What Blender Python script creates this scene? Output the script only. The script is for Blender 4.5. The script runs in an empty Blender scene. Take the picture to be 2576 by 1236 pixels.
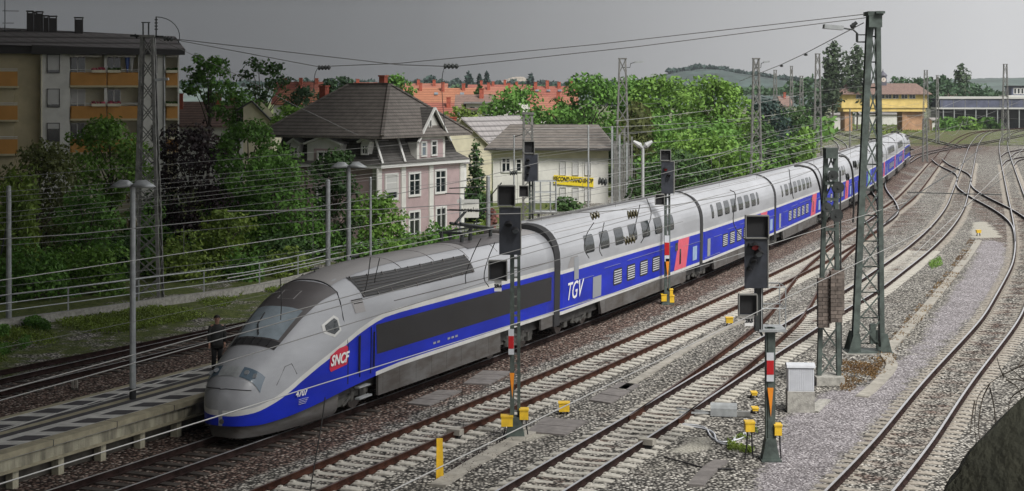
import bpy, math, random
import numpy as np
from mathutils import Vector, Matrix
S=bpy.context.scene; C=S.collection
rnd=random.Random(7); NR=np.random.RandomState(7)
R=math.radians
# ---------------------------------------------------------------- camera, sky, sun, exposure
F=4200.; CH=9.6; HY=236.          # focal length and horizon in units of a 2576 px wide picture, camera height (m)
cam=bpy.data.cameras.new('camera'); camo=bpy.data.objects.new('camera',cam); C.objects.link(camo); S.camera=camo
camo.location=(0,0,CH); camo.rotation_euler=(R(90),0,0)
cam.sensor_width=36; cam.lens=36*F/2576; cam.shift_y=-(618-HY)/2576; cam.clip_end=6000; cam.clip_start=.3
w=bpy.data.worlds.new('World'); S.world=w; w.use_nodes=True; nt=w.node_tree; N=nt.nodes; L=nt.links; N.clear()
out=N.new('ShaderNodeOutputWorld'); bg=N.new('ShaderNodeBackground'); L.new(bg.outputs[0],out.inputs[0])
sky=N.new('ShaderNodeTexSky'); sky.sky_type='NISHITA'; sky.sun_disc=False; SUN_EL,SUN_ROT=R(50),R(148)
sky.sun_elevation=SUN_EL; sky.sun_rotation=SUN_ROT; sky.air_density=2; sky.dust_density=6
tc=N.new('ShaderNodeTexCoord'); sep=N.new('ShaderNodeSeparateXYZ'); L.new(tc.outputs['Generated'],sep.inputs[0])
# overcast sky: darkening added to its colour in the west (left), bright in the east
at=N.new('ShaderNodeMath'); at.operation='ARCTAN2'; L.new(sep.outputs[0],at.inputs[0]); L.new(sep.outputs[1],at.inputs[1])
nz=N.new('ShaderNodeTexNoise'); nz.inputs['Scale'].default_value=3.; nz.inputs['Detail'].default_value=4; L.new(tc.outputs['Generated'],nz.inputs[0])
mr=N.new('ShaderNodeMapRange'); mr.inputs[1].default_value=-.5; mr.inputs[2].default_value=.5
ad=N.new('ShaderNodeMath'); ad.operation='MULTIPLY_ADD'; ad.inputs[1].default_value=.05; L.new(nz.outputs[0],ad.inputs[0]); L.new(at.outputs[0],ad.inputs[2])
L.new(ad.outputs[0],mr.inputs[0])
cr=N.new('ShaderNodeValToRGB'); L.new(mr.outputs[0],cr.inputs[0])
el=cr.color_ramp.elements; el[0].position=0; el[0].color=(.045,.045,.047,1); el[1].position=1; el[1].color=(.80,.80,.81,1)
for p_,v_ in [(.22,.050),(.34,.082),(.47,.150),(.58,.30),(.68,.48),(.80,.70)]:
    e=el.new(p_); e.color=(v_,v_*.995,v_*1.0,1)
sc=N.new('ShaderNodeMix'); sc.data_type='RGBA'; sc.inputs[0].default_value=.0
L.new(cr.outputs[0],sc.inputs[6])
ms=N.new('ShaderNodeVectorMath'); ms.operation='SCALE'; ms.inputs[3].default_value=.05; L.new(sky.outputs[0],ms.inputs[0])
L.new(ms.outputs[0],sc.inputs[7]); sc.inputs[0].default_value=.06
# overcast skies are brighter towards the zenith; the west is set darker to dim the left
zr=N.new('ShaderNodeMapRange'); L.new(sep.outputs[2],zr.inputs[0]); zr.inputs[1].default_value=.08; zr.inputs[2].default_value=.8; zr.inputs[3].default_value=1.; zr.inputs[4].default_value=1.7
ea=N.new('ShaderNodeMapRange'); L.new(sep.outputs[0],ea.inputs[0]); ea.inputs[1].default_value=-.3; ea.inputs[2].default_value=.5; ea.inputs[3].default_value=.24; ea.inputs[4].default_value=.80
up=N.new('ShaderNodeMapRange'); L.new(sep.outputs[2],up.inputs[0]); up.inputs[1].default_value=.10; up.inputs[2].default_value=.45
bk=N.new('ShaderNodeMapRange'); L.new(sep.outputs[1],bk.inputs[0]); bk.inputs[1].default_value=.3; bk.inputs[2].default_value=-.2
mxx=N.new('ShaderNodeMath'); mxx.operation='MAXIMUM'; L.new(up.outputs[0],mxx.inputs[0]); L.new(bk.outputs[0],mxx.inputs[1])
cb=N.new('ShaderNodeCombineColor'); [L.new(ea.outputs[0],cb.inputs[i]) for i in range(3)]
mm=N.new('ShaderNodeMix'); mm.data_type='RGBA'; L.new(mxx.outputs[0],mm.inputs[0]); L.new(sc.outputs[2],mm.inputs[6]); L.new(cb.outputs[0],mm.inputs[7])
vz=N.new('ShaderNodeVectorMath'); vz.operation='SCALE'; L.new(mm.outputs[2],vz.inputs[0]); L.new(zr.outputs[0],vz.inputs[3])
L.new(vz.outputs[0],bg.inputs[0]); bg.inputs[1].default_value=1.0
sun=bpy.data.lights.new('sun','SUN'); sun.energy=4.2; sun.angle=R(19); sun.color=(1,.97,.92)
suno=bpy.data.objects.new('sun',sun); C.objects.link(suno)
az=R(148)   # compass direction the light comes from, from +Y towards +X
sd=Vector((math.sin(az)*math.cos(SUN_EL),math.cos(az)*math.cos(SUN_EL),math.sin(SUN_EL)))
suno.rotation_euler=(-sd).to_track_quat('-Z','Y').to_euler()
S.view_settings.view_transform='Standard'; S.view_settings.look='None'; S.view_settings.exposure=0.0; S.view_settings.gamma=1
S.render.engine='CYCLES'
# ---------------------------------------------------------------- helpers
def G(x,y,h=0.):                    # ground point (height h) seen at picture point x,y
    Y=F*(CH-h)/(y-HY); return Vector(((x-1288)*Y/F,Y,h))
def V(x,y,Y): return Vector(((x-1288)*Y/F,Y,CH-(y-HY)*Y/F))
GZ=-.21
def Yg(y): return F*(CH-GZ)/(y-HY)
class MB:
    def __init__(s): s.v=[]; s.f=[]; s.m=[]
    def add(s,vs,fs,m=0):
        o=len(s.v); s.v+= [tuple(v) for v in vs]; s.f+=[tuple(i+o for i in f) for f in fs]; s.m+=[m]*len(fs); return s
    def box(s,x0,x1,y0,y1,z0,z1,m=0,M=None):
        vs=[Vector((x,y,z)) for z in (z0,z1) for y in (y0,y1) for x in (x0,x1)]
        if M is not None: vs=[M@v for v in vs]
        return s.add(vs,[(0,2,3,1),(4,5,7,6),(0,1,5,4),(2,6,7,3),(0,4,6,2),(1,3,7,5)],m)
    def bar(s,a,b,w,h=None,m=0,up=(0,0,1)):
        a=Vector(a); b=Vector(b); d=b-a; ln=d.length
        if ln<1e-6: return s
        d/=ln; u=Vector(up)
        if abs(d.dot(u))>.98: u=Vector((1,0,0))
        r=d.cross(u).normalized(); u=r.cross(d); h=h or w
        vs=[p+r*(i*w/2)+u*(j*h/2) for p in (a,b) for j in (-1,1) for i in (-1,1)]
        return s.add(vs,[(0,1,3,2),(4,6,7,5),(0,4,5,1),(2,3,7,6),(0,2,6,4),(1,5,7,3)],m)
    def tube(s,pts,r,n=6,m=0,cap=True):
        pts=[Vector(p) for p in pts]; rs=r if hasattr(r,'__len__') else [r]*len(pts); vs=[]; fs=[]
        for i,p in enumerate(pts):
            d=(pts[min(i+1,len(pts)-1)]-pts[max(i-1,0)])
            d=d.normalized() if d.length>1e-9 else Vector((0,0,1))
            u=Vector((0,0,1)) if abs(d.z)<.95 else Vector((1,0,0))
            a=d.cross(u).normalized(); b=a.cross(d)
            vs+=[p+(a*math.cos(k*2*math.pi/n)+b*math.sin(k*2*math.pi/n))*rs[i] for k in range(n)]
        for i in range(len(pts)-1):
            for k in range(n): fs.append((i*n+k,i*n+(k+1)%n,(i+1)*n+(k+1)%n,(i+1)*n+k))
        if cap: fs+=[tuple(range(n-1,-1,-1)),tuple(range((len(pts)-1)*n,len(pts)*n))]
        return s.add(vs,fs,m)
    def prism(s,poly,a,b,m=0,M=None,ax='y'):     # poly in two axes, extruded along the third
        n=len(poly)
        if ax=='y': vs=[Vector((p[0],t,p[1])) for t in (a,b) for p in poly]
        elif ax=='z': vs=[Vector((p[0],p[1],t)) for t in (a,b) for p in poly]
        else: vs=[Vector((t,p[0],p[1])) for t in (a,b) for p in poly]
        if M is not None: vs=[M@v for v in vs]
        return s.add(vs,[tuple(range(n-1,-1,-1)),tuple(range(n,2*n))]+[(i,(i+1)%n,(i+1)%n+n,i+n) for i in range(n)],m)
    def build(s,name,mats,parent=None,smooth=False,recalc=True):
        me=bpy.data.meshes.new(name); me.from_pydata([tuple(v) for v in s.v],[],s.f)
        for m in (mats if isinstance(mats,(list,tuple)) else [mats]): me.materials.append(m)
        if any(s.m): me.polygons.foreach_set('material_index',s.m)
        if smooth: me.polygons.foreach_set('use_smooth',[True]*len(me.polygons))
        if recalc and len(s.f)<60000:
            import bmesh
            bm=bmesh.new(); bm.from_mesh(me); bmesh.ops.recalc_face_normals(bm,faces=bm.faces); bm.to_mesh(me); bm.free()
        me.update(); o=bpy.data.objects.new(name,me); C.objects.link(o)
        if parent: o.parent=parent
        return o
def tag(o,label=None,cat=None,group=None,kind=None):
    if label: o['label']=label
    if cat: o['category']=cat
    if group: o['group']=group
    if kind: o['kind']=kind
    return o
def thing(name,label,cat,loc=(0,0,0),rz=0,group=None):
    o=bpy.data.objects.new(name,None); C.objects.link(o); o.location=loc; o.rotation_euler=(0,0,rz); o.empty_display_size=.2
    return tag(o,label,cat,group)
def copy_tree(o,parent=None):
    c=o.copy(); C.objects.link(c); c.parent=parent
    for ch in list(o.children): copy_tree(ch,c)
    return c
def text_mesh(body,size,name,mat,parent,M,bold=0.,shear=0.,ext=.006,align='CENTER'):
    cu=bpy.data.curves.new('t','FONT'); cu.body=body; cu.size=size; cu.extrude=ext; cu.offset=bold; cu.shear=shear
    cu.align_x=align; cu.align_y='CENTER'; cu.resolution_u=3
    ob=bpy.data.objects.new('t',cu); C.objects.link(ob); dg=bpy.context.evaluated_depsgraph_get(); dg.update()
    me=bpy.data.meshes.new_from_object(ob.evaluated_get(dg)); bpy.data.objects.remove(ob); bpy.data.curves.remove(cu)
    me.transform(M); me.materials.clear(); me.materials.append(mat); me.name=name
    o=bpy.data.objects.new(name,me); C.objects.link(o); o.parent=parent; return o
# ---------------------------------------------------------------- materials
def mat(name,col,rough=.7,metal=0,var=0.,vs=3.,bump=0.,bs=20.,spec=.5,col2=None,island=0.,det=4,transl=0.,streak=None,coord='Object'):
    m=bpy.data.materials.new(name); m.use_nodes=True; t=m.node_tree; N=t.nodes; L=t.links; b=N['Principled BSDF']
    b.inputs['Roughness'].default_value=rough; b.inputs['Metallic'].default_value=metal
    b.inputs['Specular IOR Level'].default_value=spec
    c=(*col,1); b.inputs['Base Color'].default_value=c
    last=None
    tcn=N.new('ShaderNodeTexCoord')
    if var or col2:
        n=N.new('ShaderNodeTexNoise'); n.inputs['Scale'].default_value=vs; n.inputs['Detail'].default_value=det; n.inputs['Roughness'].default_value=.62
        if streak:
            mp=N.new('ShaderNodeMapping'); mp.inputs['Scale'].default_value=streak; L.new(tcn.outputs[coord],mp.inputs[0]); L.new(mp.outputs[0],n.inputs[0])
        else: L.new(tcn.outputs[coord],n.inputs[0])
        r=N.new('ShaderNodeValToRGB'); L.new(n.outputs[0],r.inputs[0]); e=r.color_ramp.elements; e[0].position=.36; e[1].position=.64
        c2=col2 or [x*(1-var) for x in col]; e[0].color=(*c2,1); e[1].color=(*[x*(1+var*.5) if not col2 else x for x in col],1)
        last=r.outputs[0]
    if island:
        g=N.new('ShaderNodeNewGeometry'); oi=N.new('ShaderNodeObjectInfo')
        h=N.new('ShaderNodeHueSaturation'); a=N.new('ShaderNodeMapRange'); a.inputs[3].default_value=1-island; a.inputs[4].default_value=1+island
        L.new(g.outputs['Random Per Island'],a.inputs[0]); L.new(a.outputs[0],h.inputs['Value'])
        if last: L.new(last,h.inputs['Color'])
        else: h.inputs['Color'].default_value=c
        last=h.outputs[0]
    if last: L.new(last,b.inputs['Base Color'])
    if bump:
        n2=N.new('ShaderNodeTexNoise'); n2.inputs['Scale'].default_value=bs; n2.inputs['Detail'].default_value=5; L.new(tcn.outputs[coord],n2.inputs[0])
        bp=N.new('ShaderNodeBump'); bp.inputs['Strength'].default_value=bump; bp.inputs['Distance'].default_value=.05; L.new(n2.outputs[0],bp.inputs['Height']); L.new(bp.outputs[0],b.inputs['Normal'])
    if transl:
        tr=N.new('ShaderNodeBsdfTranslucent'); mx=N.new('ShaderNodeMixShader'); mx.inputs[0].default_value=transl
        if last: L.new(last,tr.inputs[0])
        else: tr.inputs[0].default_value=c
        L.new(b.outputs[0],mx.inputs[1]); L.new(tr.outputs[0],mx.inputs[2]); L.new(mx.outputs[0],N['Material Output'].inputs[0])
    return m
M={}
def D(k,*a,**kw): M[k]=mat(k,*a,**kw); return M[k]
D('silver',(.36,.37,.395),.36,var=.16,vs=.9,bump=.02,bs=1.2,streak=(.25,1,1))
D('roofgrey',(.29,.28,.28),.5,var=.16,vs=.8,streak=(.2,1,1))
D('nosepanel',(.095,.088,.09),.45,var=.12,vs=1)
D('tblue',(.010,.026,.43),.42,var=.20,vs=1.2,streak=(.3,1,1),bump=.01,bs=2,spec=.22)
D('twhite',(.60,.60,.585),.4,var=.1,vs=1)
D('tdark',(.018,.018,.022),.3,var=.2,vs=1)
D('tblack',(.02,.02,.022),.75)
D('skirt',(.115,.112,.11),.7,vs=1.4,streak=(.5,1,2),col2=(.062,.052,.045))
D('under',(.045,.042,.04),.8,var=.4,vs=3)
D('bogie',(.07,.068,.062),.7,var=.5,vs=5)
D('wheel',(.16,.14,.13),.5,.6,var=.3,vs=6)
D('glass',(.015,.02,.024),.08,spec=.8)
D('winglass',(.16,.19,.22),.12,spec=.8,var=.25,vs=1.)
D('cabglass',(.27,.32,.36),.15,spec=.8,var=.3,vs=.9)
D('tred',(.66,.10,.15),.4,var=.1,vs=2)
D('mint',(.25,.55,.48),.4,var=.1)
D('paleblue',(.30,.42,.62),.4,var=.2,vs=2)
D('louver',(.03,.03,.032),.6)
D('louvlight',(.33,.35,.38),.5,.3)
D('lampglass',(.10,.14,.18),.1,spec=.9)
D('sncf',(.55,.02,.06),.4)
D('white',(.78,.78,.77),.5); D('blindlike',(.42,.43,.43),.5)
D('concdark',(.11,.10,.085),.95,var=.4,vs=2); D('conc',(.36,.35,.32),.9,var=.3,vs=6,bump=.3,bs=30)
D('sleeper',(.45,.43,.385),.9,var=.22,vs=5,bump=.2,bs=30,island=0)
D('sleeperold',(.32,.29,.25),.9,var=.35,vs=5)
D('woodsl',(.055,.045,.038),.9,var=.5,vs=4)
D('rust',(.055,.024,.016),.95,spec=.1,var=.5,vs=3,bump=.2)
D('rustdark',(.03,.018,.016),.95,spec=.1,var=.5,vs=3)
D('railtop',(.50,.50,.52),.35,.35,var=.1)
D('railtopdull',(.11,.08,.07),.6,.2,var=.3)
D('steelgreen',(.085,.108,.098),.6,.2,var=.4,vs=3,bump=.1)
D('steeldark',(.04,.045,.045),.6,.2,var=.35,vs=3)
D('steelgrey',(.21,.21,.20),.55,.3,var=.35,vs=3)
D('galv',(.38,.40,.41),.5,.3,var=.2,vs=4)
D('cable',(.17,.17,.165),.5,.2)
D('cabledark',(.03,.03,.03),.6)
D('wirewhite',(.36,.36,.35),.45,.3)
D('insul',(.075,.065,.03),.35,var=.3)
D('sigback',(.030,.034,.045),.5,var=.25,vs=4)
D('sigface',(.012,.012,.014),.6)
D('sigrim',(.20,.20,.19),.6)
D('sigred',(.45,.01,.015),.4); D('yellow',(.78,.50,.03),.5,var=.15,vs=5); D('yellowl',(.85,.62,.05),.5,var=.15,vs=5)
D('orange',(.75,.25,.015),.5,var=.1)
D('brickw',(.14,.115,.10),.9,var=.3,vs=5,island=.25)
D('platw',(.52,.515,.49),.85,var=.22,vs=2.5,bump=.1); D('platd',(.055,.052,.058),.9,var=.25,vs=4)
D('plattan',(.33,.30,.21),.9,var=.2,vs=3); D('platface',(.34,.32,.24),.9,var=.6,vs=2.2,streak=(1,1,.25),bump=.3)
D('cabinet',(.56,.58,.62),.5,var=.08,vs=3)
D('stonekerb',(.34,.32,.28),.9,var=.25,vs=3,bump=.2)
D('moss',(.145,.145,.105),.95,vs=5,bump=.25,bs=35,col2=(.095,.10,.078),det=8)
D('slab',(.19,.175,.168),.9,var=.25,vs=3)
# ---------------------------------------------------------------- track geometry
def catmull(P,step=.8):
    P=[np.array(p[:2],float) for p in P]; P=[2*P[0]-P[1]]+P+[2*P[-1]-P[-2]]; out=[]
    for i in range(1,len(P)-2):
        p0,p1,p2,p3=P[i-1:i+3]; n=max(2,int(np.linalg.norm(p2-p1)/step))
        for k in range(n):
            t=k/n; out.append(.5*((2*p1)+(-p0+p2)*t+(2*p0-5*p1+4*p2-p3)*t*t+(-p0+3*p1-3*p2+p3)*t**3))
    out.append(P[-2]); return np.array(out)
def smooth(a,k):
    for _ in range(k):
        b=a.copy(); b[1:-1]=(a[:-2]+2*a[1:-1]+a[2:])/4; a=b
    return a
def offs(P,d):                    # d>0 to the right of travel
    t=np.gradient(P,axis=0); t/=np.linalg.norm(t,axis=1)[:,None]+1e-9
    return P+np.stack([t[:,1],-t[:,0]],1)*d
def arclen(P): return np.r_[0,np.cumsum(np.linalg.norm(np.diff(P,axis=0),axis=1))]
def resample(P,ds):
    d=arclen(P); q=np.arange(0,d[-1],ds); return np.stack([np.interp(q,d,P[:,0]),np.interp(q,d,P[:,1])],1)
prof=[(-.075,-.17),(-.075,-.155),(-.012,-.13),(-.012,-.045),(-.036,-.03),(-.036,0),(.036,0),(.036,-.03),(.012,-.045),(.012,-.13),(.075,-.155),(.075,-.17)]
def rail_mesh(P,name,mats,parent,dz=0):
    b=MB(); t=np.gradient(P,axis=0); t/=np.linalg.norm(t,axis=1)[:,None]; n=np.stack([t[:,1],-t[:,0]],1); k=len(prof); vs=[]
    for i in range(len(P)):
        vs+=[(P[i,0]+n[i,0]*a,P[i,1]+n[i,1]*a,z+dz) for a,z in prof]
    fs=[];ms=[]
    for i in range(len(P)-1):
        for j in range(k):
            j2=(j+1)%k; fs.append((i*k+j,i*k+j2,(i+1)*k+j2,(i+1)*k+j)); ms.append(1 if j==5 else 0)
    o=len(b.v); b.v+=vs; b.f+=fs; b.m+=ms; b.f+=[tuple(range(k)),tuple(range((len(P)-1)*k,len(P)*k))]; b.m+=[0,0]
    return b.build(name,mats,parent)
def sleeper_me(kind):
    b=MB()
    if kind=='conc':
        xs=[-1.3,-1.05,-.75,-.45,0,.45,.75,1.05,1.3]; zt=[-.02,0,0,-.025,-.045,-.025,0,0,-.02]; wd=[.12,.14,.145,.125,.11,.125,.145,.14,.12]; vs=[]
        for x,z,w_ in zip(xs,zt,wd):
            vs+=[(x,-w_*1.15,-.15),(x,-w_,z-.16),(x,-w_+.02,z-.145),(x,w_-.02,z-.145),(x,w_,z-.16),(x,w_*1.15,-.15)] if 0 else [(x,-w_*1.2,-.32),(x,-w_,z-.175),(x,-w_+.025,z-.158),(x,w_-.025,z-.158),(x,w_,z-.175),(x,w_*1.2,-.32)]
        fs=[(i*6+j,i*6+j+1,(i+1)*6+j+1,(i+1)*6+j) for i in range(8) for j in range(5)]+[(0,1,2,3,4,5),(53,52,51,50,49,48)]
        b.add(vs,fs)
        for s_ in (-.7525,.7525): b.box(s_-.17,s_-.09,-.07,.07,-.17,-.13); b.box(s_+.09,s_+.17,-.07,.07,-.17,-.13)
    else:
        b.box(-1.3,1.3,-.13,.13,-.32,-.165)
    o=b.build('s',[M['sleeper' if kind=='conc' else 'woodsl']]); me=o.data; bpy.data.objects.remove(o); return me
SL={'conc':sleeper_me('conc'),'wood':sleeper_me('wood')}
SL['old']=SL['conc'].copy(); SL['old'].materials[0]=M['sleeperold']
TR={}
def track(key,label,pix,kind='conc',side='L',ymaxi=400,tops='railtop',sides='rust',sm=6,skip=None,nmax=100,dzs=0,G3=None,ds=.62,world=None,longsl=None,railparts='both'):
    P=catmull([G(x,y) for x,y in pix] if world is None else world); P=smooth(P,sm)
    cen=offs(P,.7525 if side=='L' else -.7525) if side!='C' else P
    cen=smooth(cen,sm)
    TR[key]=cen
    t=thing('railway_track',label,'railway track',(0,0,0),group='tracks of the railway yard')
    RS=resample(cen,1.0)
    if railparts in('both','L'): rail_mesh(offs(RS,-.7525),'rail',[M[sides],M[tops]],t)
    if railparts in('both','R'): rail_mesh(offs(RS,.7525),'rail',[M[sides],M[tops]],t)
    if kind:
        Q=resample(cen,ds); T=np.gradient(Q,axis=0); cnt=0; far=MB(); sme=SL[kind]; fv=[v.co.copy() for v in sme.vertices]; ff=[tuple(p.vertices) for p in sme.polygons]
        for q,d_ in zip(Q,T):
            old2=q[1]>ymaxi and key in('T2','T4') and q[1]<235
            if (q[1]>ymaxi and not old2) or q[1]<34 or (skip and skip(q)): continue
            px=1288+F*q[0]/q[1]
            if px<-250 or px>2700: continue
            a=math.atan2(d_[1],d_[0])-math.pi/2+rnd.uniform(-.01,.01); z=rnd.uniform(-.008,.004)+dzs
            L_=longsl(q) if longsl else (0,1)
            if old2: z-=.022+.01*rnd.random(); a+=0
            if cnt<nmax and not old2:
                o=bpy.data.objects.new('sleeper',sme); C.objects.link(o); o.parent=t
                nx=math.cos(a)*L_[0]; ny=math.sin(a)*L_[0]
                o.location=(q[0]+nx,q[1]+ny,z); o.rotation_euler=(0,0,a); o.scale=(L_[1],1,1); cnt+=1
            else:
                Mx=Matrix.Translation((q[0]+math.cos(a)*L_[0],q[1]+math.sin(a)*L_[0],z))@Matrix.Rotation(a,4,'Z')@Matrix.Diagonal((L_[1],1,1,1)); far.add([Mx@v for v in fv],ff,1 if old2 else 0)
        if far.v:
            o=far.build('distant_sleepers',[sme.materials[0],M['sleeperold']],t); o['kind']='stuff'
    return t
# train track: right rail fitted as one smooth curve X(Y)
pc=[1.81018267e-06,-1.18316223e-03,5.40436272e-01,-2.95873770e+01]
Yv=np.arange(24,262,.25); RR=np.stack([np.polyval(pc,Yv),Yv],1); CEN=offs(RR,-.7525)
i0=np.argmin(abs(Yv-44.3)); SD=arclen(CEN); SD-=SD[i0]
def cpos(s): return Vector((np.interp(s,SD,CEN[:,0]),np.interp(s,SD,CEN[:,1]),0))
def offT(d,y0,y1): 
    Q=offs(CEN,d); return [tuple(q) for q in Q[(Q[:,1]>y0)&(Q[:,1]<y1)][::24]]
track('T1','track under the blue train with dark timber sleepers, beside the platform',None,'wood',side='C',world=[tuple(q) for q in CEN[::20]],tops='railtop',sides='rustdark',ymaxi=52,sm=1)
L2=[(520,1284),(625,1236),(939,1107),(1281,972.5),(1583,847),(1723,786),(1865,722),(1944,688),(2065.5,629.2),(2106,603.9),(2155.6,575.6),(2206.7,524.6+14),(2248.6,505),(2268.9,484.3),(2303,448),(2336,410.9),(2343.9,399.9),(2361,379.6),(2392.3,356),(2417.3,342),(2445,333),(2490,328),(2576,323)]
L2=[(520,1280),(625,1236),(939,1107),(1281,972.5),(1583,847),(1723,786),(1865,722),(1944,686),(2030,645),(2106,603),(2155.6,573.6),(2206.7,531),(2248.6,502),(2268.9,484.3),(2303,448),(2336,410.9),(2350,396),(2368,375),(2392.3,356),(2417.3,342),(2445,333),(2490,328),(2576,322)]
track('T2','rusty track with pale concrete sleepers, first one on the camera side of the train',L2,'conc',tops='railtopdull',ymaxi=108)
L4=[(1130,1304),(1246,1236),(1583,1043),(1716,964),(1811.8,907),(1918,846.9),(1985,807),(2050,769.6),(2128.4,727.7),(2203,678),(2281.9,622),(2343.5,567),(2380,520),(2396.4,481.7),(2408,450),(2419,420),(2430,389),(2438,368.7),(2450,351.5),(2464,339),(2487,330),(2520,325),(2576,320)]
track('T4','track starting at the bottom centre and curving up past the steel masts to the junction',L4,'conc',tops='railtop',ymaxi=104,sides='rustdark')
L3=[(1583,1046),(1716,955),(1887,829.4),(1940,782),(1989.8,712),(2030,668),(2070,634),(2118,598),(2150,576)]
def farfrom(keys,dmin):
    def f(q):
        return min(np.min(np.hypot(*(TR[k]-q).T)) for k in keys)<dmin
    return f
track('T3','diverging turnout track linking the two near tracks behind the platform ladder signal',L3,'conc',tops='railtopdull',ymaxi=200,skip=farfrom(['T2','T4'],2.75))
L5=[(1950,1360),(2079.6,1231),(2201.8,1105),(2324,958.6),(2460,812),(2497,757),(2538.6,681.6),(2549.5,653),(2554,620),(2553,583.9),(2546,540),(2535,489),(2526,445),(2518,403),(2514,370),(2518,348),(2530,335.8),(2550,329.6),(2576,325)]
track('T5','shiny railed track on the far right with sleepers buried in coarse ballast',L5,'old',tops='railtop',sides='rustdark',ymaxi=230,sm=4,dzs=-.02)
track('T0','dark track running behind the platform at the left',[(-90,974),(0,953.9),(326.7,879),(533.9,832),(700,796),(900,752)],'wood',ymaxi=75,tops='railtop',sides='rustdark',dzs=-.02)
track('S0','old siding rail beside the embankment at the far left',[(-90,952),(0,930.4),(326.7,868.5),(533.9,825.8),(700,793)],None,tops='rustdark',sides='rustdark',railparts='L')
track('K0','long curved track crossing the junction behind the end of the train',[(2262,408),(2292,392),(2342,379.6),(2392,370),(2444,362.4),(2509.6,350.7),(2576,337)],None,sm=3,sides='rustdark')
track('X1','crossover curving from the left tracks of the junction to the centre track',[(2343.9,399),(2349,405),(2362,415),(2392.3,429.6),(2404,437),(2409,446),(2408,455)],None,side='R',sm=2,sides='rustdark')
track('X2','crossover curving down from the centre track to the far right track',[(2406,452),(2409,470),(2434.7,490),(2489.4,520),(2522,541),(2543,562),(2551,582),(2554,610)],None,side='R',sm=2,sides='rustdark')
track('X4','turnout curve leaving the train track to meet the nearest track behind the lamp mast',[(2230,440),(2227,465),(2234,482),(2250,503),(2260,524),(2254,541),(2225,563),(2190,585)],None,side='L',sm=2,sides='rustdark')
track('Y1','track at the far left of the junction curving away towards the signal box',[(2030,312),(2059,320),(2117,334),(2180,348),(2240,362),(2300,376)],None,sm=2,sides='rustdark')
track('Y2','second curved track left of the signal box, going behind the train roof',[(2040,326),(2059.5,332.7),(2086,346.8),(2104.8,359.3),(2111,373.4),(2106,388)],None,side='R',sm=1,sides='rustdark')
track('Y3','track passing behind the end of the train under the signal box',[(2190,322),(2211,327),(2289,340.5),(2348,351.5),(2392,362),(2440,372)],None,sm=2,sides='rustdark')
track('R1','short curved turnout track at the right picture edge',[(2519,392),(2530,384),(2548.6,379),(2576,374),(2640,366)],None,sm=1,sides='rustdark')
track('R2','lower curved turnout track at the right picture edge',[(2521,415),(2532,404),(2552,398),(2576,394),(2640,388)],None,sm=1,sides='rustdark')
# ---------------------------------------------------------------- ground sheet with zones
def gridc(a0,a1,st,far):
    a=list(np.arange(a0,a1,st)); x=a1; s=st
    while x<far: a.append(x); s*=1.35; x+=s
    a.append(far); x=a0; s=st; pre=[]
    while x>-far: pre.append(x); s*=1.35; x-=s
    pre.append(-far); return np.array(sorted(set(pre+a)))
gx=gridc(-26,44,.5,3000); gy=gridc(24,150,.5,3000)
XX,YY=np.meshgrid(gx,gy); P2=np.stack([XX.ravel(),YY.ravel()],1)
def dist(P,cen):
    A=resample(cen,2.5); out=np.full(len(P),1e9)
    for i in range(0,len(P),20000):
        d=((P[i:i+20000,None,:]-A[None])**2).sum(2).min(1); out[i:i+20000]=np.sqrt(d)
    return out
def inpoly(P,poly):
    x,y=P[:,0],P[:,1]; c=np.zeros(len(P),bool); n=len(poly); j=n-1
    for i in range(n):
        xi,yi=poly[i][:2]; xj,yj=poly[j][:2]
        c^=((yi>y)!=(yj>y))&(x<(xj-xi)*(y-yi)/(yj-yi+1e-12)+xi); j=i
    return c
def signedT1(P):
    A=resample(CEN,2.5); T=np.gradient(A,axis=0); T/=np.linalg.norm(T,axis=1)[:,None]; out=np.zeros(len(P))
    for i in range(0,len(P),20000):
        q=P[i:i+20000]; k=((q[:,None,:]-A[None])**2).sum(2).argmin(1); d=q-A[k]; out[i:i+20000]=d[:,0]*T[k,1]-d[:,1]*T[k,0]
    return out
sg=signedT1(P2); near=(abs(P2[:,0])<400)&(P2[:,1]<500)&(P2[:,1]>-50)
brown=np.clip((2.9-abs(sg-.2))/1.2,0,1); brown=np.maximum(brown,np.clip((sg+13.5)/2,0,1)*np.clip((-1-sg)/1,0,1))
for k in('X1','X2','K0','Y1','Y3','X4'): brown=np.maximum(brown,.52*np.clip(1.4-dist(P2,TR[k])/5,0,1))
for k in('T5','T2','T4','T0'): brown=np.maximum(brown,.47*np.clip(1.5-dist(P2,TR[k])/1.6,0,1))
pathpoly=[G(*p,GZ) for p in [(1830,1290),(1880,1236),(1990,1040),(2080,980),(2170,985),(2235,925),(2300,870),(2420,700),(2455,640),(2475,598),(2530,612),(2528,650),(2500,725),(2430,815),(2300,955),(2170,1100),(2040,1236),(1960,1310)]]
path=inpoly(P2,pathpoly).astype(float)
grass=.62*np.clip((-11.2-sg)/3,0,1)*np.clip((150-P2[:,1])/20,0,1)
grass=np.maximum(grass,np.clip((-21.5-sg)/2,0,1)); grass=np.where(P2[:,1]>300,np.where(P2[:,0]<35,1,.6),grass)
pale=inpoly(P2,[G(*p,GZ) for p in [(1090,1240),(1200,1180),(1400,1085),(1340,1060),(1300,1112),(1180,1170),(1040,1240)]]).astype(float)
pale=np.maximum(pale,inpoly(P2,[G(*p,GZ) for p in [(1600,1236),(1700,1160),(1800,1120),(1770,1090),(1700,1120),(1560,1236)]]))
pale=np.maximum(pale,inpoly(P2,[G(*p,GZ) for p in [(2450,560),(2478,556),(2500,575),(2520,598),(2440,600)]]))
pale=np.maximum(pale,inpoly(P2,[G(*p,GZ) for p in [(2220,880),(2300,780),(2420,660),(2440,640),(2410,640),(2300,740),(2215,830)]])*.6)
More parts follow.
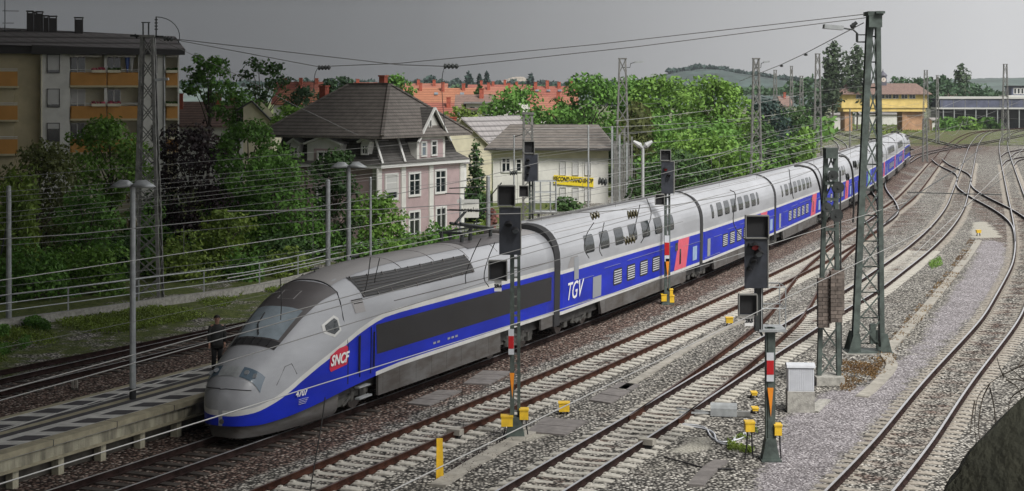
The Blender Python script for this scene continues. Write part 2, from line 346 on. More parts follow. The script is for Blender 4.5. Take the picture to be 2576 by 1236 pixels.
zz=np.full(len(P2),GZ); zz+=NR.uniform(-.012,.012,len(P2))*near
zz=np.where((sg<-14)&(P2[:,1]<200)&(P2[:,1]>20),GZ-.0,zz)
nx,ny=len(gx),len(gy)
def blur(a,k):
    a=a.reshape(ny,nx)
    for _ in range(k):
        b=a.copy(); b[1:-1,1:-1]=(a[:-2,1:-1]+a[2:,1:-1]+a[1:-1,:-2]+a[1:-1,2:]+2*a[1:-1,1:-1])/6; a=b
    return a.ravel()
path=blur(path,4); pale=blur(pale,2)
idx=np.arange(nx*ny).reshape(ny,nx)
fs=np.stack([idx[:-1,:-1],idx[:-1,1:],idx[1:,1:],idx[1:,:-1]],-1).reshape(-1,4)
me=bpy.data.meshes.new('ground'); me.from_pydata(np.column_stack([P2,zz]).tolist(),[],fs.tolist())
for nm,a in(('brown',brown),('path',path),('grass',grass),('pale',pale)):
    at_=me.attributes.new(nm,'FLOAT','POINT'); at_.data.foreach_set('value',a.astype(np.float32))
ground=bpy.data.objects.new('ground',me); C.objects.link(ground); tag(ground,'grey and brown track ballast, gravel path and weedy verge',None,kind='structure')
def ground_mat():
    m=bpy.data.materials.new('ballast'); m.use_nodes=True; t=m.node_tree; N=t.nodes; L=t.links; b=N['Principled BSDF']; b.inputs['Roughness'].default_value=.95; b.inputs['Specular IOR Level'].default_value=.2
    tc=N.new('ShaderNodeTexCoord')
    def noise(s,d=4,r=.6):
        n=N.new('ShaderNodeTexNoise'); n.inputs['Scale'].default_value=s; n.inputs['Detail'].default_value=d; n.inputs['Roughness'].default_value=r; L.new(tc.outputs['Object'],n.inputs[0]); return n.outputs[0]
    def ramp(i,cs):
        r=N.new('ShaderNodeValToRGB'); L.new(i,r.inputs[0]); e=r.color_ramp.elements
        e[0].position=cs[0][0]; e[0].color=(*cs[0][1],1); e[1].position=cs[-1][0]; e[1].color=(*cs[-1][1],1)
        for p,c in cs[1:-1]: q=e.new(p); q.color=(*c,1)
        return r.outputs[0]
    def mixc(f,a,b_,bt='MIX'):
        x=N.new('ShaderNodeMix'); x.data_type='RGBA'; x.blend_type=bt
        if hasattr(f,'links'): L.new(f,x.inputs[0])
        else: x.inputs[0].default_value=f
        for s,i in((a,6),(b_,7)):
            if hasattr(s,'links'): L.new(s,x.inputs[i])
            else: x.inputs[i].default_value=(*s,1)
        return x.outputs[2]
    vo=N.new('ShaderNodeTexVoronoi'); vo.inputs['Scale'].default_value=11.; vo.inputs['Randomness'].default_value=1; L.new(tc.outputs['Object'],vo.inputs[0])
    sp=N.new('ShaderNodeSeparateColor'); L.new(vo.outputs['Color'],sp.inputs[0])
    stone=ramp(sp.outputs[0],[(0,(.075,.073,.068)),(.3,(.22,.21,.195)),(.62,(.39,.375,.35)),(1,(.70,.68,.63))])
    stoneb=ramp(sp.outputs[1],[(0,(.045,.030,.026)),(.35,(.13,.083,.068)),(.75,(.25,.175,.145)),(1,(.48,.42,.37))])
    # dark gaps between stones
    gap=N.new('ShaderNodeMapRange'); L.new(vo.outputs['Distance'],gap.inputs[0]); gap.inputs[1].default_value=.34; gap.inputs[2].default_value=.60; gap.inputs[3].default_value=1.12; gap.inputs[4].default_value=.13
    def mulv(c,f):
        h=N.new('ShaderNodeVectorMath'); h.operation='SCALE'; L.new(c,h.inputs[0]); L.new(f,h.inputs[3]); return h.outputs[0]
    def attr(n):
        a=N.new('ShaderNodeAttribute'); a.attribute_name=n; return a.outputs['Fac']
    def soft(a,n,k=.9,lo=.45,hi=.6):       # edge broken up by noise
        x=N.new('ShaderNodeMath'); x.operation='MULTIPLY_ADD'; L.new(n,x.inputs[0]); x.inputs[1].default_value=k; 
        y=N.new('ShaderNodeMath'); y.operation='SUBTRACT'; L.new(a,y.inputs[0]); y.inputs[1].default_value=k/2; L.new(y.outputs[0],x.inputs[2])
        z=N.new('ShaderNodeMapRange'); L.new(x.outputs[0],z.inputs[0]); z.inputs[1].default_value=lo; z.inputs[2].default_value=hi; return z.outputs[0]
    n1=noise(.9,5); n2=noise(.28,4)
    big=ramp(n2,[(.3,(.86,.84,.80)),(.7,(1.08,1.07,1.06))])
    base=mixc(1,stone,big,'MULTIPLY')
    rustp=ramp(noise(.55,5),[(.60,(0,0,0)),(.74,(1,1,1))])
    base=mixc(soft(attr('brown'),n1,1.1,.4,.62),mixc(.0,base,stoneb),stoneb)
    rb=N.new('ShaderNodeMath'); rb.operation='MULTIPLY'; L.new(rustp,rb.inputs[0]); rb.inputs[1].default_value=.35
    base=mixc(rb.outputs[0],base,stoneb)
    vf=N.new('ShaderNodeTexVoronoi'); vf.inputs['Scale'].default_value=24.; L.new(tc.outputs['Object'],vf.inputs[0]); sf=N.new('ShaderNodeSeparateColor'); L.new(vf.outputs['Color'],sf.inputs[0])
    fine=ramp(sf.outputs[0],[(0,(.075,.068,.072)),(.4,(.19,.18,.19)),(.75,(.30,.285,.30)),(1,(.66,.64,.66))]); fine=mixc(1,fine,ramp(noise(.7,5),[(.3,(.78,.76,.75)),(.7,(1.12,1.1,1.1))]),'MULTIPLY')
    base=mulv(base,gap.outputs[0])
    base=mixc(soft(attr('path'),noise(2.2,6,.75),1.1,.42,.62),base,fine)
    palec=ramp(noise(30,3,.8),[(.3,(.20,.19,.16)),(.7,(.52,.50,.44))])
    base=mixc(soft(attr('pale'),n1,.8,.4,.6),base,palec)
    gr=ramp(noise(3.5,5,.7),[(.3,(.03,.042,.016)),(.5,(.085,.11,.03)),(.7,(.16,.17,.055))])
    base=mixc(soft(attr('grass'),noise(.5,5,.7),1.3,.50,.62),base,gr)
    L.new(base,b.inputs['Base Color'])
    bp=N.new('ShaderNodeBump'); bp.inputs['Strength'].default_value=.8; bp.inputs['Distance'].default_value=.05; bp.invert=True; L.new(vo.outputs['Distance'],bp.inputs['Height']); L.new(bp.outputs[0],b.inputs['Normal'])
    return m
me.materials.append(ground_mat())
# ---------------------------------------------------------------- train
def ip(x,tab): return float(np.interp(x,[a for a,_ in tab],[b for _,b in tab]))
_sg=np.arange(-1,24,.02)
def smt(tab,k=.25):
    v=np.interp(_sg,[a for a,_ in tab],[b for _,b in tab]); n=int(k/.02); ker=np.hanning(2*n+1); ker/=ker.sum()
    vv=np.convolve(np.pad(v,n,mode='edge'),ker,'valid'); return lambda s: float(np.interp(s,_sg,vv))
ztF=smt([(0,1.25),(.15,1.55),(.4,1.85),(.8,2.14),(1.3,2.40),(1.75,2.62),(2.2,2.90),(3,3.38),(3.8,3.76),(4.6,3.99),(5.4,4.13),(6.5,4.24),(8,4.3),(10,4.32),(24,4.32)],.22)
zmF=smt([(0,.90),(1,1.0),(2,1.25),(3,1.65),(4,2.1),(5,2.4),(6,2.6),(7.5,2.85),(9,2.95),(24,2.95)],.3)
zbF=smt([(0,.50),(.6,.48),(1.5,.56),(3.3,.74),(4.6,.86),(6.2,.96),(8,1.03),(9,1.04),(24,1.04)],.2)
stF=smt([(0,.84),(.5,.92),(1.15,1.14),(1.65,1.34),(2.15,1.56),(2.9,1.82),(4.,2.12),(5.2,2.45),(6.2,2.66),(7,2.77),(8,2.80),(24,2.80)],.2)
def wF(s): 
    u=1-min(max(s,0)/5.2,1); return 1.45*(1-u**3.1)**.40
NF=2.35
class Body:
    def __init__(s,zt,zm,w_,n,low=None): s.zt,s.zm,s.w,s.n=zt,zm,w_,n
    def y(s,x,z):
        w_=s.w(x); zm=s.zm(x); zt=s.zt(x)
        if z<=zm: return w_*(1-.035*((zm-z)/max(zm-.4,.3))**2)
        return w_*max(0,(1-min(1,((z-zm)/(zt-zm)))**s.n))**(1/s.n)
    def ztop(s,x,y):
        w_=s.w(x); zm=s.zm(x); zt=s.zt(x); return zm+(zt-zm)*max(0,1-min(1,abs(y)/w_)**s.n)**(1/s.n)
    def sidept(s,x,z,off,sgn=-1):          # point on the shell pushed out by off
        e=.02; y0=s.y(x,z); ty=s.y(x,z+e)-s.y(x,z-e); nn=Vector((2*e,-ty)); nn=Vector((nn[0],-ty)).normalized() if nn.length>1e-6 else Vector((1,0))
        return Vector((x,sgn*(y0+nn[0]*off),z+nn[1]*off))
    def toppt(s,x,y,off):
        e=.03; z=s.ztop(x,y); dx=(s.ztop(x+e,y)-s.ztop(x-e,y))/(2*e); dy=(s.ztop(x,y+e)-s.ztop(x,y-e))/(2*e)
        n=Vector((-dx,-dy,1)).normalized(); return Vector((x,y,z))+n*off
def side_patch(B,corners,off,ns=8,nz=4,sgn=-1,mb=None,m=0,thick=.0):
    # corners: (s,z) bl,br,tr,tl
    mb=mb or MB(); vs=[]
    for j in range(nz+1):
        for i in range(ns+1):
            u,v=i/ns,j/nz; a=[corners[0][k]*(1-u)*(1-v)+corners[1][k]*u*(1-v)+corners[2][k]*u*v+corners[3][k]*(1-u)*v for k in(0,1)]
            vs.append(B.sidept(a[0],a[1],off,sgn))
    n=ns+1; mb.add(vs,[(j*n+i,j*n+i+1,(j+1)*n+i+1,(j+1)*n+i) for j in range(nz) for i in range(ns)],m); return mb
def poly_patch(B,pts,off,sgn=-1,mb=None,m=0,rings=5):
    mb=mb or MB(); n=len(pts); cs=sum(a for a,_ in pts)/n; cz=sum(b for _,b in pts)/n
    vs=[B.sidept(cs,cz,off,sgn)]
    for k in range(1,rings+1):
        q=k/rings; vs+=[B.sidept(cs+(a-cs)*q,cz+(b_-cz)*q,off,sgn) for a,b_ in pts]
    fs=[(0,i+1,(i+1)%n+1) for i in range(n)]
    for k in range(rings-1):
        o=1+k*n; fs+=[(o+i,o+n+i,o+n+(i+1)%n,o+(i+1)%n) for i in range(n)]
    mb.add(vs,fs,m); return mb
def round_patch(B,s0,s1,z0,z1,r,off,sgn=-1,mb=None,m=0):
    pts=[]
    for cx,cz,a0 in((s1-r,z1-r,0),(s0+r,z1-r,90),(s0+r,z0+r,180),(s1-r,z0+r,270)):
        for k in range(5): a=R(a0+k*22.5); pts.append((cx+r*math.cos(a),cz+r*math.sin(a)))
    q=[]                                   # extra points on the long edges so that the patch follows the curve
    for i in range(len(pts)):
        a,b_=pts[i],pts[(i+1)%len(pts)]; q.append(a)
        if abs(a[0]-b_[0])+abs(a[1]-b_[1])>.25: q+=[(a[0]+(b_[0]-a[0])*k/4,a[1]+(b_[1]-a[1])*k/4) for k in(1,2,3)]
    return poly_patch(B,q,off,sgn,mb,m)
def top_patch(B,s0,s1,yl,yr,off,ns=10,ny_=8,mb=None,m=0,f=None):
    # yl,yr functions of u (0..1) giving the lateral limits; s from s0 to s1
    mb=mb or MB(); vs=[]
    for i in range(ns+1):
        u=i/ns; 
        for j in range(ny_+1):
            v=j/ny_; y=yl(u)*(1-v)+yr(u)*v; s=s0+(s1-s0)*u+(f(y) if f else 0); vs.append(B.toppt(s,y,off))
    n=ny_+1; mb.add(vs,[(i*n+j,i*n+j+1,(i+1)*n+j+1,(i+1)*n+j) for i in range(ns) for j in range(ny_)],m); return mb
BF=Body(ztF,zmF,wF,NF)
def loft_power(LEN):
    ss=[0,.02,.06,.12,.2,.3,.42,.56,.72,.9,1.1,1.3,1.55,1.8,2.1,2.4,2.7,3,3.3,3.6,4,4.4,4.8,5.2,5.6,6,6.5,7,7.5,8]+list(np.linspace(8.6,LEN,16)); ss=sorted(set(ss+[6.39,6.41]))
    mb=MB(); rows=None; prev=None
    for s in ss:
        zb=zbF(s); zm=zmF(s); zt=ztF(s); st=stF(s); h=.075; 
        if s<.02: zt=zb+.45;zm=zb+.3
        lo=1.045; hi=1.17 if s>6.4 else zb+.001
        z0=max(zb,.0); a=min(max(st-h,z0+.02),zt-.02); b_=min(a+2*h,zt-.01)
        zs=[z0,z0+.0005+(.125 if s>6.4 else .0),a*.5+(z0+.06)*.5 if s<=6.4 else (a+1.17)/2,a,b_]
        t0=max(b_,zm); zs+=[ (b_+t0)/2 if t0>b_+.02 else b_+.0005, t0+.001]
        k0=math.asin(min(1,max(0,((t0-zm)/(zt-zm)))**(NF/2)))
        for k in range(1,13):
            t=k0+(math.pi/2-k0)*k/12; zs.append(zm+(zt-zm)*math.sin(t)**(2/NF))
        if s==0: ring=[(0,0.0,z) for z in zs]
        ys=[BF.y(s,z) if s>0 else 0.25*BF.y(.02,z) for z in zs]; ys[-1]=0
        R_=[(s,-y,z) for y,z in zip(ys,zs)]; L_=[(s,y,z) for y,z in zip(ys[:-1],zs[:-1])][::-1]
        rows=len(R_)+len(L_); prev=len(zs)
        mb.v+=R_+L_
    nr=prev
    def mt(j,sa):
        j=j if j<nr-1 else rows-2-j
        if j==0: return 1 if sa>6.39 else 2
        if j in(1,2): return 2
        if j==3: return 1
        return 0
    for i in range(len(ss)-1):
        for j in range(rows-1):
            mb.f.append((i*rows+j,i*rows+j+1,(i+1)*rows+j+1,(i+1)*rows+j)); mb.m.append(mt(j,ss[i]))
    mb.f.append(tuple(range(rows))); mb.m.append(2 if 0 else 0); mb.f.append(tuple(range((len(ss)-1)*rows,len(ss)*rows))[::-1]); mb.m.append(0)
    mb.f.append((0,rows-1,(1)*rows+rows-1,rows)); mb.m.append(2)
    return mb
def bogie(s,parent,wb=3.0):
    b=MB()
    for y in(-1.0,1.0):
        b.box(s-wb/2-.4,s+wb/2+.4,y-.09,y+.09,.45,.68); b.box(s-.5,s+.5,y-.13,y+.13,.30,.52)
        for q in(-1,1): b.box(s+q*wb/2-.2,s+q*wb/2+.2,y-.14,y+.14,.28,.62); b.tube([(s+q*.75,y*1.12,.35),(s+q*.75,y*1.12,.75)],.10,8); b.bar((s+q*.2,y*1.14,.3),(s+q*.95,y*1.14,.62),.07)
    b.box(s-.3,s+.3,-.95,.95,.4,.7)
    o=b.build('bogie',[M['bogie']],parent)
    for q in(-1,1):
        w_=MB()
        for y in(-.75,.75): w_.tube([(s+q*wb/2,y-.07,.46),(s+q*wb/2,y+.07,.46)],.46,20)
        w_.tube([(s+q*wb/2,-.75,.46),(s+q*wb/2,.75,.46)],.09,8); w_.build('wheelset',[M['wheel']],o)
    return o
def sidetext(B,body,s,z,size,matn,parent,name,bold=0,shear=0,off=.02,ext=.004):
    # text on the near side: x along +s, up along +z, facing -y
    e=.15; p=B.sidept(s,z,off); ts=(B.sidept(s+e,z,off)-B.sidept(s-e,z,off)).normalized(); tz=(B.sidept(s,z+e/2,off)-B.sidept(s,z-e/2,off)).normalized(); nn=ts.cross(tz).normalized(); tz=nn.cross(ts)
    Mx=Matrix.Translation(p)@Matrix(((ts.x,tz.x,nn.x,0),(ts.y,tz.y,nn.y,0),(ts.z,tz.z,nn.z,0),(0,0,0,1)))
    return text_mesh(body,size,name,M[matn],parent,Mx,bold,shear,ext)
LW=21.15
def power_car(t,front=True):
    loft_power(LW).build('body',[M['silver'],M['twhite'],M['tblue']],t,smooth=True)
    # lower apron / snow plough
    mb=MB(); ss=[.25,.35,.5,.75,1.1,1.6,2.2,2.9,3.6,4.3]; n=13
    for s in ss:
        w_=wF(s-.12)*.90
        for z,k in((.13,.86),(.24,.93),(.36,.97),(zbF(s)+.02,1.0)): mb.v.append((s,-w_*k,z))
        for z,k in((zbF(s)+.02,1.0),(.36,.97),(.24,.93),(.13,.86)): mb.v.append((s,w_*k,z))
    for i in range(len(ss)-1):
        for j in range(7): mb.f.append((i*8+j,i*8+j+1,(i+1)*8+j+1,(i+1)*8+j)); mb.m.append(0)
    mb.f.append(tuple(range(8))); mb.m.append(0)
    mb.build('plough_apron',[M['skirt']],t,smooth=True)
    # side skirts between bogies
    for sg_ in(-1,1):
        mb=MB(); y0,y1=sorted((sg_*1.33,sg_*1.41)); mb.box(6.6,16.0,y0,y1,.34,1.055); 
        for k in range(8): mb.box(6.9+k*1.15,6.94+k*1.15,sg_*1.412-.003,sg_*1.412+.003,.4,1.0)
        mb.box(19.9,LW-.1,y0,y1,.6,1.055)
        mb.build('skirt',[M['skirt']],t)
    u=MB(); u.box(3.9,LW-.2,-1.15,1.15,.62,1.0); u.build('underframe',[M['under']],t)
    bogie(4.6,t); bogie(17.9,t)
    # cab
    wl=lambda u: -(.60+.30*u); wr=lambda u: (.60+.30*u)
    curve=lambda y: .22*y*y
    top_patch(BF,1.50,4.58,lambda u:-(.72+.28*u),lambda u:(.72+.28*u),.012,18,10,f=curve).build('cab_roof_panel',[M['nosepanel']],t,smooth=True)
    o=top_patch(BF,1.84,3.05,lambda u:-(.66+.08*u),lambda u:(.66+.08*u),.026,10,10,f=curve).build('windscreen',[M['cabglass']],t,smooth=True)
    wi=MB(); wi.tube([BF.toppt(1.9,-.05,.05),BF.toppt(2.3,.2,.06),BF.toppt(2.75,.25,.05)],.018,5); wi.build('wiper',[M['tblack']],o)
    mb=top_patch(BF,1.52,1.80,lambda u:-(.72+.02*u),lambda u:(.72+.02*u),.022,3,10,f=curve)
    o=mb.build('air_intake',[M['tblack']],t,smooth=True)
    mb=MB()
    for y in(-.5,-.25,0,.25,.5): mb.bar(BF.toppt(1.54+.22*y*y,y,.04),BF.toppt(1.79+.22*y*y,y,.04),.02)
    mb.build('intake_bar',[M['sigface']],o)
    mb=MB(); c=[(3.45,-.26),(3.45,.26),(3.9,.28),(3.9,-.28)]
    for i in range(4): a,b_=c[i],c[(i+1)%4]; mb.bar(BF.toppt(*a,.018),BF.toppt(*b_,.018),.03,.008)
    mb.build('roof_hatch',[M['roofgrey']],t)
    # seam behind the cab
    mb=MB(); P=[BF.sidept(6.1+ .25*(1-(z-1.2)/2.9),z,.004) for z in np.linspace(2.6,3.5,6)]
    P=[BF.sidept(4.62,1.0,.004),BF.sidept(4.60,2.15,.004),BF.sidept(4.46,2.99,.004),BF.sidept(4.6,3.4,.004)]+[BF.toppt(4.75,y,.006) for y in np.linspace(-1.0,1.0,11)]+[BF.sidept(4.6,3.4,.004,1),BF.sidept(4.46,2.99,.004,1),BF.sidept(4.60,2.15,.004,1)]
    mb.tube(P,.02,4); mb.build('cab_seam',[M['tblack']],t)
    # headlights and number plate grille
    for sg_ in(-1,1):
        a,b_=(.34,.88) if sg_>0 else (-.88,-.34)
        mb=top_patch(BF,.38,.66,lambda u:a,lambda u:b_,.018,4,7,f=lambda y:.30*y*y)
        o=mb.build('headlight',[M['lampglass']],t,smooth=True)
        for q in(.48,.68):
            c_=BF.toppt(.52+.3*q*q,sg_*q,.02); l_=MB(); l_.tube([c_,c_+Vector((-.02,0,.02))],.075,12); l_.build('lamp',[M['louvlight']],o)
    mb=top_patch(BF,.38,.66,lambda u:-.29,lambda u:.29,.014,4,5); mb.build('front_grille',[M['galv']],t)
    mb=MB(); 
    def s_at(yy,z): return min(np.arange(.01,2.5,.01),key=lambda s:abs(BF.y(s,z)-yy))
    P=[]
    for y in np.linspace(-.72,.72,17):
        z=1.50-.10*abs(y)**2; s=s_at(abs(y),z); P.append(Vector((s-.012,y*1.01,z)))
    mb.tube(P,.011,4); mb.build('hood_seam',[M['tblack']],t)
    mb=MB(); mb.tube([(-.02,-.05,.62),(.15,0,.62)],.07,10); mb.build('coupler',[M['bogie']],t)
    # side features
    for sg_ in(-1,1):
        B=BF
        side_patch(B,[(6.32,1.56),(LW-.22,1.56),(LW-.22,2.60),(6.25,2.60)],.010,14,4,sg_).build('side_panel_frame',[M['tblue']],t)
        side_patch(B,[(6.42,1.63),(LW-.32,1.63),(LW-.32,2.54),(6.35,2.54)],.018,14,4,sg_).build('dark_side_panel',[M['tdark']],t)
        mb=side_patch(B,[(5.85,3.42),(13.75,3.42),(13.65,4.0),(5.7,4.0)],.02,24,6,sg_)
        o=mb.build('roof_louvre',[M['louver']],t)
        mb=MB()
        for k in range(10):
            s=5.85+k*.86; mb.bar(B.sidept(s,3.42,.04,sg_),B.sidept(s,4.0,.04,sg_),.05,.03)
        for k in range(7):
            z=3.46+k*.08; mb.tube([B.sidept(s,z,.035,sg_) for s in np.linspace(5.85,13.7,12)],.010,4)
        mb.build('louvre_slats',[M['skirt']],o)
        w0=round_patch(B,3.05,3.95,2.45,2.62,.05,.01,sg_) if 0 else None
        vs=[(3.52,2.86),(4.0,3.02),(4.12,2.95),(4.14,2.68),(3.85,2.57),(3.50,2.70)]
        def grow(k):
            cx=sum(a for a,_ in vs)/6; cz=sum(b for _,b in vs)/6; return [(cx+(a-cx)*k,cz+(b-cz)*k) for a,b in vs]
        for k,mn,off,nm in((1.35,'twhite',.012,'cab_side_window_frame'),(1.0,'glass',.022,'cab_side_window')):
            g=grow(k); mb=poly_patch(B,g,off,sg_); mb.build(nm,[M[mn]],t)
        # door
        mb=MB()
        for s in(5.35,6.05):
            mb.bar(B.sidept(s,1.10,.015,sg_),B.sidept(s,2.35 if s<6 else 2.5,.015,sg_),.025,.02)
        mb.build('door_seam',[M['tblack']],t)
        for s in(5.22,6.18): mb=MB(); mb.tube([B.sidept(s,1.25,.05,sg_),B.sidept(s,2.35,.05,sg_)],.028,6); mb.build('handrail',[M['tdark']],t)
        mb=side_patch(B,[(5.15,3.02),(5.75,3.02),(5.72,3.42),(5.12,3.42)],.012,3,3,sg_); o=mb.build('side_vent',[M['roofgrey']],t)
        mb=MB(); mb.bar(B.sidept(5.15,3.40,.02,sg_),B.sidept(5.72,3.40,.02,sg_),.03,.02); mb.bar(B.sidept(5.2,3.3,.02,sg_),B.sidept(5.68,3.3,.02,sg_),.02,.02); mb.build('vent_slot',[M['tblack']],o)
        mb=MB(); P=[(.95,1.32),(1.5,1.75),(2.05,2.02),(2.15,1.7),(1.6,1.35)]
        P=[(1.15,1.5),(1.6,1.95),(1.85,2.0),(1.95,1.7)]
        mb.tube([B.sidept(a,b,.004,sg_) for a,b in P],.01,4); mb.build('nose_hatch_seam',[M['skirt']],t)
        mb=MB(); mb.tube([B.sidept(s,3.13,.004,sg_) for s in np.linspace(7.6,LW,8)],.012,4); mb.build('side_seam',[M['skirt']],t)
        mb=MB(); mb.box(5.3,6.1,*sorted((sg_*1.30,sg_*1.46)),.42,.47); mb.box(5.35,6.05,*sorted((sg_*1.25,sg_*1.43)),.75,.79); mb.build('step',[M['galv']],t)
    # logo plate on the near side
    if front:
        mb=MB(); P=[(3.55,1.98),(3.50,1.62),(3.58,1.52),(4.52,1.60),(4.56,1.66),(4.58,2.10),(4.50,2.17),(4.05,2.14)]
        mb.add([BF.sidept(a,b,.014) for a,b in P],[tuple(range(8))]); o=mb.build('logo_plate',[M['sncf']],t)
        sidetext(BF,'SNCF',4.03,1.82,.42,'white',o,'logo_lettering',bold=.012,shear=.3,off=.04)
        sidetext(BF,'4707',2.0,1.16,.25,'white',t,'number_lettering',bold=.006,shear=.15,off=.075)
        mb=MB()
        for k in range(4): mb.bar(BF.sidept(1.95,.98-.045*k,.03),BF.sidept(2.4-.04*k,.98-.045*k,.03),.018,.004)
        mb.build('small_lettering',[M['white']],t)
        mb=MB()
        for a in(10.4,10.7,11.5,11.8,12.1): mb.add([BF.sidept(a,1.38,.014),BF.sidept(a+.2,1.38,.014),BF.sidept(a+.2,1.45,.014),BF.sidept(a,1.45,.014)],[(0,1,2,3)])
        mb.build('side_lettering',[M['louvlight']],t)
    # roof
    mb=top_patch(BF,4.8,LW-.2,lambda u:-.75,lambda u:.75,.012,20,6); mb.build('roof_panel',[M['roofgrey']],t,smooth=True)
    mb=MB()
    for s,y in((5.6,.25),(8.2,.3)): p=BF.toppt(s,y,0); mb.tube([p,p+Vector((0,0,.12))],.02,6); mb.tube([p+Vector((-.25,0,.12)),p+Vector((.25,0,.12))],.035,6)
    mb.build('roof_horn',[M['steeldark']],t)
    for s in(8.9,11.3,13.8,16.3):
        mb=MB(); mb.tube([BF.toppt(s,y,.008) for y in np.linspace(-1.15,1.15,11)],.012,4); mb.build('roof_seam',[M['nosepanel']],t)
    # pantograph well
    mb=top_patch(BF,14.4,18.3,lambda u:-.85,lambda u:.85,.03,6,6); mb.build('pantograph_well',[M['nosepanel']],t)
    pg=MB(); z0=4.34
    for s in(14.9,15.6,17.4):
        for y in(-.4,.4): pg.tube([(s,y,z0),(s,y,z0+.28)],.07,8)
    pg.bar((14.8,-.45,z0+.3),(17.5,-.45,z0+.3),.06); pg.bar((14.8,.45,z0+.3),(17.5,.45,z0+.3),.06)
    pg.bar((14.9,-.45,z0+.3),(14.9,.45,z0+.3),.08); pg.bar((17.4,-.45,z0+.3),(17.4,.45,z0+.3),.08)
    pg.tube([(17.2,-.25,z0+.35),(15.2,-.2,z0+.62)],.05,8); pg.tube([(17.2,.25,z0+.35),(15.2,.2,z0+.62)],.05,8)
    if front:
        pg.tube([(15.2,0,z0+.62),(16.1,0,z0+1.0)],.05,8); 
    for dz in(0,.22): pg.bar((16.1+dz,-.75,z0+1.02),(16.1+dz,.75,z0+1.02),.06,.04)
    pg.build('pantograph',[M['steeldark']],t)
    mb=MB(); mb.box(18.8,19.4,-.5,.5,4.25,4.44); mb.box(19.7,20.5,-.35,.35,4.25,4.42); mb.tube([(18.9,-.2,4.4),(18.9,-.2,4.62)],.05,8); mb.build('roof_equipment',[M['skirt']],t)
BC=Body(lambda s:4.55,lambda s:2.95,lambda s:1.45,2.5)
def gangway(t,s,dep=.62,B=None,zt=4.5):
    mb=MB(); pts=[]
    for k in range(17):
        a=math.pi*k/16; y=-1.44*math.copysign(abs(math.cos(a))**(2/2.5),math.cos(a)); z=2.95+(zt-2.95)*math.sin(a)**(2/2.5); pts.append((y,z))
    pts=[(-1.40,.55)]+pts+[(1.40,.55)]
    mb.prism(pts,s,s+dep,ax='x'); 
    return mb.build('gangway',[M['tblack']],t)
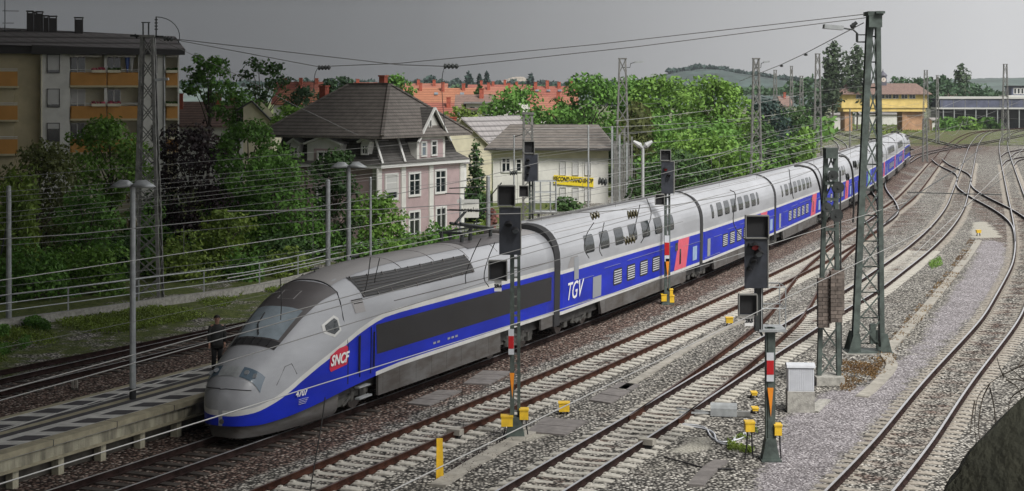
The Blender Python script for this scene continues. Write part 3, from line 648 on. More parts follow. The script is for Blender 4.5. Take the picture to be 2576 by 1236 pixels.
def coach(t,LEN,first=False,band='tred',seed=0,detail=True,plain=False):
    mb=MB(); zs=[.93,1.065,1.7,2.2,2.52,2.66,2.95]; n=2.5
    for k in range(1,13):
        a=math.pi/2*k/12; zs.append(2.95+1.60*math.sin(a)**(2/n))
    ss=[0]+list(np.linspace(.25,LEN-.25,14))+[LEN]; nr=len(zs); rows=2*nr-1
    for s in ss:
        ys=[BC.y(s,z) for z in zs]; ys[-1]=0; sh=.03 if s in(0,LEN) else 0
        mb.v+=[(s,-y*(1-sh),z-(sh if j>8 else 0)) for j,(y,z) in enumerate(zip(ys,zs))]+[(s,y*(1-sh),z-(sh if j>8 else 0)) for j,(y,z) in list(enumerate(zip(ys,zs)))[:-1]][::-1]
    mm=[1,2,2,2,1,0,0]+[0]*20
    for i in range(len(ss)-1):
        for j in range(rows-1):
            mb.f.append((i*rows+j,i*rows+j+1,(i+1)*rows+j+1,(i+1)*rows+j)); jj=j if j<nr-1 else rows-2-j; mb.m.append(mm[jj])
    mb.f.append(tuple(range(rows))); mb.m.append(0); mb.f.append(tuple(range((len(ss)-1)*rows,len(ss)*rows))[::-1]); mb.m.append(0)
    mb.build('body',[M['silver'],M['twhite'],M['tblue']],t,smooth=False)
    top=MB(); 
    top_patch(BC,.3,LEN-.3,lambda u:-.15,lambda u:.15,.02,6,2,mb=top); top.build('roof_rib',[M['nosepanel']],t)
    mb=MB()
    for y in(-.75,.75,-1.12): mb.tube([BC.toppt(s,y,.004) for s in np.linspace(.2,LEN-.2,10)],.014,4)
    mb.build('roof_seam',[M['roofgrey']],t)
    if first: us=[2.95+1.99*k for k in range(7)]; uw=1.18; ls=[6.7+1.93*k for k in range(4)]; lw=1.12
    else: us=[1.75]+[3.1+1.72*k for k in range(6)]+[13.3]; uw=1.15; ls=[4.3+1.75*k for k in range(5)]; lw=1.15
    for sg_ in(-1,1):
        for i,s in enumerate(us):
            w_=uw if first or 0<i<7 else .5
            o=round_patch(BC,s,s+w_,3.08,3.80,.12,.012,sg_).build('window',[M['glass']],t)
        for s in ls:
            f=round_patch(BC,s-.06,s+lw+.06,1.36,2.06,.14,.008,sg_).build('window',[M['tblack']],t)
            if detail:
                bl=MB()
                for k in range(6): 
                    z=1.44+k*.10; bl.add([BC.sidept(a,b_,.02,sg_) for a,b_ in((s+.05,z),(s+lw-.05,z),(s+lw-.05,z+.045),(s+.05,z+.045))],[(0,1,2,3)])
                bl.build('window_blind',[M['cabinet']],f)
        # door band, leaning
        if plain: continue
        d0=LEN-(4.9 if first else 5.1)
        dw=2.25
        off=.010
        side_patch(BC,[(d0,1.066),(d0+dw-.1,1.066),(d0+dw+.45,2.519),(d0+.75,2.519)],off,4,6,sg_).build('door',[M[band]],t)
        f=round_patch(BC,d0+.92,d0+1.18,1.30,2.05,.06,.02,sg_).build('door_window',[M['glass']],t)
        round_patch(BC,d0+.15,d0+.62,2.0,2.4,.06,.016,sg_).build('window',[M['glass']],t)
        round_patch(BC,LEN-1.55,LEN-.75,1.25,1.95,.03,.016,sg_).build('side_cabinet_door',[M['paleblue']],t)
        if first:
            side_patch(BC,[(1.55,2.15),(2.1,2.15),(2.1,3.05),(1.55,3.05)],.016,2,4,sg_).build('vent',[M['louvlight']],t)
            side_patch(BC,[(3.9,1.15),(5.0,1.15),(5.0,2.02),(3.9,2.02)],.016,2,4,sg_).build('vent',[M['louvlight']],t)
            side_patch(BC,[(.75,2.70),(2.0,2.70),(2.0,3.1),(1.15,3.1)],.010,3,2,sg_).build('side_panel',[M['roofgrey']],t)
        else: side_patch(BC,[(.75,1.2),(1.4,1.2),(1.4,2.1),(.75,2.1)],.016,2,4,sg_).build('vent',[M['louvlight']],t)
        mb=MB(); 
        for a,b_,z in((2.2,4.0,2.09),(5.4,7.6,2.25),(8.6,LEN-5.2,2.28),(LEN-3.4,LEN-.1,2.12),(.2,3.6,1.16)): mb.bar(BC.sidept(a,z,.014,sg_),BC.sidept(b_,z,.014,sg_),.022,.006)
        mb.build('side_line',[M['louvlight']],t)
    for sg_ in(-1,1):
        mb=MB(); a,b_=(4.9,LEN-2.6) if first else (2.2,LEN-2.2)
        mb.prism([(a,.93),(a+.25,.36),(b_-.2,.36),(b_,.93)],*sorted((sg_*1.30,sg_*1.415))); 
        for k in range(6): s=a+.8+k*(b_-a-1.6)/5; mb.box(s,s+.03,sg_*1.42-.004,sg_*1.42+.004,.42,.88)
        mb.build('skirt',[M['skirt']],t)
    mb=MB(); mb.box(.3,LEN-.3,-1.2,1.2,.55,.95); mb.build('underframe',[M['under']],t)
    if first: bogie(2.9,t)
    bogie(LEN+.3,t)
    gangway(t,LEN+.005,.5)
    if first: gangway(t,-.62,.615)
    # roof cable across the joint
    mb=MB(); mb.tube([BC.toppt(LEN-.2,y,.07) for y in np.linspace(-1.2,.2,7)],.03,5); mb.build('roof_cable',[M['tblack']],t)
def place_car(t,s0,s1,rev=False):
    a,b_=cpos(s0),cpos(s1)
    if rev: a,b_=b_,a
    d=b_-a; t.location=a; t.rotation_euler=(0,0,math.atan2(d.y,d.x))
S0=1.30
t=thing('locomotive','leading blue and silver power car with the number 4707 and a red logo','power car',group='cars of the blue and silver train')
power_car(t); place_car(t,S0,S0+LW)
c1=thing('passenger_coach','first double deck coach behind the leading power car, lettered TGV','train coach',group='cars of the blue and silver train')
coach(c1,21.0,True); place_car(c1,23.12,44.12)
sidetext(BC,'TGV',1.55,1.72,.98,'white',c1,'side_lettering',bold=.004,shear=.35,off=.02)
c2=thing('passenger_coach','second double deck coach, with a red door band behind the tall black signal mast','train coach',group='cars of the blue and silver train')
CL=18.6
coach(c2,CL); place_car(c2,44.75,44.75+CL)
lab=['third double deck coach, its red door band just left of the counterweight mast','fourth double deck coach, partly behind the counterweight mast','fifth double deck coach, the one with pale green door band','sixth double deck coach, crossed by the tall green lamp mast','seventh double deck coach, right of the tall green lamp mast','eighth double deck coach, last one before the rear power car']
cm=None; s=64.0
for i,l in enumerate(lab):
    if i==2:
        c=thing('passenger_coach',l,'train coach',group='cars of the blue and silver train'); coach(c,CL,band='mint',detail=False); src=c
    else: c=copy_tree(c2); c['label']=l
    place_car(c,s,s+CL); s+=CL+.62
t2=thing('locomotive','rear power car at the far end of the train, close to the signal box','power car',group='cars of the blue and silver train')
power_car(t2,False); place_car(t2,s+.1,s+.1+LW,rev=True); gangway(t2,LW+.0,.1)
TEND=s+.1+LW
#@@PLAT
# ---------------------------------------------------------------- platform
PH=.76
def strip(e0,e1,n=40):   # two polylines of equal length
    pass
PN=[G(0,1148.8,PH),G(520,998.7,PH)]; PFa=[G(0,1054.5,PH),G(541,915,PH)]
# platform follows the train track at a constant distance
dN=-2.12; 
def pl(d,y0=30,y1=118): Q=offs(CEN,d); Q=Q[(Q[:,1]>y0)&(Q[:,1]<y1)]; return resample(Q,1.0)
PW=3.2
pt=thing('platform','long narrow platform with dark hatched paving behind the train nose','platform')
def ribbon(d0,d1,z,name,matn,parent,th=None):
    Q=pl((d0+d1)/2); A=offs(Q,-(d1-d0)/2*1); B_=offs(Q,(d1-d0)/2); mb=MB(); n=len(Q)
    for a,b_ in zip(A,B_): mb.v+=[(a[0],a[1],z),(b_[0],b_[1],z)]
    mb.f=[(2*i,2*i+1,2*i+3,2*i+2) for i in range(n-1)]; mb.m=[0]*(n-1)
    if th:
        k=len(mb.v); mb.v+=[(v[0],v[1],z-th) for v in mb.v[:k]]
        for i in range(n-1): mb.f+=[(2*i,2*i+2,k+2*i+2,k+2*i),(2*i+1,2*i+3,k+2*i+3,k+2*i+1)]; mb.m+=[0,0]
        mb.f+=[(0,1,k+1,k),(2*n-2,2*n-1,k+2*n-1,k+2*n-2)]; mb.m+=[0,0]
    return mb.build(name,[M[matn]],parent)
ribbon(dN-PW+.0,dN,PH,'slab','platw',pt,.16)
ribbon(dN-.36,dN+.03,PH+.012,'edge_coping','plattan',pt,.15)
ribbon(dN-PW-.03,dN-PW+.17,PH+.012,'edge_coping','plattan',pt,.15)
ribbon(dN-.42,dN-.06,PH-.16,'front_wall','platface',pt,.30)
ribbon(dN-.30,dN-.02,PH-.455,'ledge','plattan',pt,.07)
ribbon(dN-.62,dN-.45,PH-.2,'back_wall','concdark',pt,.85)
ribbon(dN-PW+.05,dN-PW+.2,PH-.16,'rear_wall','platface',pt,.85)
f=lambda q: dN-PW*q
ribbon(f(.51),f(.42),PH+.004,'dark_paving_strip','platd',pt); ribbon(f(.67),f(.59),PH+.004,'dark_paving_strip','platd',pt); ribbon(f(.59),f(.51),PH+.004,'tan_paving_strip','plattan',pt)
Q0=pl(0); 
def at_s(d,s): 
    Q=PLC[d]; dd=PLD[d]; return (np.interp(s,dd,Q[:,0]),np.interp(s,dd,Q[:,1]))
PLC={};PLD={}
for q in(.13,.32,.69,.92):
    Q=offs(pl(dN-PW/2),-(f(q)-(dN-PW/2))*-1); PLC[q]=Q
    T0=np.r_[0,np.cumsum(np.linalg.norm(np.diff(pl(dN-PW/2),axis=0),axis=1))]; PLD[q]=T0
for qa,qb,nm,ph in((.13,.32,'near',0),(.69,.92,'far',.7)):
    mb=MB()
    for k in range(0,78):
        s=k*1.26+ph
        P=[at_s(qa,s+.30),at_s(qa,s+1.02),at_s(qb,s+.72),at_s(qb,s+.0)]
        if s+2.8>PLD[qa][-1]: break
        mb.add([(a,b_,PH+.0045) for a,b_ in P],[(0,1,2,3)])
    mb.build('hatched_paving',[M['platd']],pt)
Q=pl(dN-.22); D_=arclen(Q)
def bits(name,matn,s0,step,bx,off):
    Q=pl(off); D_=arclen(Q); pm=None
    for s in np.arange(s0,D_[-1],step):
        x,y=np.interp(s,D_,Q[:,0]),np.interp(s,D_,Q[:,1]); x2,y2=np.interp(s+.5,D_,Q[:,0]),np.interp(s+.5,D_,Q[:,1]); a=math.atan2(y2-y,x2-x)
        if pm is None: o=MB().box(*bx).build(name,[M[matn]],pt); pm=o.data
        else: o=bpy.data.objects.new(name,pm); C.objects.link(o); o.parent=pt
        o.location=(x,y,0); o.rotation_euler=(0,0,a)
bits('pillar','platface',.6,1.72,(-.11,.11,-.12,.10,GZ-.1,PH-.46),dN-.22)
bits('coping_joint','under',.9,2.6,(-.012,.012,-.136,.27,PH-.15,PH+.0145),dN-.1)
#@@PART3
# ---------------------------------------------------------------- masts, signals and lamps
class Loc:                     # local frame of a thing standing at the ground point below picture point (px,py)
    def __init__(s,px,py,gz=None,Y=None):
        g=GZ if gz is None else gz; s.gz=g; s.Y=Y or F*(CH-g)/(py-HY); s.px=px; s.o=Vector(((px-1288)*s.Y/F,s.Y,g)); s.k=s.Y/F
    def x(s,px,dy=0): return (px-1288)*(s.Y+dy)/F-s.o.x
    def z(s,py,dy=0): return CH-(py-HY)*(s.Y+dy)/F-s.gz
    def p(s,px,py,dy=0): return Vector((s.x(px,dy),dy,s.z(py,dy)))
    def box(s,mb,x0,y0,x1,y1,d0=-.1,d1=.1,m=0):
        a,b=sorted((s.x(x0),s.x(x1))); c,d=sorted((s.z(y0),s.z(y1))); return mb.box(a,b,d0,d1,c,d,m)
def lattice(t,w0,w1,d0,d1,h,matn,leg=.12,bar=.05,step=1.15,top=True,single=False,z0=0.):
    def c(z,sx,sy): q=(z-z0)/(h-z0); return Vector((sx*(w0+(w1-w0)*q)/2,sy*(d0+(d1-d0)*q)/2,z))
    for sx in(-1,1):
        for sy in(-1,1):
            mb=MB(); a,b=c(z0,sx,sy),c(h,sx,sy)
            mb.bar(a+Vector((-sx*leg/2,0,0)),b+Vector((-sx*leg/2,0,0)),leg,.025,up=(0,1,0)) ; mb.bar(a+Vector((0,-sy*leg/2,0)),b+Vector((0,-sy*leg/2,0)),.025,leg,up=(0,1,0)); mb.build('leg',[M[matn]],t)
    mb=MB(); n=max(3,int((h-z0)/step)); 
    for i in range(n):
        za,zb=z0+(h-z0)*i/n,z0+(h-z0)*(i+1)/n
        for sy in(-1,1):
            mb.bar(c(za,-1,sy),c(zb,1,sy),bar,.015,up=(0,1,0))
            if not single: mb.bar(c(za,1,sy)+Vector((0,.02*sy,0)),c(zb,-1,sy)+Vector((0,.02*sy,0)),bar,.015,up=(0,1,0))
        for sx in(-1,1):
            mb.bar(c(za,sx,-1 if i%2 else 1),c(zb,sx,1 if i%2 else -1),.015,bar,up=(0,1,0))
    mb.build('bracing',[M[matn]],t)
    if top: mb=MB(); mb.box(-w1/2-.06,w1/2+.06,-d1/2-.06,d1/2+.06,h-.05,h+.06); mb.build('cap_plate',[M[matn]],t)
def lamp_arm(t,pts,head0,head1,matn='steeldark',w_=.3):
    mb=MB(); mb.tube(pts,.035,6); o=mb.build('lamp_arm',[M[matn]],t)
    mb=MB(); mb.bar(head0,head1,w_,.16); h=mb.build('lamp_head',[M['galv']],o)
    return o
# tall green mast at the right
l=Loc(2182,885); t=thing('lattice_mast','tall dark green lattice mast at the right with a lamp arm near its top','lattice mast',l.o)
hT=l.z(34)
xa,xb=l.x(2140),l.x(2227)
for sx in(0,1):
    b0,b1=(l.p(2150,872),l.p(2188,34)) if sx==0 else (l.p(2218,872),l.p(2208,34))
    mb=MB()
    W=.22 if sx==0 else .17
    for dy in(-.15,.15):
        mb.bar(b0+Vector((0,dy,0)),b1+Vector((0,dy*.8,0)),W,.05,up=(0,1,0)); e=W/2*(1 if sx==0 else -1)
        mb.bar(b0+Vector((e,dy*.5,0)),b1+Vector((e,dy*.4,0)),.03,.16,up=(0,1,0))
    mb.build('leg',[M['steelgreen']],t)
mb=MB(); n=13
def lg(z,sx,dy):
    b0,b1=(l.p(2150,872),l.p(2188,34)) if sx==0 else (l.p(2218,872),l.p(2208,34)); q=z/hT; return b0.lerp(b1,q)+Vector(((.1 if sx==0 else -.1),dy*(1-.2*q),0))
for i in range(n):
    za,zb=hT*i/n+.1,hT*(i+1)/n
    for dy in(-.15,):
        mb.bar(lg(za,0,dy),lg(zb,1,dy),.055,.015,up=(0,1,0)); mb.bar(lg(za,1,dy+.03),lg(zb,0,dy+.03),.055,.015,up=(0,1,0))
    mb.bar(lg(za,0,.15),lg(za,1,.15),.05,.015,up=(0,1,0))
mb.build('bracing',[M['steelgreen']],t)
mb=MB(); l.box(mb,2178,30,2216,40,-.45,.45); l.box(mb,2180,40,2213,70,-.44,-.42); l.box(mb,2196,30,2218,36,-.6,.6); mb.build('mast_head',[M['steelgreen']],t)
mb=MB(); 
for a,b,c_ in((2128,2160,2150),(2210,2238,2218)):
    mb.prism([(l.x(a),.0),(l.x(b),.0),(l.x(c_)+.12,.75),(l.x(c_)-.12,.75)],-.46,-.43); mb.prism([(l.x(a),.0),(l.x(b),.0),(l.x(c_)+.12,.75),(l.x(c_)-.12,.75)],.43,.46)
mb.box(l.x(2126),l.x(2240),-.6,.6,-.05,.05); mb.build('foot_plate',[M['steelgreen']],t)
mb=MB(); mb.box(l.x(2124)-.1,l.x(2242)+.15,-.75,.75,-.25,.02); mb.build('foundation',[M['conc']],t)
o=lamp_arm(t,[l.p(2180,106),l.p(2157,106),l.p(2156,84),l.p(2146,75),l.p(2118,71)],l.p(2120,71),l.p(2072,67),w_=.42)
mb=MB(); mb.tube([l.p(2182,88),l.p(2156,88)],.025,6); mb.tube([l.p(2156,106),l.p(2156,84)],.05,6); mb.build('arm_bracket',[M['steeldark']],o)
for k in range(3):
    mb=MB(); mb.tube([l.p(2142+4*k,67-3*k),l.p(2147+4*k,63-3*k)],[.07,.07],8); mb.build('insulator',[M['steeldark']],t)
mb=MB(); l.box(mb,2189,815,2203,865,-.05,.15); mb.build('cable_box',[M['steelgreen']],t)
# mast with counterweights
l=Loc(2085,965); t=thing('counterweight_mast','shorter dark lattice mast with three stacks of brown counterweights, left of the tall mast','lattice mast',l.o)
hM=l.z(372)
mb=MB(); mb.box(l.x(2048),l.x(2118),-.5,.6,-.3,.28); mb.build('foundation',[M['conc']],t)
for x0,x1 in((2060,2078),(2110,2101)):
    for dy in(-.1,.1):
        mb=MB(); mb.bar(l.p(x0,945)+Vector((0,dy,0)),l.p(x1,372)+Vector((0,dy*.7,0)),.14,.04,up=(0,1,0)); mb.build('leg',[M['steelgreen']],t)
mb=MB(); n=9
for i in range(n):
    for dy in(-.1,):
        A=l.p(2060,945).lerp(l.p(2078,372),i/n)+Vector((0,dy,0)); B_=l.p(2110,945).lerp(l.p(2101,372),(i+1)/n)+Vector((0,dy*.9,0)); A2=l.p(2060,945).lerp(l.p(2078,372),(i+1)/n)+Vector((0,dy,0)); B2=l.p(2110,945).lerp(l.p(2101,372),i/n)+Vector((0,dy,0))
        mb.bar(A,B_,.05,.015,up=(0,1,0)); mb.bar(A2+Vector((0,.02,0)),B2+Vector((0,.02,0)),.05,.015,up=(0,1,0))
for y in(425,460,500,575): l.box(mb,2072,y-4,2106,y+4,-.32,-.28)
mb.build('bracing',[M['steelgreen']],t)
mb=MB(); l.box(mb,2074,372,2104,398,-.3,.3); mb.build('mast_head',[M['steelgreen']],t)
for x0,y0,x1,y1,d in((2052,697,2080,820,-.35),(2081,677,2110,805,-.5),(2108,675,2126,790,.25)):
    mb=MB(); n=13
    for i in range(n):
        ya=y0+(y1-y0)*i/n; yb=y0+(y1-y0)*(i+1)/n; xm=x0+(x1-x0)*(.38 if i%2 else .6)
        l.box(mb,x0,ya+.7,xm-.5,yb-.3,d-.14,d+.14); l.box(mb,xm+.5,ya+.7,x1,yb-.3,d-.14,d+.14)
    mb.build('counterweight',[M['brickw']],t)
for x,y,r_,d in((2090,440,.17,-.4),(2103,470,.2,-.42),(2075,520,.17,-.4),(2098,540,.22,-.45)):
    mb=MB(); c=l.p(x,y); mb.tube([c+Vector((0,d-.03,0)),c+Vector((0,d+.05,0))],r_,16); mb.tube([c+Vector((0,d-.06,0)),c+Vector((0,d+.3,0))],.05,8); mb.build('pulley',[M['steeldark']],t)
mb=MB(); mb.tube([l.p(2118,920)+Vector((0,.1,0)),l.p(2115,430)+Vector((0,.1,0))],.03,6); mb.tube([l.p(2116,700)+Vector((0,.3,0)),l.p(2110,455)+Vector((0,.2,0))],.02,5); mb.build('guide_rod',[M['steeldark']],t)
# lattice masts farther away
def far_mast(px,ytop,Y,w0,w1,label,lamp=None,matn='steelgrey',step=1.5,leg=.12,base=None,bar=.06):
    l=Loc(px,0,Y=Y); t=thing('lattice_mast',label,'lattice mast',l.o,group='lattice masts of the overhead line'); h=l.z(ytop)
    lattice(t,w0,w1,w0*.8,w1*.8,h,matn,leg=leg,bar=bar,step=step)
    if lamp:
        p=[l.p(px,lamp[1]+14),l.p(px+lamp[0]*.35,lamp[1]+14),l.p(px+lamp[0]*.38,lamp[1]+4),l.p(px+lamp[0]*.6,lamp[1]+1)]
        lamp_arm(t,p,l.p(px+lamp[0]*.55,lamp[1]+1),l.p(px+lamp[0],lamp[1]-1))
    return t,l
t,l=far_mast(372,92,80,1.35,.62,'wide grey lattice mast behind the railing at the left, in front of the flats',step=1.0,leg=.13,bar=.05)
mb=MB(); mb.bar(l.p(328,90),l.p(412,93),.12,.1); mb.bar(l.p(340,86),l.p(345,97),.08); mb.tube([l.p(360,88),l.p(360,56)],.04,6); mb.tube([l.p(374,88),l.p(374,56)],.04,6); mb.bar(l.p(356,57),l.p(378,57),.05); mb.build('cross_arm',[M['steeldark']],t)
mb=MB(); mb.tube([l.p(393,90),l.p(393,42)],.035,6)
for y in(50,58,66,74): mb.tube([l.p(389,y),l.p(397,y)],.03,5)
mb.tube([l.p(394,43)]+[l.p(394+58*math.sin(a)+0*a,43+0+55*(1-math.cos(a))*.9) for a in np.linspace(.2,1.9,8)],.018,4); mb.build('aerial',[M['steeldark']],t)
mb=MB(); mb.bar(l.p(385,202),l.p(424,199),.28,.12); mb.build('lamp_head',[M['galv']],t)
far_mast(1566,148,148,1.5,.62,'tall lattice mast with a lamp arm right of the second hand shop',lamp=(54,156),step=1.3)
far_mast(1902,148,148,1.15,.55,'tall lattice mast with a lamp arm in front of the big green trees',lamp=(34,156),step=1.3)
far_mast(2057,136,230,1.2,.6,'thin lattice mast left of the two poplars',step=1.6)
far_mast(1991,167,300,.9,.4,'thin distant mast, left neighbour of the mast by the poplars',step=2)
far_mast(1950,177,300,1.0,.5,'distant short lattice mast farthest left of the junction masts',step=2)
far_mast(2016,192,280,.9,.5,'distant mast halfway between two taller thin masts',step=2)
far_mast(2529,162,330,1.5,.7,'distant lattice mast in front of the station roof at the right',step=2)
far_mast(2329,177,420,1.6,.8,'distant lattice mast showing above the right end of the signal box roof',step=2)
far_mast(2358,400-210,330,.7,.4,'slim distant mast right of the signal box, beside the trees',step=2)
far_mast(2327,300,240,.8,.5,'lattice mast standing in front of the right pier of the signal box',step=1.2)
far_mast(1328,286,84,.62,.5,'short lattice mast carrying a black signal, left of the second hand shop roof',step=.6,leg=.1,bar=.05)
for i in range(9):
    px=1540+i*6.2; l=Loc(px,0,Y=139+i*.7); t=thing('slim_post',['leftmost','second from left','third from left','fourth from left','middle','fourth from right','third from right','second from right','rightmost'][i]+' slim grey post in the row beside the big lattice mast','post',l.o,group='slim posts beside the big lattice mast'); mb=MB(); mb.bar((0,0,0),(0,0,l.z(318+ (i*37)%90)),.13,.16); mb.build('post',[M['steelgrey' if i%3 else 'galv']],t)
# plain poles
def pole(px,ytop,Y,r_,label,matn='galv',gz=None,arm=None,grp=None):
    l=Loc(px,0,Y=Y,gz=gz); t=thing('pole',label,'pole',l.o,group=grp); mb=MB(); mb.tube([(0,0,0),(0,0,l.z(ytop))],[r_*1.25,r_],10); mb.build('shaft',[M[matn]],t)
    mb=MB(); mb.tube([(0,0,l.z(ytop)),(0,0,l.z(ytop)+.05)],[r_*1.1,r_*.5],10); mb.build('cap',[M[matn]],t)
    if arm:
        for a in arm: mb=MB(); mb.tube([l.p(*q) for q in a],.035,6); mb.build('arm',[M['steeldark']],t)
    return t
pole(825,455,66,.09,'thick grey pole left of the double lamp, behind the locomotive roof')
pole(932,448,72,.05,'thin grey pole right of the platform lamp behind the locomotive')
pole(1228,445,88,.11,'grey pole with slanting arms in front of the pink house corner',arm=[[(1228,500),(1262,460)],[(1228,520),(1170,590)],[(1228,470),(1130,474)]])
pole(1158,498,92,.06,'thin grey pole before the white board of the pink house',arm=[[(1120,487),(1200,489)]])
pole(22,470,72,.10,'short grey pole at the far left edge behind the railing',arm=[[(22,545),(2,640)]])
pole(1480,318,118,.06,'thin grey pole in front of the yellow shop sign')
pole(1293,342,112,.05,'thin lamp pole in front of the left end of the shop roof',arm=[[(1293,345),(1316,338)]])
pole(2187,235,330,.13,'distant pole left of the signal box',matn='steelgrey')
pole(2138,365-90,300,.12,'distant pole under the left end of the signal box',matn='steelgrey')
# double lamps on the platform
def umbrella_lamp(px,Y,ytop,label):
    l=Loc(px,0,Y=Y,gz=PH); t=thing('platform_lamp',label,'street lamp',l.o,group='double lamps on the platform'); h=l.z(ytop)
    mb=MB(); mb.tube([(0,0,.0),(0,0,.32)],.10,12); mb.build('pole_sleeve',[M['tblack']],t)
    mb=MB(); mb.tube([(0,0,.3),(0,0,h-.05)],[.095,.075],12); mb.build('pole',[M['galv']],t)
    for s in(-1,1):
        mb=MB(); P=[(0.0,.12),(.25,.30),(.62,.32),(1.0,.10),(1.18,-.02),(1.0,-.06),(.5,-.08),(.06,-.02)]
        vs=[];n=7
        for k in range(n):
            q=k/(n-1)*2-1; w_=.42*(1-.35*0); sc_=math.sqrt(max(0,1-abs(q)**2.5*.9)); 
            for a,b in P: vs.append((s*(a*(.55+.45*sc_)*.55+.02),q*w_*.62,h-.08+b*(.25+.75*sc_)*.6))
        m_=len(P); fs=[(k*m_+j,k*m_+(j+1)%m_,(k+1)*m_+(j+1)%m_,(k+1)*m_+j) for k in range(n-1) for j in range(m_)]+[tuple(range(m_)),tuple(range((n-1)*m_,n*m_))]
        mb.add(vs,fs); mb.build('lamp_shade',[M['galv']],t,smooth=True)
    return t
umbrella_lamp(334,48.3,462,'near double lamp on the platform, pole base in full view at left')
umbrella_lamp(877,59.6,415,'double lamp behind the locomotive nose, its base hidden by the train')
l=Loc(1617,0,Y=118); t=thing('twin_lamp','white twin armed lamp between the big lattice mast and the trees','street lamp',l.o)
mb=MB(); mb.tube([(0,0,0),(0,0,l.z(372))],.11,8); mb.build('pole',[M['blindlike']],t)
for s in(-1,1): mb=MB(); mb.tube([l.p(1617,374),l.p(1617+s*9,366),l.p(1617+s*24,356)],[.06,.22,.10],8); mb.build('lamp_head',[M['blindlike']],t)
for px,py in((583,470),(1212,488)):
    pass
# ---- signals
def hooded(t,l,cx,cy,r_,col=None,parent=None):
    c=l.p(cx,cy)+Vector((0,parent,0)); mb=MB(); vs=[];n=10
    for k in range(n+1):
        a=math.pi*k/n; vs+=[c+Vector((r_*math.cos(a),0,r_*math.sin(a))),c+Vector((r_*1.05*math.cos(a),-.26,r_*.9*math.sin(a)-.05))]
    mb.add(vs,[(2*k,2*k+1,2*k+3,2*k+2) for k in range(n)]); o=mb.build('lamp_hood',[M['sigface']],t)
    mb=MB(); mb.tube([c+Vector((0,-.01,0)),c+Vector((0,-.03,0))],r_*.8,12); mb.build('signal_lens',[M[col or 'sigface']],t); return o
def screenbox(t,l,x0,y0,x1,y1,d=.35,rim='r',nm='number_screen',front=-.35):
    mb=MB(); a,b=sorted((l.x(x0),l.x(x1))); c,e=sorted((l.z(y0),l.z(y1))); f0=front
    mb.box(a,b,f0+.12,f0+d,c,e); o=mb.build(nm,[M['sigback']],t)
    mb=MB(); w_=.05
    mb.box(a-.02,b+.02,f0-.05,f0+.125,e,e+.03); mb.box(b,b+.03,f0-.05,f0+.125,c,e); mb.box(a-.03,a,f0-.05,f0+.125,c,e); mb.box(a-.02,b+.02,f0+.02,f0+.125,c-.03,c); mb.build('screen_hood',[M['sigrim']],o)
    mb=MB(); mb.box(a+.04,b-.04,f0+.105,f0+.118,c+.04,e-.04); mb.build('screen_glass',[M['sigface']],o); return o
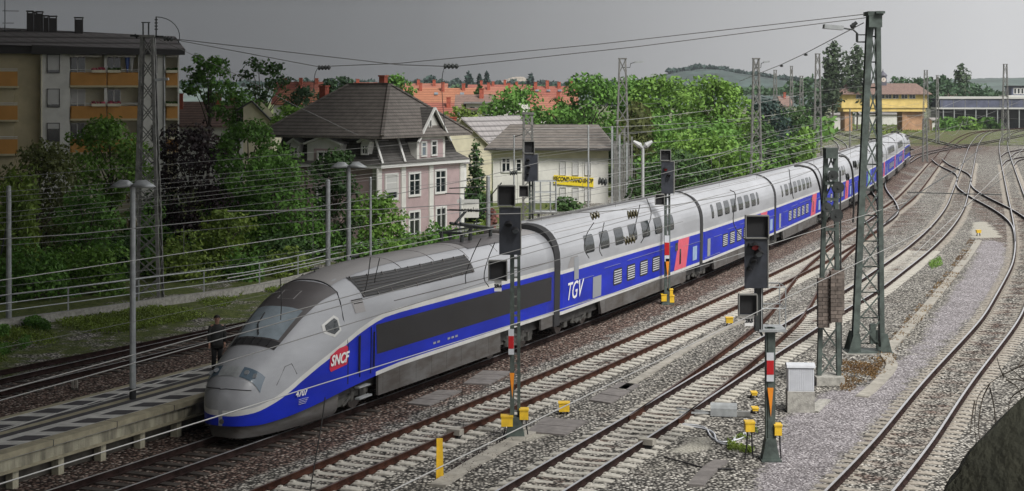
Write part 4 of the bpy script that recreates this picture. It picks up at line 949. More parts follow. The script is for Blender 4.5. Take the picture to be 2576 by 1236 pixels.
def signal(px,yb,label,S_,tag_text=None,Y=None):
    if Y: yb=HY+F*(CH-GZ)/Y
    l=Loc(px,yb); t=thing('signal_mast',label,'railway signal',l.o,group='black colour light signals on steel masts'); f=S_.get
    m0,m1,mt=S_['mast']; 
    if S_.get('twin',True):
        for a,b in((m0,m0+(m1-m0)*.42),(m1-(m1-m0)*.30,m1)):
            mb=MB(); l.box(mb,a,mt,b,yb,-.08,.08); mb.build('mast_channel',[M['steelgreen']],t)
        mb=MB(); y=mt+8
        while y<yb-20: l.box(mb,m0+(m1-m0)*.40,y,m1-(m1-m0)*.28,y+4,-.06,.06); y+=24
        mb.build('mast_rungs',[M['steelgrey']],t)
    else:
        mb=MB(); l.box(mb,m0,mt,m1,yb,-.11,.11); l.box(mb,m0+5,mt,m1-5,yb,-.14,.14); mb.build('mast_channel',[M['steelgreen']],t)
    if yb: mb=MB(); c=(l.x(m0)+l.x(m1))/2; w_=(l.x(m1)-l.x(m0))/2; mb.prism([(c-w_*1.9,0),(c+w_*1.9,0),(c+w_*1.0,.6),(c-w_*1.0,.6)],-.2,.2); mb.box(c-w_*2.1,c+w_*2.1,-.32,.32,-.1,.05); mb.build('mast_foot',[M['steelgreen']],t)
    for q in S_['boards']:
        x0,y0,x1,y1=q[:4]; mb=MB(); l.box(mb,x0,y0,x1,y1,-.42,-.28); o=mb.build('signal_board',[M['sigback']],t)
        mb=MB(); l.box(mb,x1,y0,x1+2.2,y1,-.44,-.27); l.box(mb,x0,y0-2,x1,y0,-.44,-.27); mb.build('board_rim',[M['sigrim']],o)
        for cx,cy,r_,col in q[4]: hooded(t,l,cx,cy,r_,col,-.425)
    for q in S_.get('screens',[]): screenbox(t,l,*q,front=-.5)
    if 'tag' in S_:
        x0,y0,x1,y1=S_['tag']; mb=MB(); l.box(mb,x0,y0,x1,y1,-.42,-.40); o=mb.build('name_plate',[M['white']],t)
        c=l.p((x0+x1)/2,(y0+y1)/2)+Vector((0,-.425,0)); text_mesh(tag_text,.13,'plate_lettering',M['sigface'],o,Matrix.Translation(c)@Matrix.Rotation(R(90),4,'X'),bold=.008)
    if 'rw' in S_:
        x0,y0,x1,y1=S_['rw']; h=(y1-y0)
        mb=MB(); l.box(mb,x0,y0,x1,y1,-.19,-.17); o=mb.build('red_white_plate',[M['cabinet']],t); mb=MB(); l.box(mb,x0+.3,y0+h*.27,x1-.3,y0+h*.76,-.2,-.1905); mb.build('red_panel',[M['sigred']],o)
    if 'tri' in S_:
        x0,y0,x1,y1=S_['tri']; mb=MB(); mb.prism([(l.x(x0),l.z(y0)),(l.x(x1),l.z(y0)),(l.x((x0+x1)/2+1),l.z(y1))],-.19,-.17); mb.build('yellow_triangle',[M['orange']],t)
    for q in S_.get('ybox',[]):
        x0,y0,x1,y1=q; mb=MB(); l.box(mb,x0,y0,x1,y1,-.22,.1); mb.box(l.x(x0)-.015,l.x(x1)+.015,-.24,.12,l.z(y0)-.01,l.z(y0)+.03); o=mb.build('yellow_cable_box',[M['yellow']],t)
        mb=MB(); c=(l.x(x0)+l.x(x1))/2
        for dx in(-.05,.06): mb.tube([(c+dx,-.05,l.z(y1)),(c+dx*1.3,0,l.z(y1)*.5),(c+dx*2,.1,.02)],.022,5)
        mb.build('cable',[M['tblack']],o)
    return t,l
signal(1296,1100,'nearest signal mast with a plate reading 2R4, in front of the locomotive',dict(mast=(1283,1309,640),boards=[(1256,521,1309,638,[(1280,562,.11,None),(1296,577,.11,'winglass')])],screens=[(1254,466,1294,514),(1231,653,1274,700)],tag=(1244,703,1262,729),rw=(1279,826,1293,890),tri=(1282,936,1294,1000),ybox=[(1261,1046,1290,1070),(1307,1029,1329,1053)]),'2R4')
t,l=signal(1937,1157,'tall signal on a single green mast with a small railed platform and plate 2R5',dict(twin=False,mast=(1925,1949,824),boards=[(1869,598,1925,721,[(1880,604+8,.05,None),(1893,617,.12,'sigred'),(1903,634,.12,'winglass'),(1889,652,.09,None),(1878,672,.06,None)])],screens=[(1871,541,1925,594),(1854,737,1896,787)],tag=(1868,789,1890,815),rw=(1926,885,1944,957),tri=(1928,973,1943,1046),ybox=[(1873,1061,1896,1083),(1946,1068,1964,1092)]),'2R5')
mb=MB(); l.box(mb,1897,700,1916,830,-.25,.0); mb.build('upper_mast',[M['steeldark']],t)
mb=MB(); l.box(mb,1906,826,1975,832,-.3,.75); o=mb.build('service_platform',[M['galv']],t)
mb=MB(); 
zA,zB=l.z(826),l.z(720); xs_=[l.x(1912),l.x(1972)]
for x in xs_:
    for y in(-.28,.72): mb.tube([(x,y,zA),(x,y,zB)],.018,5)
for z in(zB,(zA+zB)/2):
    mb.tube([(xs_[0],-.28,z),(xs_[1],-.28,z),(xs_[1],.72,z),(xs_[0],.72,z)],.016,5)
mb.build('guard_rail',[M['galv']],o)
mb=MB(); mb.bar(l.p(1918,845),l.p(1910,832),.06); mb.tube([l.p(1905,700),l.p(1905,815)],.06,8); mb.build('bracket',[M['steeldark']],t)
signal(1678,765,'third signal mast, standing before the red door band of the first coach',dict(mast=(1671,1686,487),boards=[(1662,406,1693,486,[(1672,425,.10,'sigred'),(1680,440,.10,None)])],screens=[(1660,378,1684,402),(1647,489,1668,513)],rw=(1671,592,1683,657),tri=(1673,650,1683,700),ybox=[(1663,741,1676,757),(1684,744,1695,760),(1684,728,1692,742)]))
signal(1334,0,'farther black signal beside the short lattice mast, above the near signal',dict(mast=(1330,1342,457),boards=[(1319,388,1352,456,[(1328,402,.09,None),(1330,420,.09,None),(1328,436,.07,None)])],screens=[(1319,356,1343,384),(1307,467,1328,493)]),Y=81)
# ladder frame beside the far signal
l=Loc(1375,0,Y=80); t=thing('signal_service_cage','pale steel service cage behind the near signal, before the shop','service cage',l.o); mb=MB()
for x in(1345,1360,1385,1399):
    for dy in(0,1.0): mb.tube([l.p(x,457)+Vector((0,dy,0)),l.p(x,533)+Vector((0,dy,0))],.025,5)
for y in(457,485,510,533): mb.tube([l.p(1345,y),l.p(1399,y),l.p(1399,y)+Vector((0,1,0)),l.p(1345,y)+Vector((0,1,0))],.022,5)
mb.build('railing_bars',[M['galv']],t); mb=MB(); l.box(mb,1340,533,1402,538,-.1,1.1); mb.build('cage_floor',[M['steelgrey']],t)
mb=MB(); l.box(mb,1352,538,1358,700,0,.12); l.box(mb,1388,538,1393,700,0,.12); mb.build('cage_post',[M['steelgrey']],t)
# ---- small yard objects
def ybox(x0,y0,x1,y1,label,legs=True,Y=None,gz=None):
    l=Loc((x0+x1)/2,y1+8 if Y is None else 0,Y=Y); t=thing('yellow_box',label,'junction box',l.o,group='yellow cable boxes between the tracks')
    mb=MB(); l.box(mb,x0,y0+3,x1,y1,-.16,.16); mb.box(l.x(x0)-.02,l.x(x1)+.02,-.18,.18,l.z(y0+3),l.z(y0+3)+.035); mb.build('box',[M['yellow']],t)
    mb=MB(); 
    for dx in(-.08,.08): mb.tube([(dx,0,l.z(y1)),(dx*1.4,.03,0)],.03,6)
    mb.build('stand',[M['tblack']],t)
ybox(1406,1011,1432,1034,'yellow box on short legs between the two near tracks, right of the 2R4 signal')
ybox(1826,797,1843,812,'yellow box on short legs left of the 2R5 plate')
ybox(2456,577,2467,586,'small yellow box on the pale sand heap at the right')
ybox(1890,985,1903,993,'flat topped yellow post beside the point motor, upper one')
ybox(1892,1034-10,1906,1034-2,'flat topped yellow post beside the point motor, lower one')
l=Loc(1106,1203); t=thing('marker_post','tall yellow marker post with slightly bent foot at the bottom of the picture','marker post',l.o)
mb=MB(); mb.prism([(-.09,0),(.10,0),(.075,l.z(1103)),(-.075,l.z(1103))],-.03,.03); mb.prism([(-.09,0),(-.07,0),(-.055,l.z(1103)),(-.075,l.z(1103))],-.09,-.03); mb.build('post',[M['yellow']],t)
l=Loc(2012,1038); t=thing('relay_cabinet','ribbed pale grey metal cabinet on a concrete plinth beside the mast foot','equipment cabinet',l.o,rz=R(-4))
W0,W1=l.x(1981),l.x(2049); zP=l.z(985); zT=l.z(925)
mb=MB(); mb.box(W0,W1,-.05,.55,-.1,zP); mb.build('plinth',[M['conc']],t)
mb=MB(); mb.box(W0+.02,W1-.02,-.02,.52,zP,zT)
for k in range(14): x=W0+.05+k*(W1-W0-.1)/13; mb.box(x-.012,x+.012,-.034,-.0205,zP+.04,zT-.03)
mb.build('casing',[M['cabinet']],t)
mb=MB(); mb.prism([(-.07,zT),(.57,zT),(.55,zT+.07),(.25,zT+.12),(-.05,zT+.07)],W0-.02,W1+.02,ax='x'); mb.build('lid',[M['cabinet']],t)
l=Loc(1825,1047); t=thing('point_motor','grey point machine lying beside the middle track with rods to the rails','point motor',l.o,rz=R(-8))
mb=MB(); mb.box(-.45,.35,-.2,.2,.02,.26); mb.tube([(-.45,-.02,.25),(.35,-.02,.25)],.16,10); mb.build('casing',[M['galv']],t)
mb=MB(); mb.box(.36,.75,-.12,.12,.02,.16); mb.build('end_box',[M['steelgrey']],t); mb=MB(); mb.bar((-.4,.05,.1),(-1.5,.35,.12),.05); mb.bar((-.4,-.1,.1),(-1.4,-.25,.12),.05); mb.build('rod',[M['galv']],t)
def slab(corners,label,n=3,m='slab'):
    P=[G(*c,GZ) for c in corners]; c0=sum(P,Vector())/4; t=thing('cable_cover',label,'concrete cover',c0,group='concrete cover slabs between the tracks')
    for i in range(n):
        a,b=i/n+.012,(i+1)/n-.012; q=[P[0].lerp(P[1],a)-c0,P[0].lerp(P[1],b)-c0,P[3].lerp(P[2],b)-c0,P[3].lerp(P[2],a)-c0]; mb=MB(); vs=[v+Vector((0,0,z)) for z in(-.03,.05) for v in q]
        mb.add(vs,[(0,1,2,3),(4,7,6,5),(0,4,5,1),(1,5,6,2),(2,6,7,3),(3,7,4,0)]); mb.build('slab',[M[m]],t)
slab([(1022,1018),(1105,984),(1162,986),(1080,1024)],'reddish cover slabs beside the locomotive, nearest to the nose')
slab([(1165,968),(1215,935),(1290,937),(1230,970)],'reddish cover slabs just left of the 2R4 signal foot')
slab([(1480,1010),(1560,965),(1612,970),(1535,1018)],'grey cover slabs between the two near tracks, right of the yellow box')
slab([(1325,1090),(1370,1053),(1480,1062),(1420,1098)],'large speckled cover slab right of the 2R4 signal foot',2)
slab([(2030,1035),(2060,1008),(2090,1008),(2058,1040)],'small grey cover slab right of the relay cabinet',1,'conc')
slab([(2380,1215),(2400,1190),(2445,1196),(2420,1236)],'pale concrete slab at the foot of the mossy wall',1,'stonekerb')
# concrete kerbs / cable ducts
def duct(name,pix,w_,h,label,matn='stonekerb',cat='kerb'):
    P=resample(catmull([G(x,y,GZ) for x,y in pix]),1.0); A=offs(P,-w_/2);B_=offs(P,w_/2); t=thing(name,label,cat,(0,0,0)); k=0
    seg=MB(); T=np.gradient(P,axis=0)
    for i in range(len(P)-1):
        q=[A[i],B_[i],B_[i+1],A[i+1]]; g=.012; c=[np.array(q[j])*(1-g)+g*np.mean(q,axis=0) for j in range(4)]; vs=[(v[0],v[1],z) for z in(GZ-.1,GZ+h) for v in c]
        seg.add(vs,[(0,1,2,3),(4,7,6,5),(0,4,5,1),(1,5,6,2),(2,6,7,3),(3,7,4,0)])
    o=seg.build('kerb_stones',[M[matn]],t); o['kind']='stuff'
    return t
duct('path_kerb',[(2168,1000),(2210,965),(2245,920),(2228,893),(2262,850),(2330,775),(2400,690),(2440,640),(2462,605)],.42,.05,'row of flat kerb stones edging the gravel path, curving past the tall mast')
duct('cable_duct',[(1100,1225),(1180,1175),(1290,1112),(1340,1085)],.45,.06,'pale concrete cable duct beside the middle track at the bottom','stonekerb','cable duct')
duct('cable_duct',[(1560,985),(1640,935),(1720,885),(1800,840),(1880,805)],.30,.05,'narrow pale cable duct between the two concrete sleeper tracks','stonekerb','cable duct')
duct('cable_duct',[(1750,1225),(1790,1178),(1840,1150)],.40,.06,'short dark cable duct at the foot of the 2R5 signal','slab','cable duct')
def rmark(px,py,label): 
    l=Loc(px,py); t=thing('rail_contact',label,'rail sensor',l.o,rz=R(-30)); mb=MB(); mb.box(-.22,.22,-.12,.12,.1,.26); mb.build('casing',[M['stonekerb']],t); mb=MB(); mb.box(-.16,.16,-.1,.1,-.02,.1); mb.build('foot',[M['tblack']],t)
rmark(1145,1102,'small box clipped to the near rail left of the yellow boxes'); rmark(1628,1127,'small box clipped to the outer rail of the centre track')
# loose cables on the ballast
def loose(pix,r_,label,matn):
    P=[G(x,y,GZ+.03) for x,y in pix]; c=catmull(P,.15); mb=MB(); mb.tube([(a,b_,GZ+.03) for a,b_ in c],r_,5); o=mb.build('loose_cable',[M[matn]]); tag(o,label,'cable')
loose([(1672,1150),(1720,1163),(1780,1178),(1850,1180)],.022,'black cable lying from the rail box towards the signal foot','tblack')
loose([(1715,1070),(1770,1078),(1795,1090),(1805,1112),(1840,1118),(1850,1100),(1875,1090)],.03,'pale coiled cable on the ballast beside the 2R5 signal','cabinet')
loose([(1712,1066),(1770,1074),(1790,1100),(1820,1112),(1862,1104),(1880,1092)],.025,'second pale cable looping beside the coiled one','cabinet')
# ---- railing on the embankment wall
RP=[(-60,818),(0,806),(208.6,777.7),(319.6,762),(425.6,747),(523,734),(617.4,720.5),(704.6,703),(788.7,683),(866,664),(1010.8,637),(1148.7,611),(1249.7,594)]
rw=[G(x,y,.15) for x,y in RP]; rail=thing('embankment_railing','long grey three bar railing on the low wall behind the tracks','railing'); 
P3=catmull(rw,1.0); 
for z,r_ in((1.02,.035),(.68,.024),(.36,.024)):
    mb=MB(); mb.tube([(a,b_,.15+z) for a,b_ in P3[::2]],r_,6); mb.build('rail_bar',[M['galv']],rail)
Dp=arclen(P3)
for s in np.arange(1,Dp[-1],4.15):
    x,y=np.interp(s,Dp,P3[:,0]),np.interp(s,Dp,P3[:,1]); mb=MB(); mb.bar((x,y,-.1),(x,y,1.18),.055); mb.build('post',[M['galv']],rail)
A=offs(P3,-.18);B_=offs(P3,.18); mb=MB(); n=len(P3)
mb.v=[(a[0],a[1],z) for a,z in [(q,z) for i in range(n) for q,z in((A[i],-.6),(A[i],.14),(B_[i],.14),(B_[i],-.6))]]
mb.f=[(4*i+j,4*i+j+1,4*i+j+5,4*i+j+4) for i in range(n-1) for j in range(3)]; mb.m=[0]*len(mb.f); o=mb.build('low_wall',[M['conc']]); tag(o,'low concrete wall carrying the railing','wall')
l=Loc(188,981); t=thing('track_marker','small pale concrete marker beside the platform track','marker',l.o); mb=MB(); mb.box(-.1,-.03,-.05,.05,0,.32); mb.box(.03,.1,-.05,.05,0,.32); mb.box(-.1,.1,-.05,.05,-.05,.06); mb.build('stone',[M['stonekerb']],t)
#@@PART4
# ---------------------------------------------------------------- buildings
def tilemat(name,col,row=.34,colw=.25,var=.3):
    m=bpy.data.materials.new(name); m.use_nodes=True; t=m.node_tree; N=t.nodes; L=t.links; b=N['Principled BSDF']; b.inputs['Roughness'].default_value=.85
    tc=N.new('ShaderNodeTexCoord'); sp=N.new('ShaderNodeSeparateXYZ'); L.new(tc.outputs['Object'],sp.inputs[0])
    def mth(op,a,b_=None):
        x=N.new('ShaderNodeMath'); x.operation=op
        for i,s in((0,a),(1,b_)):
            if s is None: continue
            if hasattr(s,'links'): L.new(s,x.inputs[i])
            else: x.inputs[i].default_value=s
        return x.outputs[0]
    fr=mth('FRACT',mth('DIVIDE',sp.outputs[2],row*.62)); ax=mth('ADD',sp.outputs[0],sp.outputs[1]); fc=mth('FRACT',mth('DIVIDE',ax,colw))
    rz=N.new('ShaderNodeMapRange'); L.new(fr,rz.inputs[0]); rz.inputs[1].default_value=.0; rz.inputs[2].default_value=.42; rz.inputs[3].default_value=.22; rz.inputs[4].default_value=1.15
    cz=N.new('ShaderNodeMapRange'); L.new(fc,cz.inputs[0]); cz.inputs[1].default_value=0; cz.inputs[2].default_value=.3; cz.inputs[3].default_value=.75; cz.inputs[4].default_value=1.
    n=N.new('ShaderNodeTexNoise'); n.inputs['Scale'].default_value=1.7; n.inputs['Detail'].default_value=6; n.inputs['Roughness'].default_value=.7; L.new(tc.outputs['Object'],n.inputs[0])
    r=N.new('ShaderNodeValToRGB'); L.new(n.outputs[0],r.inputs[0]); e=r.color_ramp.elements; e[0].position=.3; e[0].color=(*[c*(1-var) for c in col],1); e[1].position=.7; e[1].color=(*[c*(1+var) for c in col],1)
    v=N.new('ShaderNodeVectorMath'); v.operation='SCALE'; L.new(r.outputs[0],v.inputs[0]); L.new(mth('MULTIPLY',rz.outputs[0],cz.outputs[0]),v.inputs[3]); L.new(v.outputs[0],b.inputs['Base Color'])
    return m
M['tilegrey']=tilemat('tilegrey',(.135,.12,.108),.36,.30); M['tiledark']=tilemat('tiledark',(.085,.08,.075),.3,.25); M['tilebrown']=tilemat('tilebrown',(.19,.125,.105),.4,.3)
M['tilered']=tilemat('tilered',(.30,.12,.08),.5,.4,.2); M['tileorange']=tilemat('tileorange',(.33,.135,.075),.5,.4,.15); M['tilemaroon']=tilemat('tilemaroon',(.26,.085,.06),.5,.4,.2); M['tileslate']=tilemat('tileslate',(.24,.225,.225),.8,1.2,.15)
D('plasterwhite',(.66,.655,.62),.9,var=.12,vs=.9); D('plastercream',(.64,.60,.45),.9,var=.12,vs=.8); D('plastertan',(.50,.44,.29),.9,var=.12,vs=.8); D('pink',(.43,.325,.33),.9,var=.1,vs=1.2)
D('yellowwall',(.74,.56,.20),.9,var=.15,vs=.5); D('brick',(.45,.27,.16),.9,var=.25,vs=.6); D('orangepanel',(.50,.245,.06),.7,var=.12,vs=.7); D('awning',(.62,.58,.50),.8); D('blind',(.52,.52,.51),.7)
D('frame',(.68,.68,.66),.5); D('fascia',(.035,.033,.033),.7); D('chimneybrick',(.36,.09,.055),.9,var=.3,vs=4); D('copper',(.10,.10,.13),.6); D('clockface',(.62,.55,.5),.5); D('signyellow',(.80,.62,.03),.5); D('bluegrey',(.10,.11,.17),.6,var=.4,vs=.3); D('flower',(.55,.12,.18),.8,island=.5); D('brownw',(.13,.075,.06),.8)
class Bld:
    def __init__(s,label,cat,x,y0,Y,ang=0,name='house',group=None,z0=GZ):
        s.o=Vector(((x-1288)*Y/F,Y,z0)); s.a=R(ang); s.t=thing(name,label,cat,s.o,0,group)
        s.u=Vector((math.cos(s.a),math.sin(s.a),0)); s.n=Vector((-math.sin(s.a),math.cos(s.a),0)); s.z0=z0
        s.t.rotation_euler=(0,0,s.a)
    def fp(s,x,y,b=0,side=False):     # picture point -> (a,z) on the plane b=const (or (b,z) on the plane a=0)
        d=Vector(((x-1288)/F,1,(HY-y)/F)); P0=s.o+(s.n*b if not side else s.u*b); nn=s.n if not side else s.u
        k=(P0-Vector((0,0,CH))).dot(Vector((nn.x,nn.y,0)))/ (d.x*nn.x+d.y*nn.y); p=Vector((0,0,CH))+d*k-s.o
        return (p.dot(s.u) if not side else p.dot(s.n)), p.z
    def box(s,name,matn,a0,a1,b0,b1,z0,z1,parent=None): 
        mb=MB(); mb.box(min(a0,a1),max(a0,a1),min(b0,b1),max(b0,b1),min(z0,z1),max(z0,z1)); return mb.build(name,[M[matn]],parent or s.t)
    def window(s,x0,y0,x1,y1,b=0,mull=1,frame='frame',pane='glass',blind=0,side=False,trim=.12,sgn=-1,bars=2,nm='window'):
        (a0,z1),(a1,z0)=s.fp(x0,y0,b,side),s.fp(x1,y1,b,side)
        if a0>a1: a0,a1=a1,a0
        def bx(mb,p,q,d0,d1,r0,r1):
            d0,d1=sorted((b+sgn*d0,b+sgn*d1))
            return mb.box(p,q,d0,d1,r0,r1) if not side else mb.box(d0,d1,p,q,r0,r1)
        mb=MB()
        for p,q,r0,r1 in((a0-trim,a0,z0-trim,z1+trim),(a1,a1+trim,z0-trim,z1+trim),(a0,a1,z1,z1+trim),(a0,a1,z0-trim,z0)): bx(mb,p,q,0,.09,r0,r1)
        for k in range(mull): c=a0+(a1-a0)*(k+1)/(mull+1); bx(mb,c-.045,c+.045,.03,.06,z0,z1)
        if bars: c=z0+(z1-z0)*.68; bx(mb,a0,a1,.03,.055,c-.035,c+.035)
        o=mb.build(nm,[M[frame]],s.t); mb=MB(); bx(mb,a0,a1,.004,.02,z0,z1); mb.build('pane',[M[pane]],o)
        if blind: mb=MB(); bx(mb,a0,a1,.022,.05,z1-(z1-z0)*blind,z1); mb.build('blind',[M['blind']],o)
        return o
    def poly(s,name,matn,vs,fs,parent=None): return MB().add(vs,fs).build(name,[M[matn]],parent or s.t)
def hip(B,name,matn,a0,a1,b0,b1,z0,z1,ia,ib=None,th=.15):   # hipped roof; ia=ridge inset at both ends
    ia0,ia1=ia if hasattr(ia,'__len__') else (ia,ia); bm_=(b0+b1)/2
    vs=[(a0,b0,z0),(a1,b0,z0),(a1,b1,z0),(a0,b1,z0),(a0+ia0,bm_,z1),(a1-ia1,bm_,z1)]+[(a0,b0,z0-th),(a1,b0,z0-th),(a1,b1,z0-th),(a0,b1,z0-th)]
    fs=[(0,1,5,4),(1,2,5),(2,3,4,5),(3,0,4),(0,6,7,1),(1,7,8,2),(2,8,9,3),(3,9,6,0),(6,9,8,7)]
    o=B.poly(name,matn,vs,fs)
    return o
def chimney(B,par,a,b,z0,z1,w_=.5,matn='chimneybrick',nm='chimney'):
    mb=MB(); mb.box(a-w_/2,a+w_/2,b-w_/2,b+w_/2,z0,z1); mb.box(a-w_/2-.06,a+w_/2+.06,b-w_/2-.06,b+w_/2+.06,z1,z1+.1); return mb.build(nm,[M[matn]],par)
# ---- block of flats
B=Bld('cream block of flats with orange balconies and a low grey roof','apartment building',101,0,135,12,'apartment_building'); f=lambda x,y,b=0: B.fp(x,y,b)
xA=f(101,0)[0]; xR0=f(175,0)[0]; xR1=f(348,0)[0]; xE=f(451,0)[0]; zE=f(0,126)[1]; xb0,xb1=f(416,0)[0],f(447,0)[0]
mb=MB(); mb.box(xA,xR0,0,9,0,zE); mb.box(xR1,xb0,0,9,0,zE); mb.box(xE-.12,xE,0,1.5,0,zE); mb.build('wall',[M['plasterwhite']],B.t)
xL=f(44,0)[0]; xLL=f(-60,0)[0]
B.box('recess_wall','plastercream',xR0,xR1,1.5,9,0,zE-.001); B.box('recess_wall','plastercream',xb0,xE-.12,1.5,9,0,zE-.001); B.box('side_wing_wall','plastertan',xLL,xA-.002,.8,9,0,zE); B.box('wing_recess_wall','plastertan',xLL,xL-.3,.35,.79,0,zE-2.9)
zr=f(0,92)[1]
# roof
x0=f(-60,0)[0]-.6; x1=xE+.5
B.poly('roof','tileslate',[(x0,-.9,zE+.45),(x1,-.9,zE+.05),(x1,9.6,zE+.05),(x0,9.6,zE+.45),(x0,4.2,zr+.95),(x1-.8,4.2,zr+.25)],[(0,1,5,4),(1,2,5),(2,3,4,5),(0,4,3),(0,3,2,1)])
B.poly('roof_fascia','fascia',[(xA-.6,-.86,zE-.35),(x1-.05,-.86,zE-.35),(x1-.05,-.86,zE+.05),(xA-.6,-.86,zE+.4),(xA-.6,-.7,zE-.35),(x1-.05,-.7,zE-.35),(x1-.05,-.7,zE+.05),(xA-.6,-.7,zE+.4)],[(0,1,2,3),(4,7,6,5),(0,4,5,1),(1,5,6,2),(2,6,7,3),(3,7,4,0)])
B.box('roof_fascia','fascia',x0,xA-.6,-.5,-.36,zE-.3,zE+.40)
for p0,p1,y0 in((68,84,33),(86,92,36),(92,108,34),(110,122,44),(124,143,45),(188,209,48)):
    a0,a1=f(p0,0,4)[0],f(p1,0,4)[0]; zt_=f(0,y0,4)[1]; mb=MB(); mb.box(a0,a1,3.6,4.4,zE,zt_)
    mb.box(a0-.05,a1+.05,3.5,4.5,zt_+.12,zt_+.2)
    for q in(a0+.03,a1-.03): mb.box(q-.03,q+.03,3.65,4.35,zt_,zt_+.13)
    mb.build('chimney',[M['fascia']],B.t)
mb=MB(); a=f(4,0)[0]; mb.tube([(a,3,zr),(a,3,zr+3.1)],.04,6); 
for dz,w_ in((2.2,1.1),(1.2,.7),(.6,1.3)): mb.tube([(a-.2,3,zr+dz),(a+w_,3,zr+dz)],.025,4)
mb.build('aerial',[M['steeldark']],B.t)
for y0,y1 in((138,183),(225,269),(311,355)):
    B.window(120,y0,149,y1,0,0,'fascia','glass',blind=.86 if y0<300 else .3,trim=.05,bars=0)
    B.window(384,y0+5,394,y1,0,0,'fascia','glass',trim=.05,bars=0)
mb=MB(); mb.tube([(f(413,0)[0],-.08,0),(f(413,0)[0],-.08,zE)],.06,6); mb.build('downpipe',[M['galv']],B.t)
mb=MB(); mb.tube([(xA+.1,-.08,0),(xA+.1,-.08,zE)],.06,6); mb.build('downpipe',[M['plastercream']],B.t)
def balcony(x0,x1,y0,y1,fb=(),dark=True,aw=False,b0=-.05,rec=1.5,split=None):
    a0,a1=f(x0,0)[0],f(x1,0)[0]; z1,z0=f(0,y0)[1],f(0,y1)[1]
    mb=MB(); mb.box(a0,a1,b0,b0+.12,z0,z1); mb.box(a0,a0+.1,b0,rec-.01,z0,z1); o=mb.build('balcony_panel',[M['orangepanel']],B.t)
    mb=MB(); mb.box(a0-.02,a1+.02,b0-.02,rec-.005,z0-.16,z0-.002); mb.build('balcony_floor',[M['plastertan']],o)
    mb=MB(); mb.tube([(a0,b0+.05,z1+.22),(a1,b0+.05,z1+.22)],.03,5); mb.tube([(a0,b0+.05,z1+.1),(a1,b0+.05,z1+.1)],.02,5); mb.build('balcony_rail',[M['frame']],o)
    for p,q,fl in fb:
        c0,c1=f(p,0)[0],f(q,0)[0]; mb=MB(); mb.box(c0,c1,b0-.30,b0-.03,z1-.02,z1+.20); g=mb.build('flower_box',[M['plastercream']],o)
        if fl:
            mb=MB()
            for _ in range(50): c=Vector((rnd.uniform(c0,c1),b0-.16+rnd.uniform(-.12,.12),z1+.2+rnd.uniform(0,.16))); r_=.09; d=Vector([rnd.uniform(-1,1) for _ in range(3)]).normalized()*r_; e=d.cross(Vector((rnd.random(),1,.3))).normalized()*r_; mb.add([c-d,c-e,c+d,c+e],[(0,1,2,3)])
            mb.build('flowers',[M['flower' if fl==1 else 'leafg']],g)
def dark(x0,y0,x1,y1,blind=0,b=1.5): B.window(x0,y0,x1,y1,b,1,'frame','glass',blind=blind,trim=.06,bars=0,nm='balcony_door')
D('leafg',(.05,.10,.02),.7,island=.4); D('parasol',(.10,.16,.42),.7)
for i,(y0,y1) in enumerate(((182,215),(267.5,299.5),(352,385))):
    balcony(176.6,268,y0,y1,fb=[(231,266,1 if i<2 else 0)]); balcony(269.5,347.6,y0,y1,fb=[(271,303,2 if i==0 else 1)])
    dark(177,y0-41,213,y0+2,blind=.75 if i==1 else 0); dark(271,y0-41,302,y0+2)
    balcony(417,447,y0,y1,fb=[(418,446,2)]); balcony(-60,45,y0-1,y1+2,b0=-.4,rec=.75)
    B.box('balcony_divider','plasterwhite',f(262,0)[0],f(269,0)[0],.1,1.49,f(0,y1)[1],f(0,y0-46)[1])
for p,q in((176,256),(268,343),(418,446)):
    a0,a1=f(p,0)[0],f(q,0)[0]; z=f(0,133)[1]; mb=MB(); n=26
    for k in range(n):
        s0=a0+(a1-a0)*k/n; s1=a0+(a1-a0)*(k+1)/n; mb.add([(s0,-.1,z),(s1,-.1,z),(s1,-.45,z-.26),((s0+s1)/2,-.45,z-.36),(s0,-.45,z-.26)],[(0,1,2,3,4)])
    mb.build('awning',[M['awning']],B.t)
for x,y,mn in((331,155,'frame'),(320,140,'parasol'),(362-0,152,'frame')):
    if x<340: a=f(x,0)[0]; z=f(0,183)[1]; mb=MB(); mb.tube([(a,.6,z),(a,.6,z+1.4),(a,.6,z+1.7)],[.05,.22,.02],8); mb.build('folded_parasol',[M[mn]],B.t)
# ---- pink mansard house (parallel to the tracks)
TH=90-27.8
B=Bld('pink and white house with a steep grey mansard roof and white gables','house',955,0,112,TH); f=B.fp
Lh=f(1165,430)[0]; W_=9.2; zc=f(940,424)[1]; zu=f(940,342)[1]; zR=B.fp(905,213,4.5)[1]
mb=MB(); mb.box(0,Lh,0,W_,0,zc); mb.build('wall',[M['pink']],B.t)
# cornice and pilasters
B.box('cornice','frame',-.35,Lh+.35,-.35,W_+.35,zc-.02,zc+.22)
for px in(952,1013,1083,1160):
    a=f(px,450)[0]; B.box('pilaster','plasterwhite',a-.28,a+.28,-.10,-.002,0,zc-.03)
B.box('pilaster','plasterwhite',-.10,-.002,.0,.5,0,zc-.03)
for x0,y0,x1,y1,bl in((970,443,997,497,.75),(1029,439,1054,488,0),(1095,432,1119,481,0),(1029,536,1053,592,0),(1097,526,1119,572,0)):
    B.window(x0,y0,x1,y1,0,1 if not bl else 0,blind=bl,trim=.16)
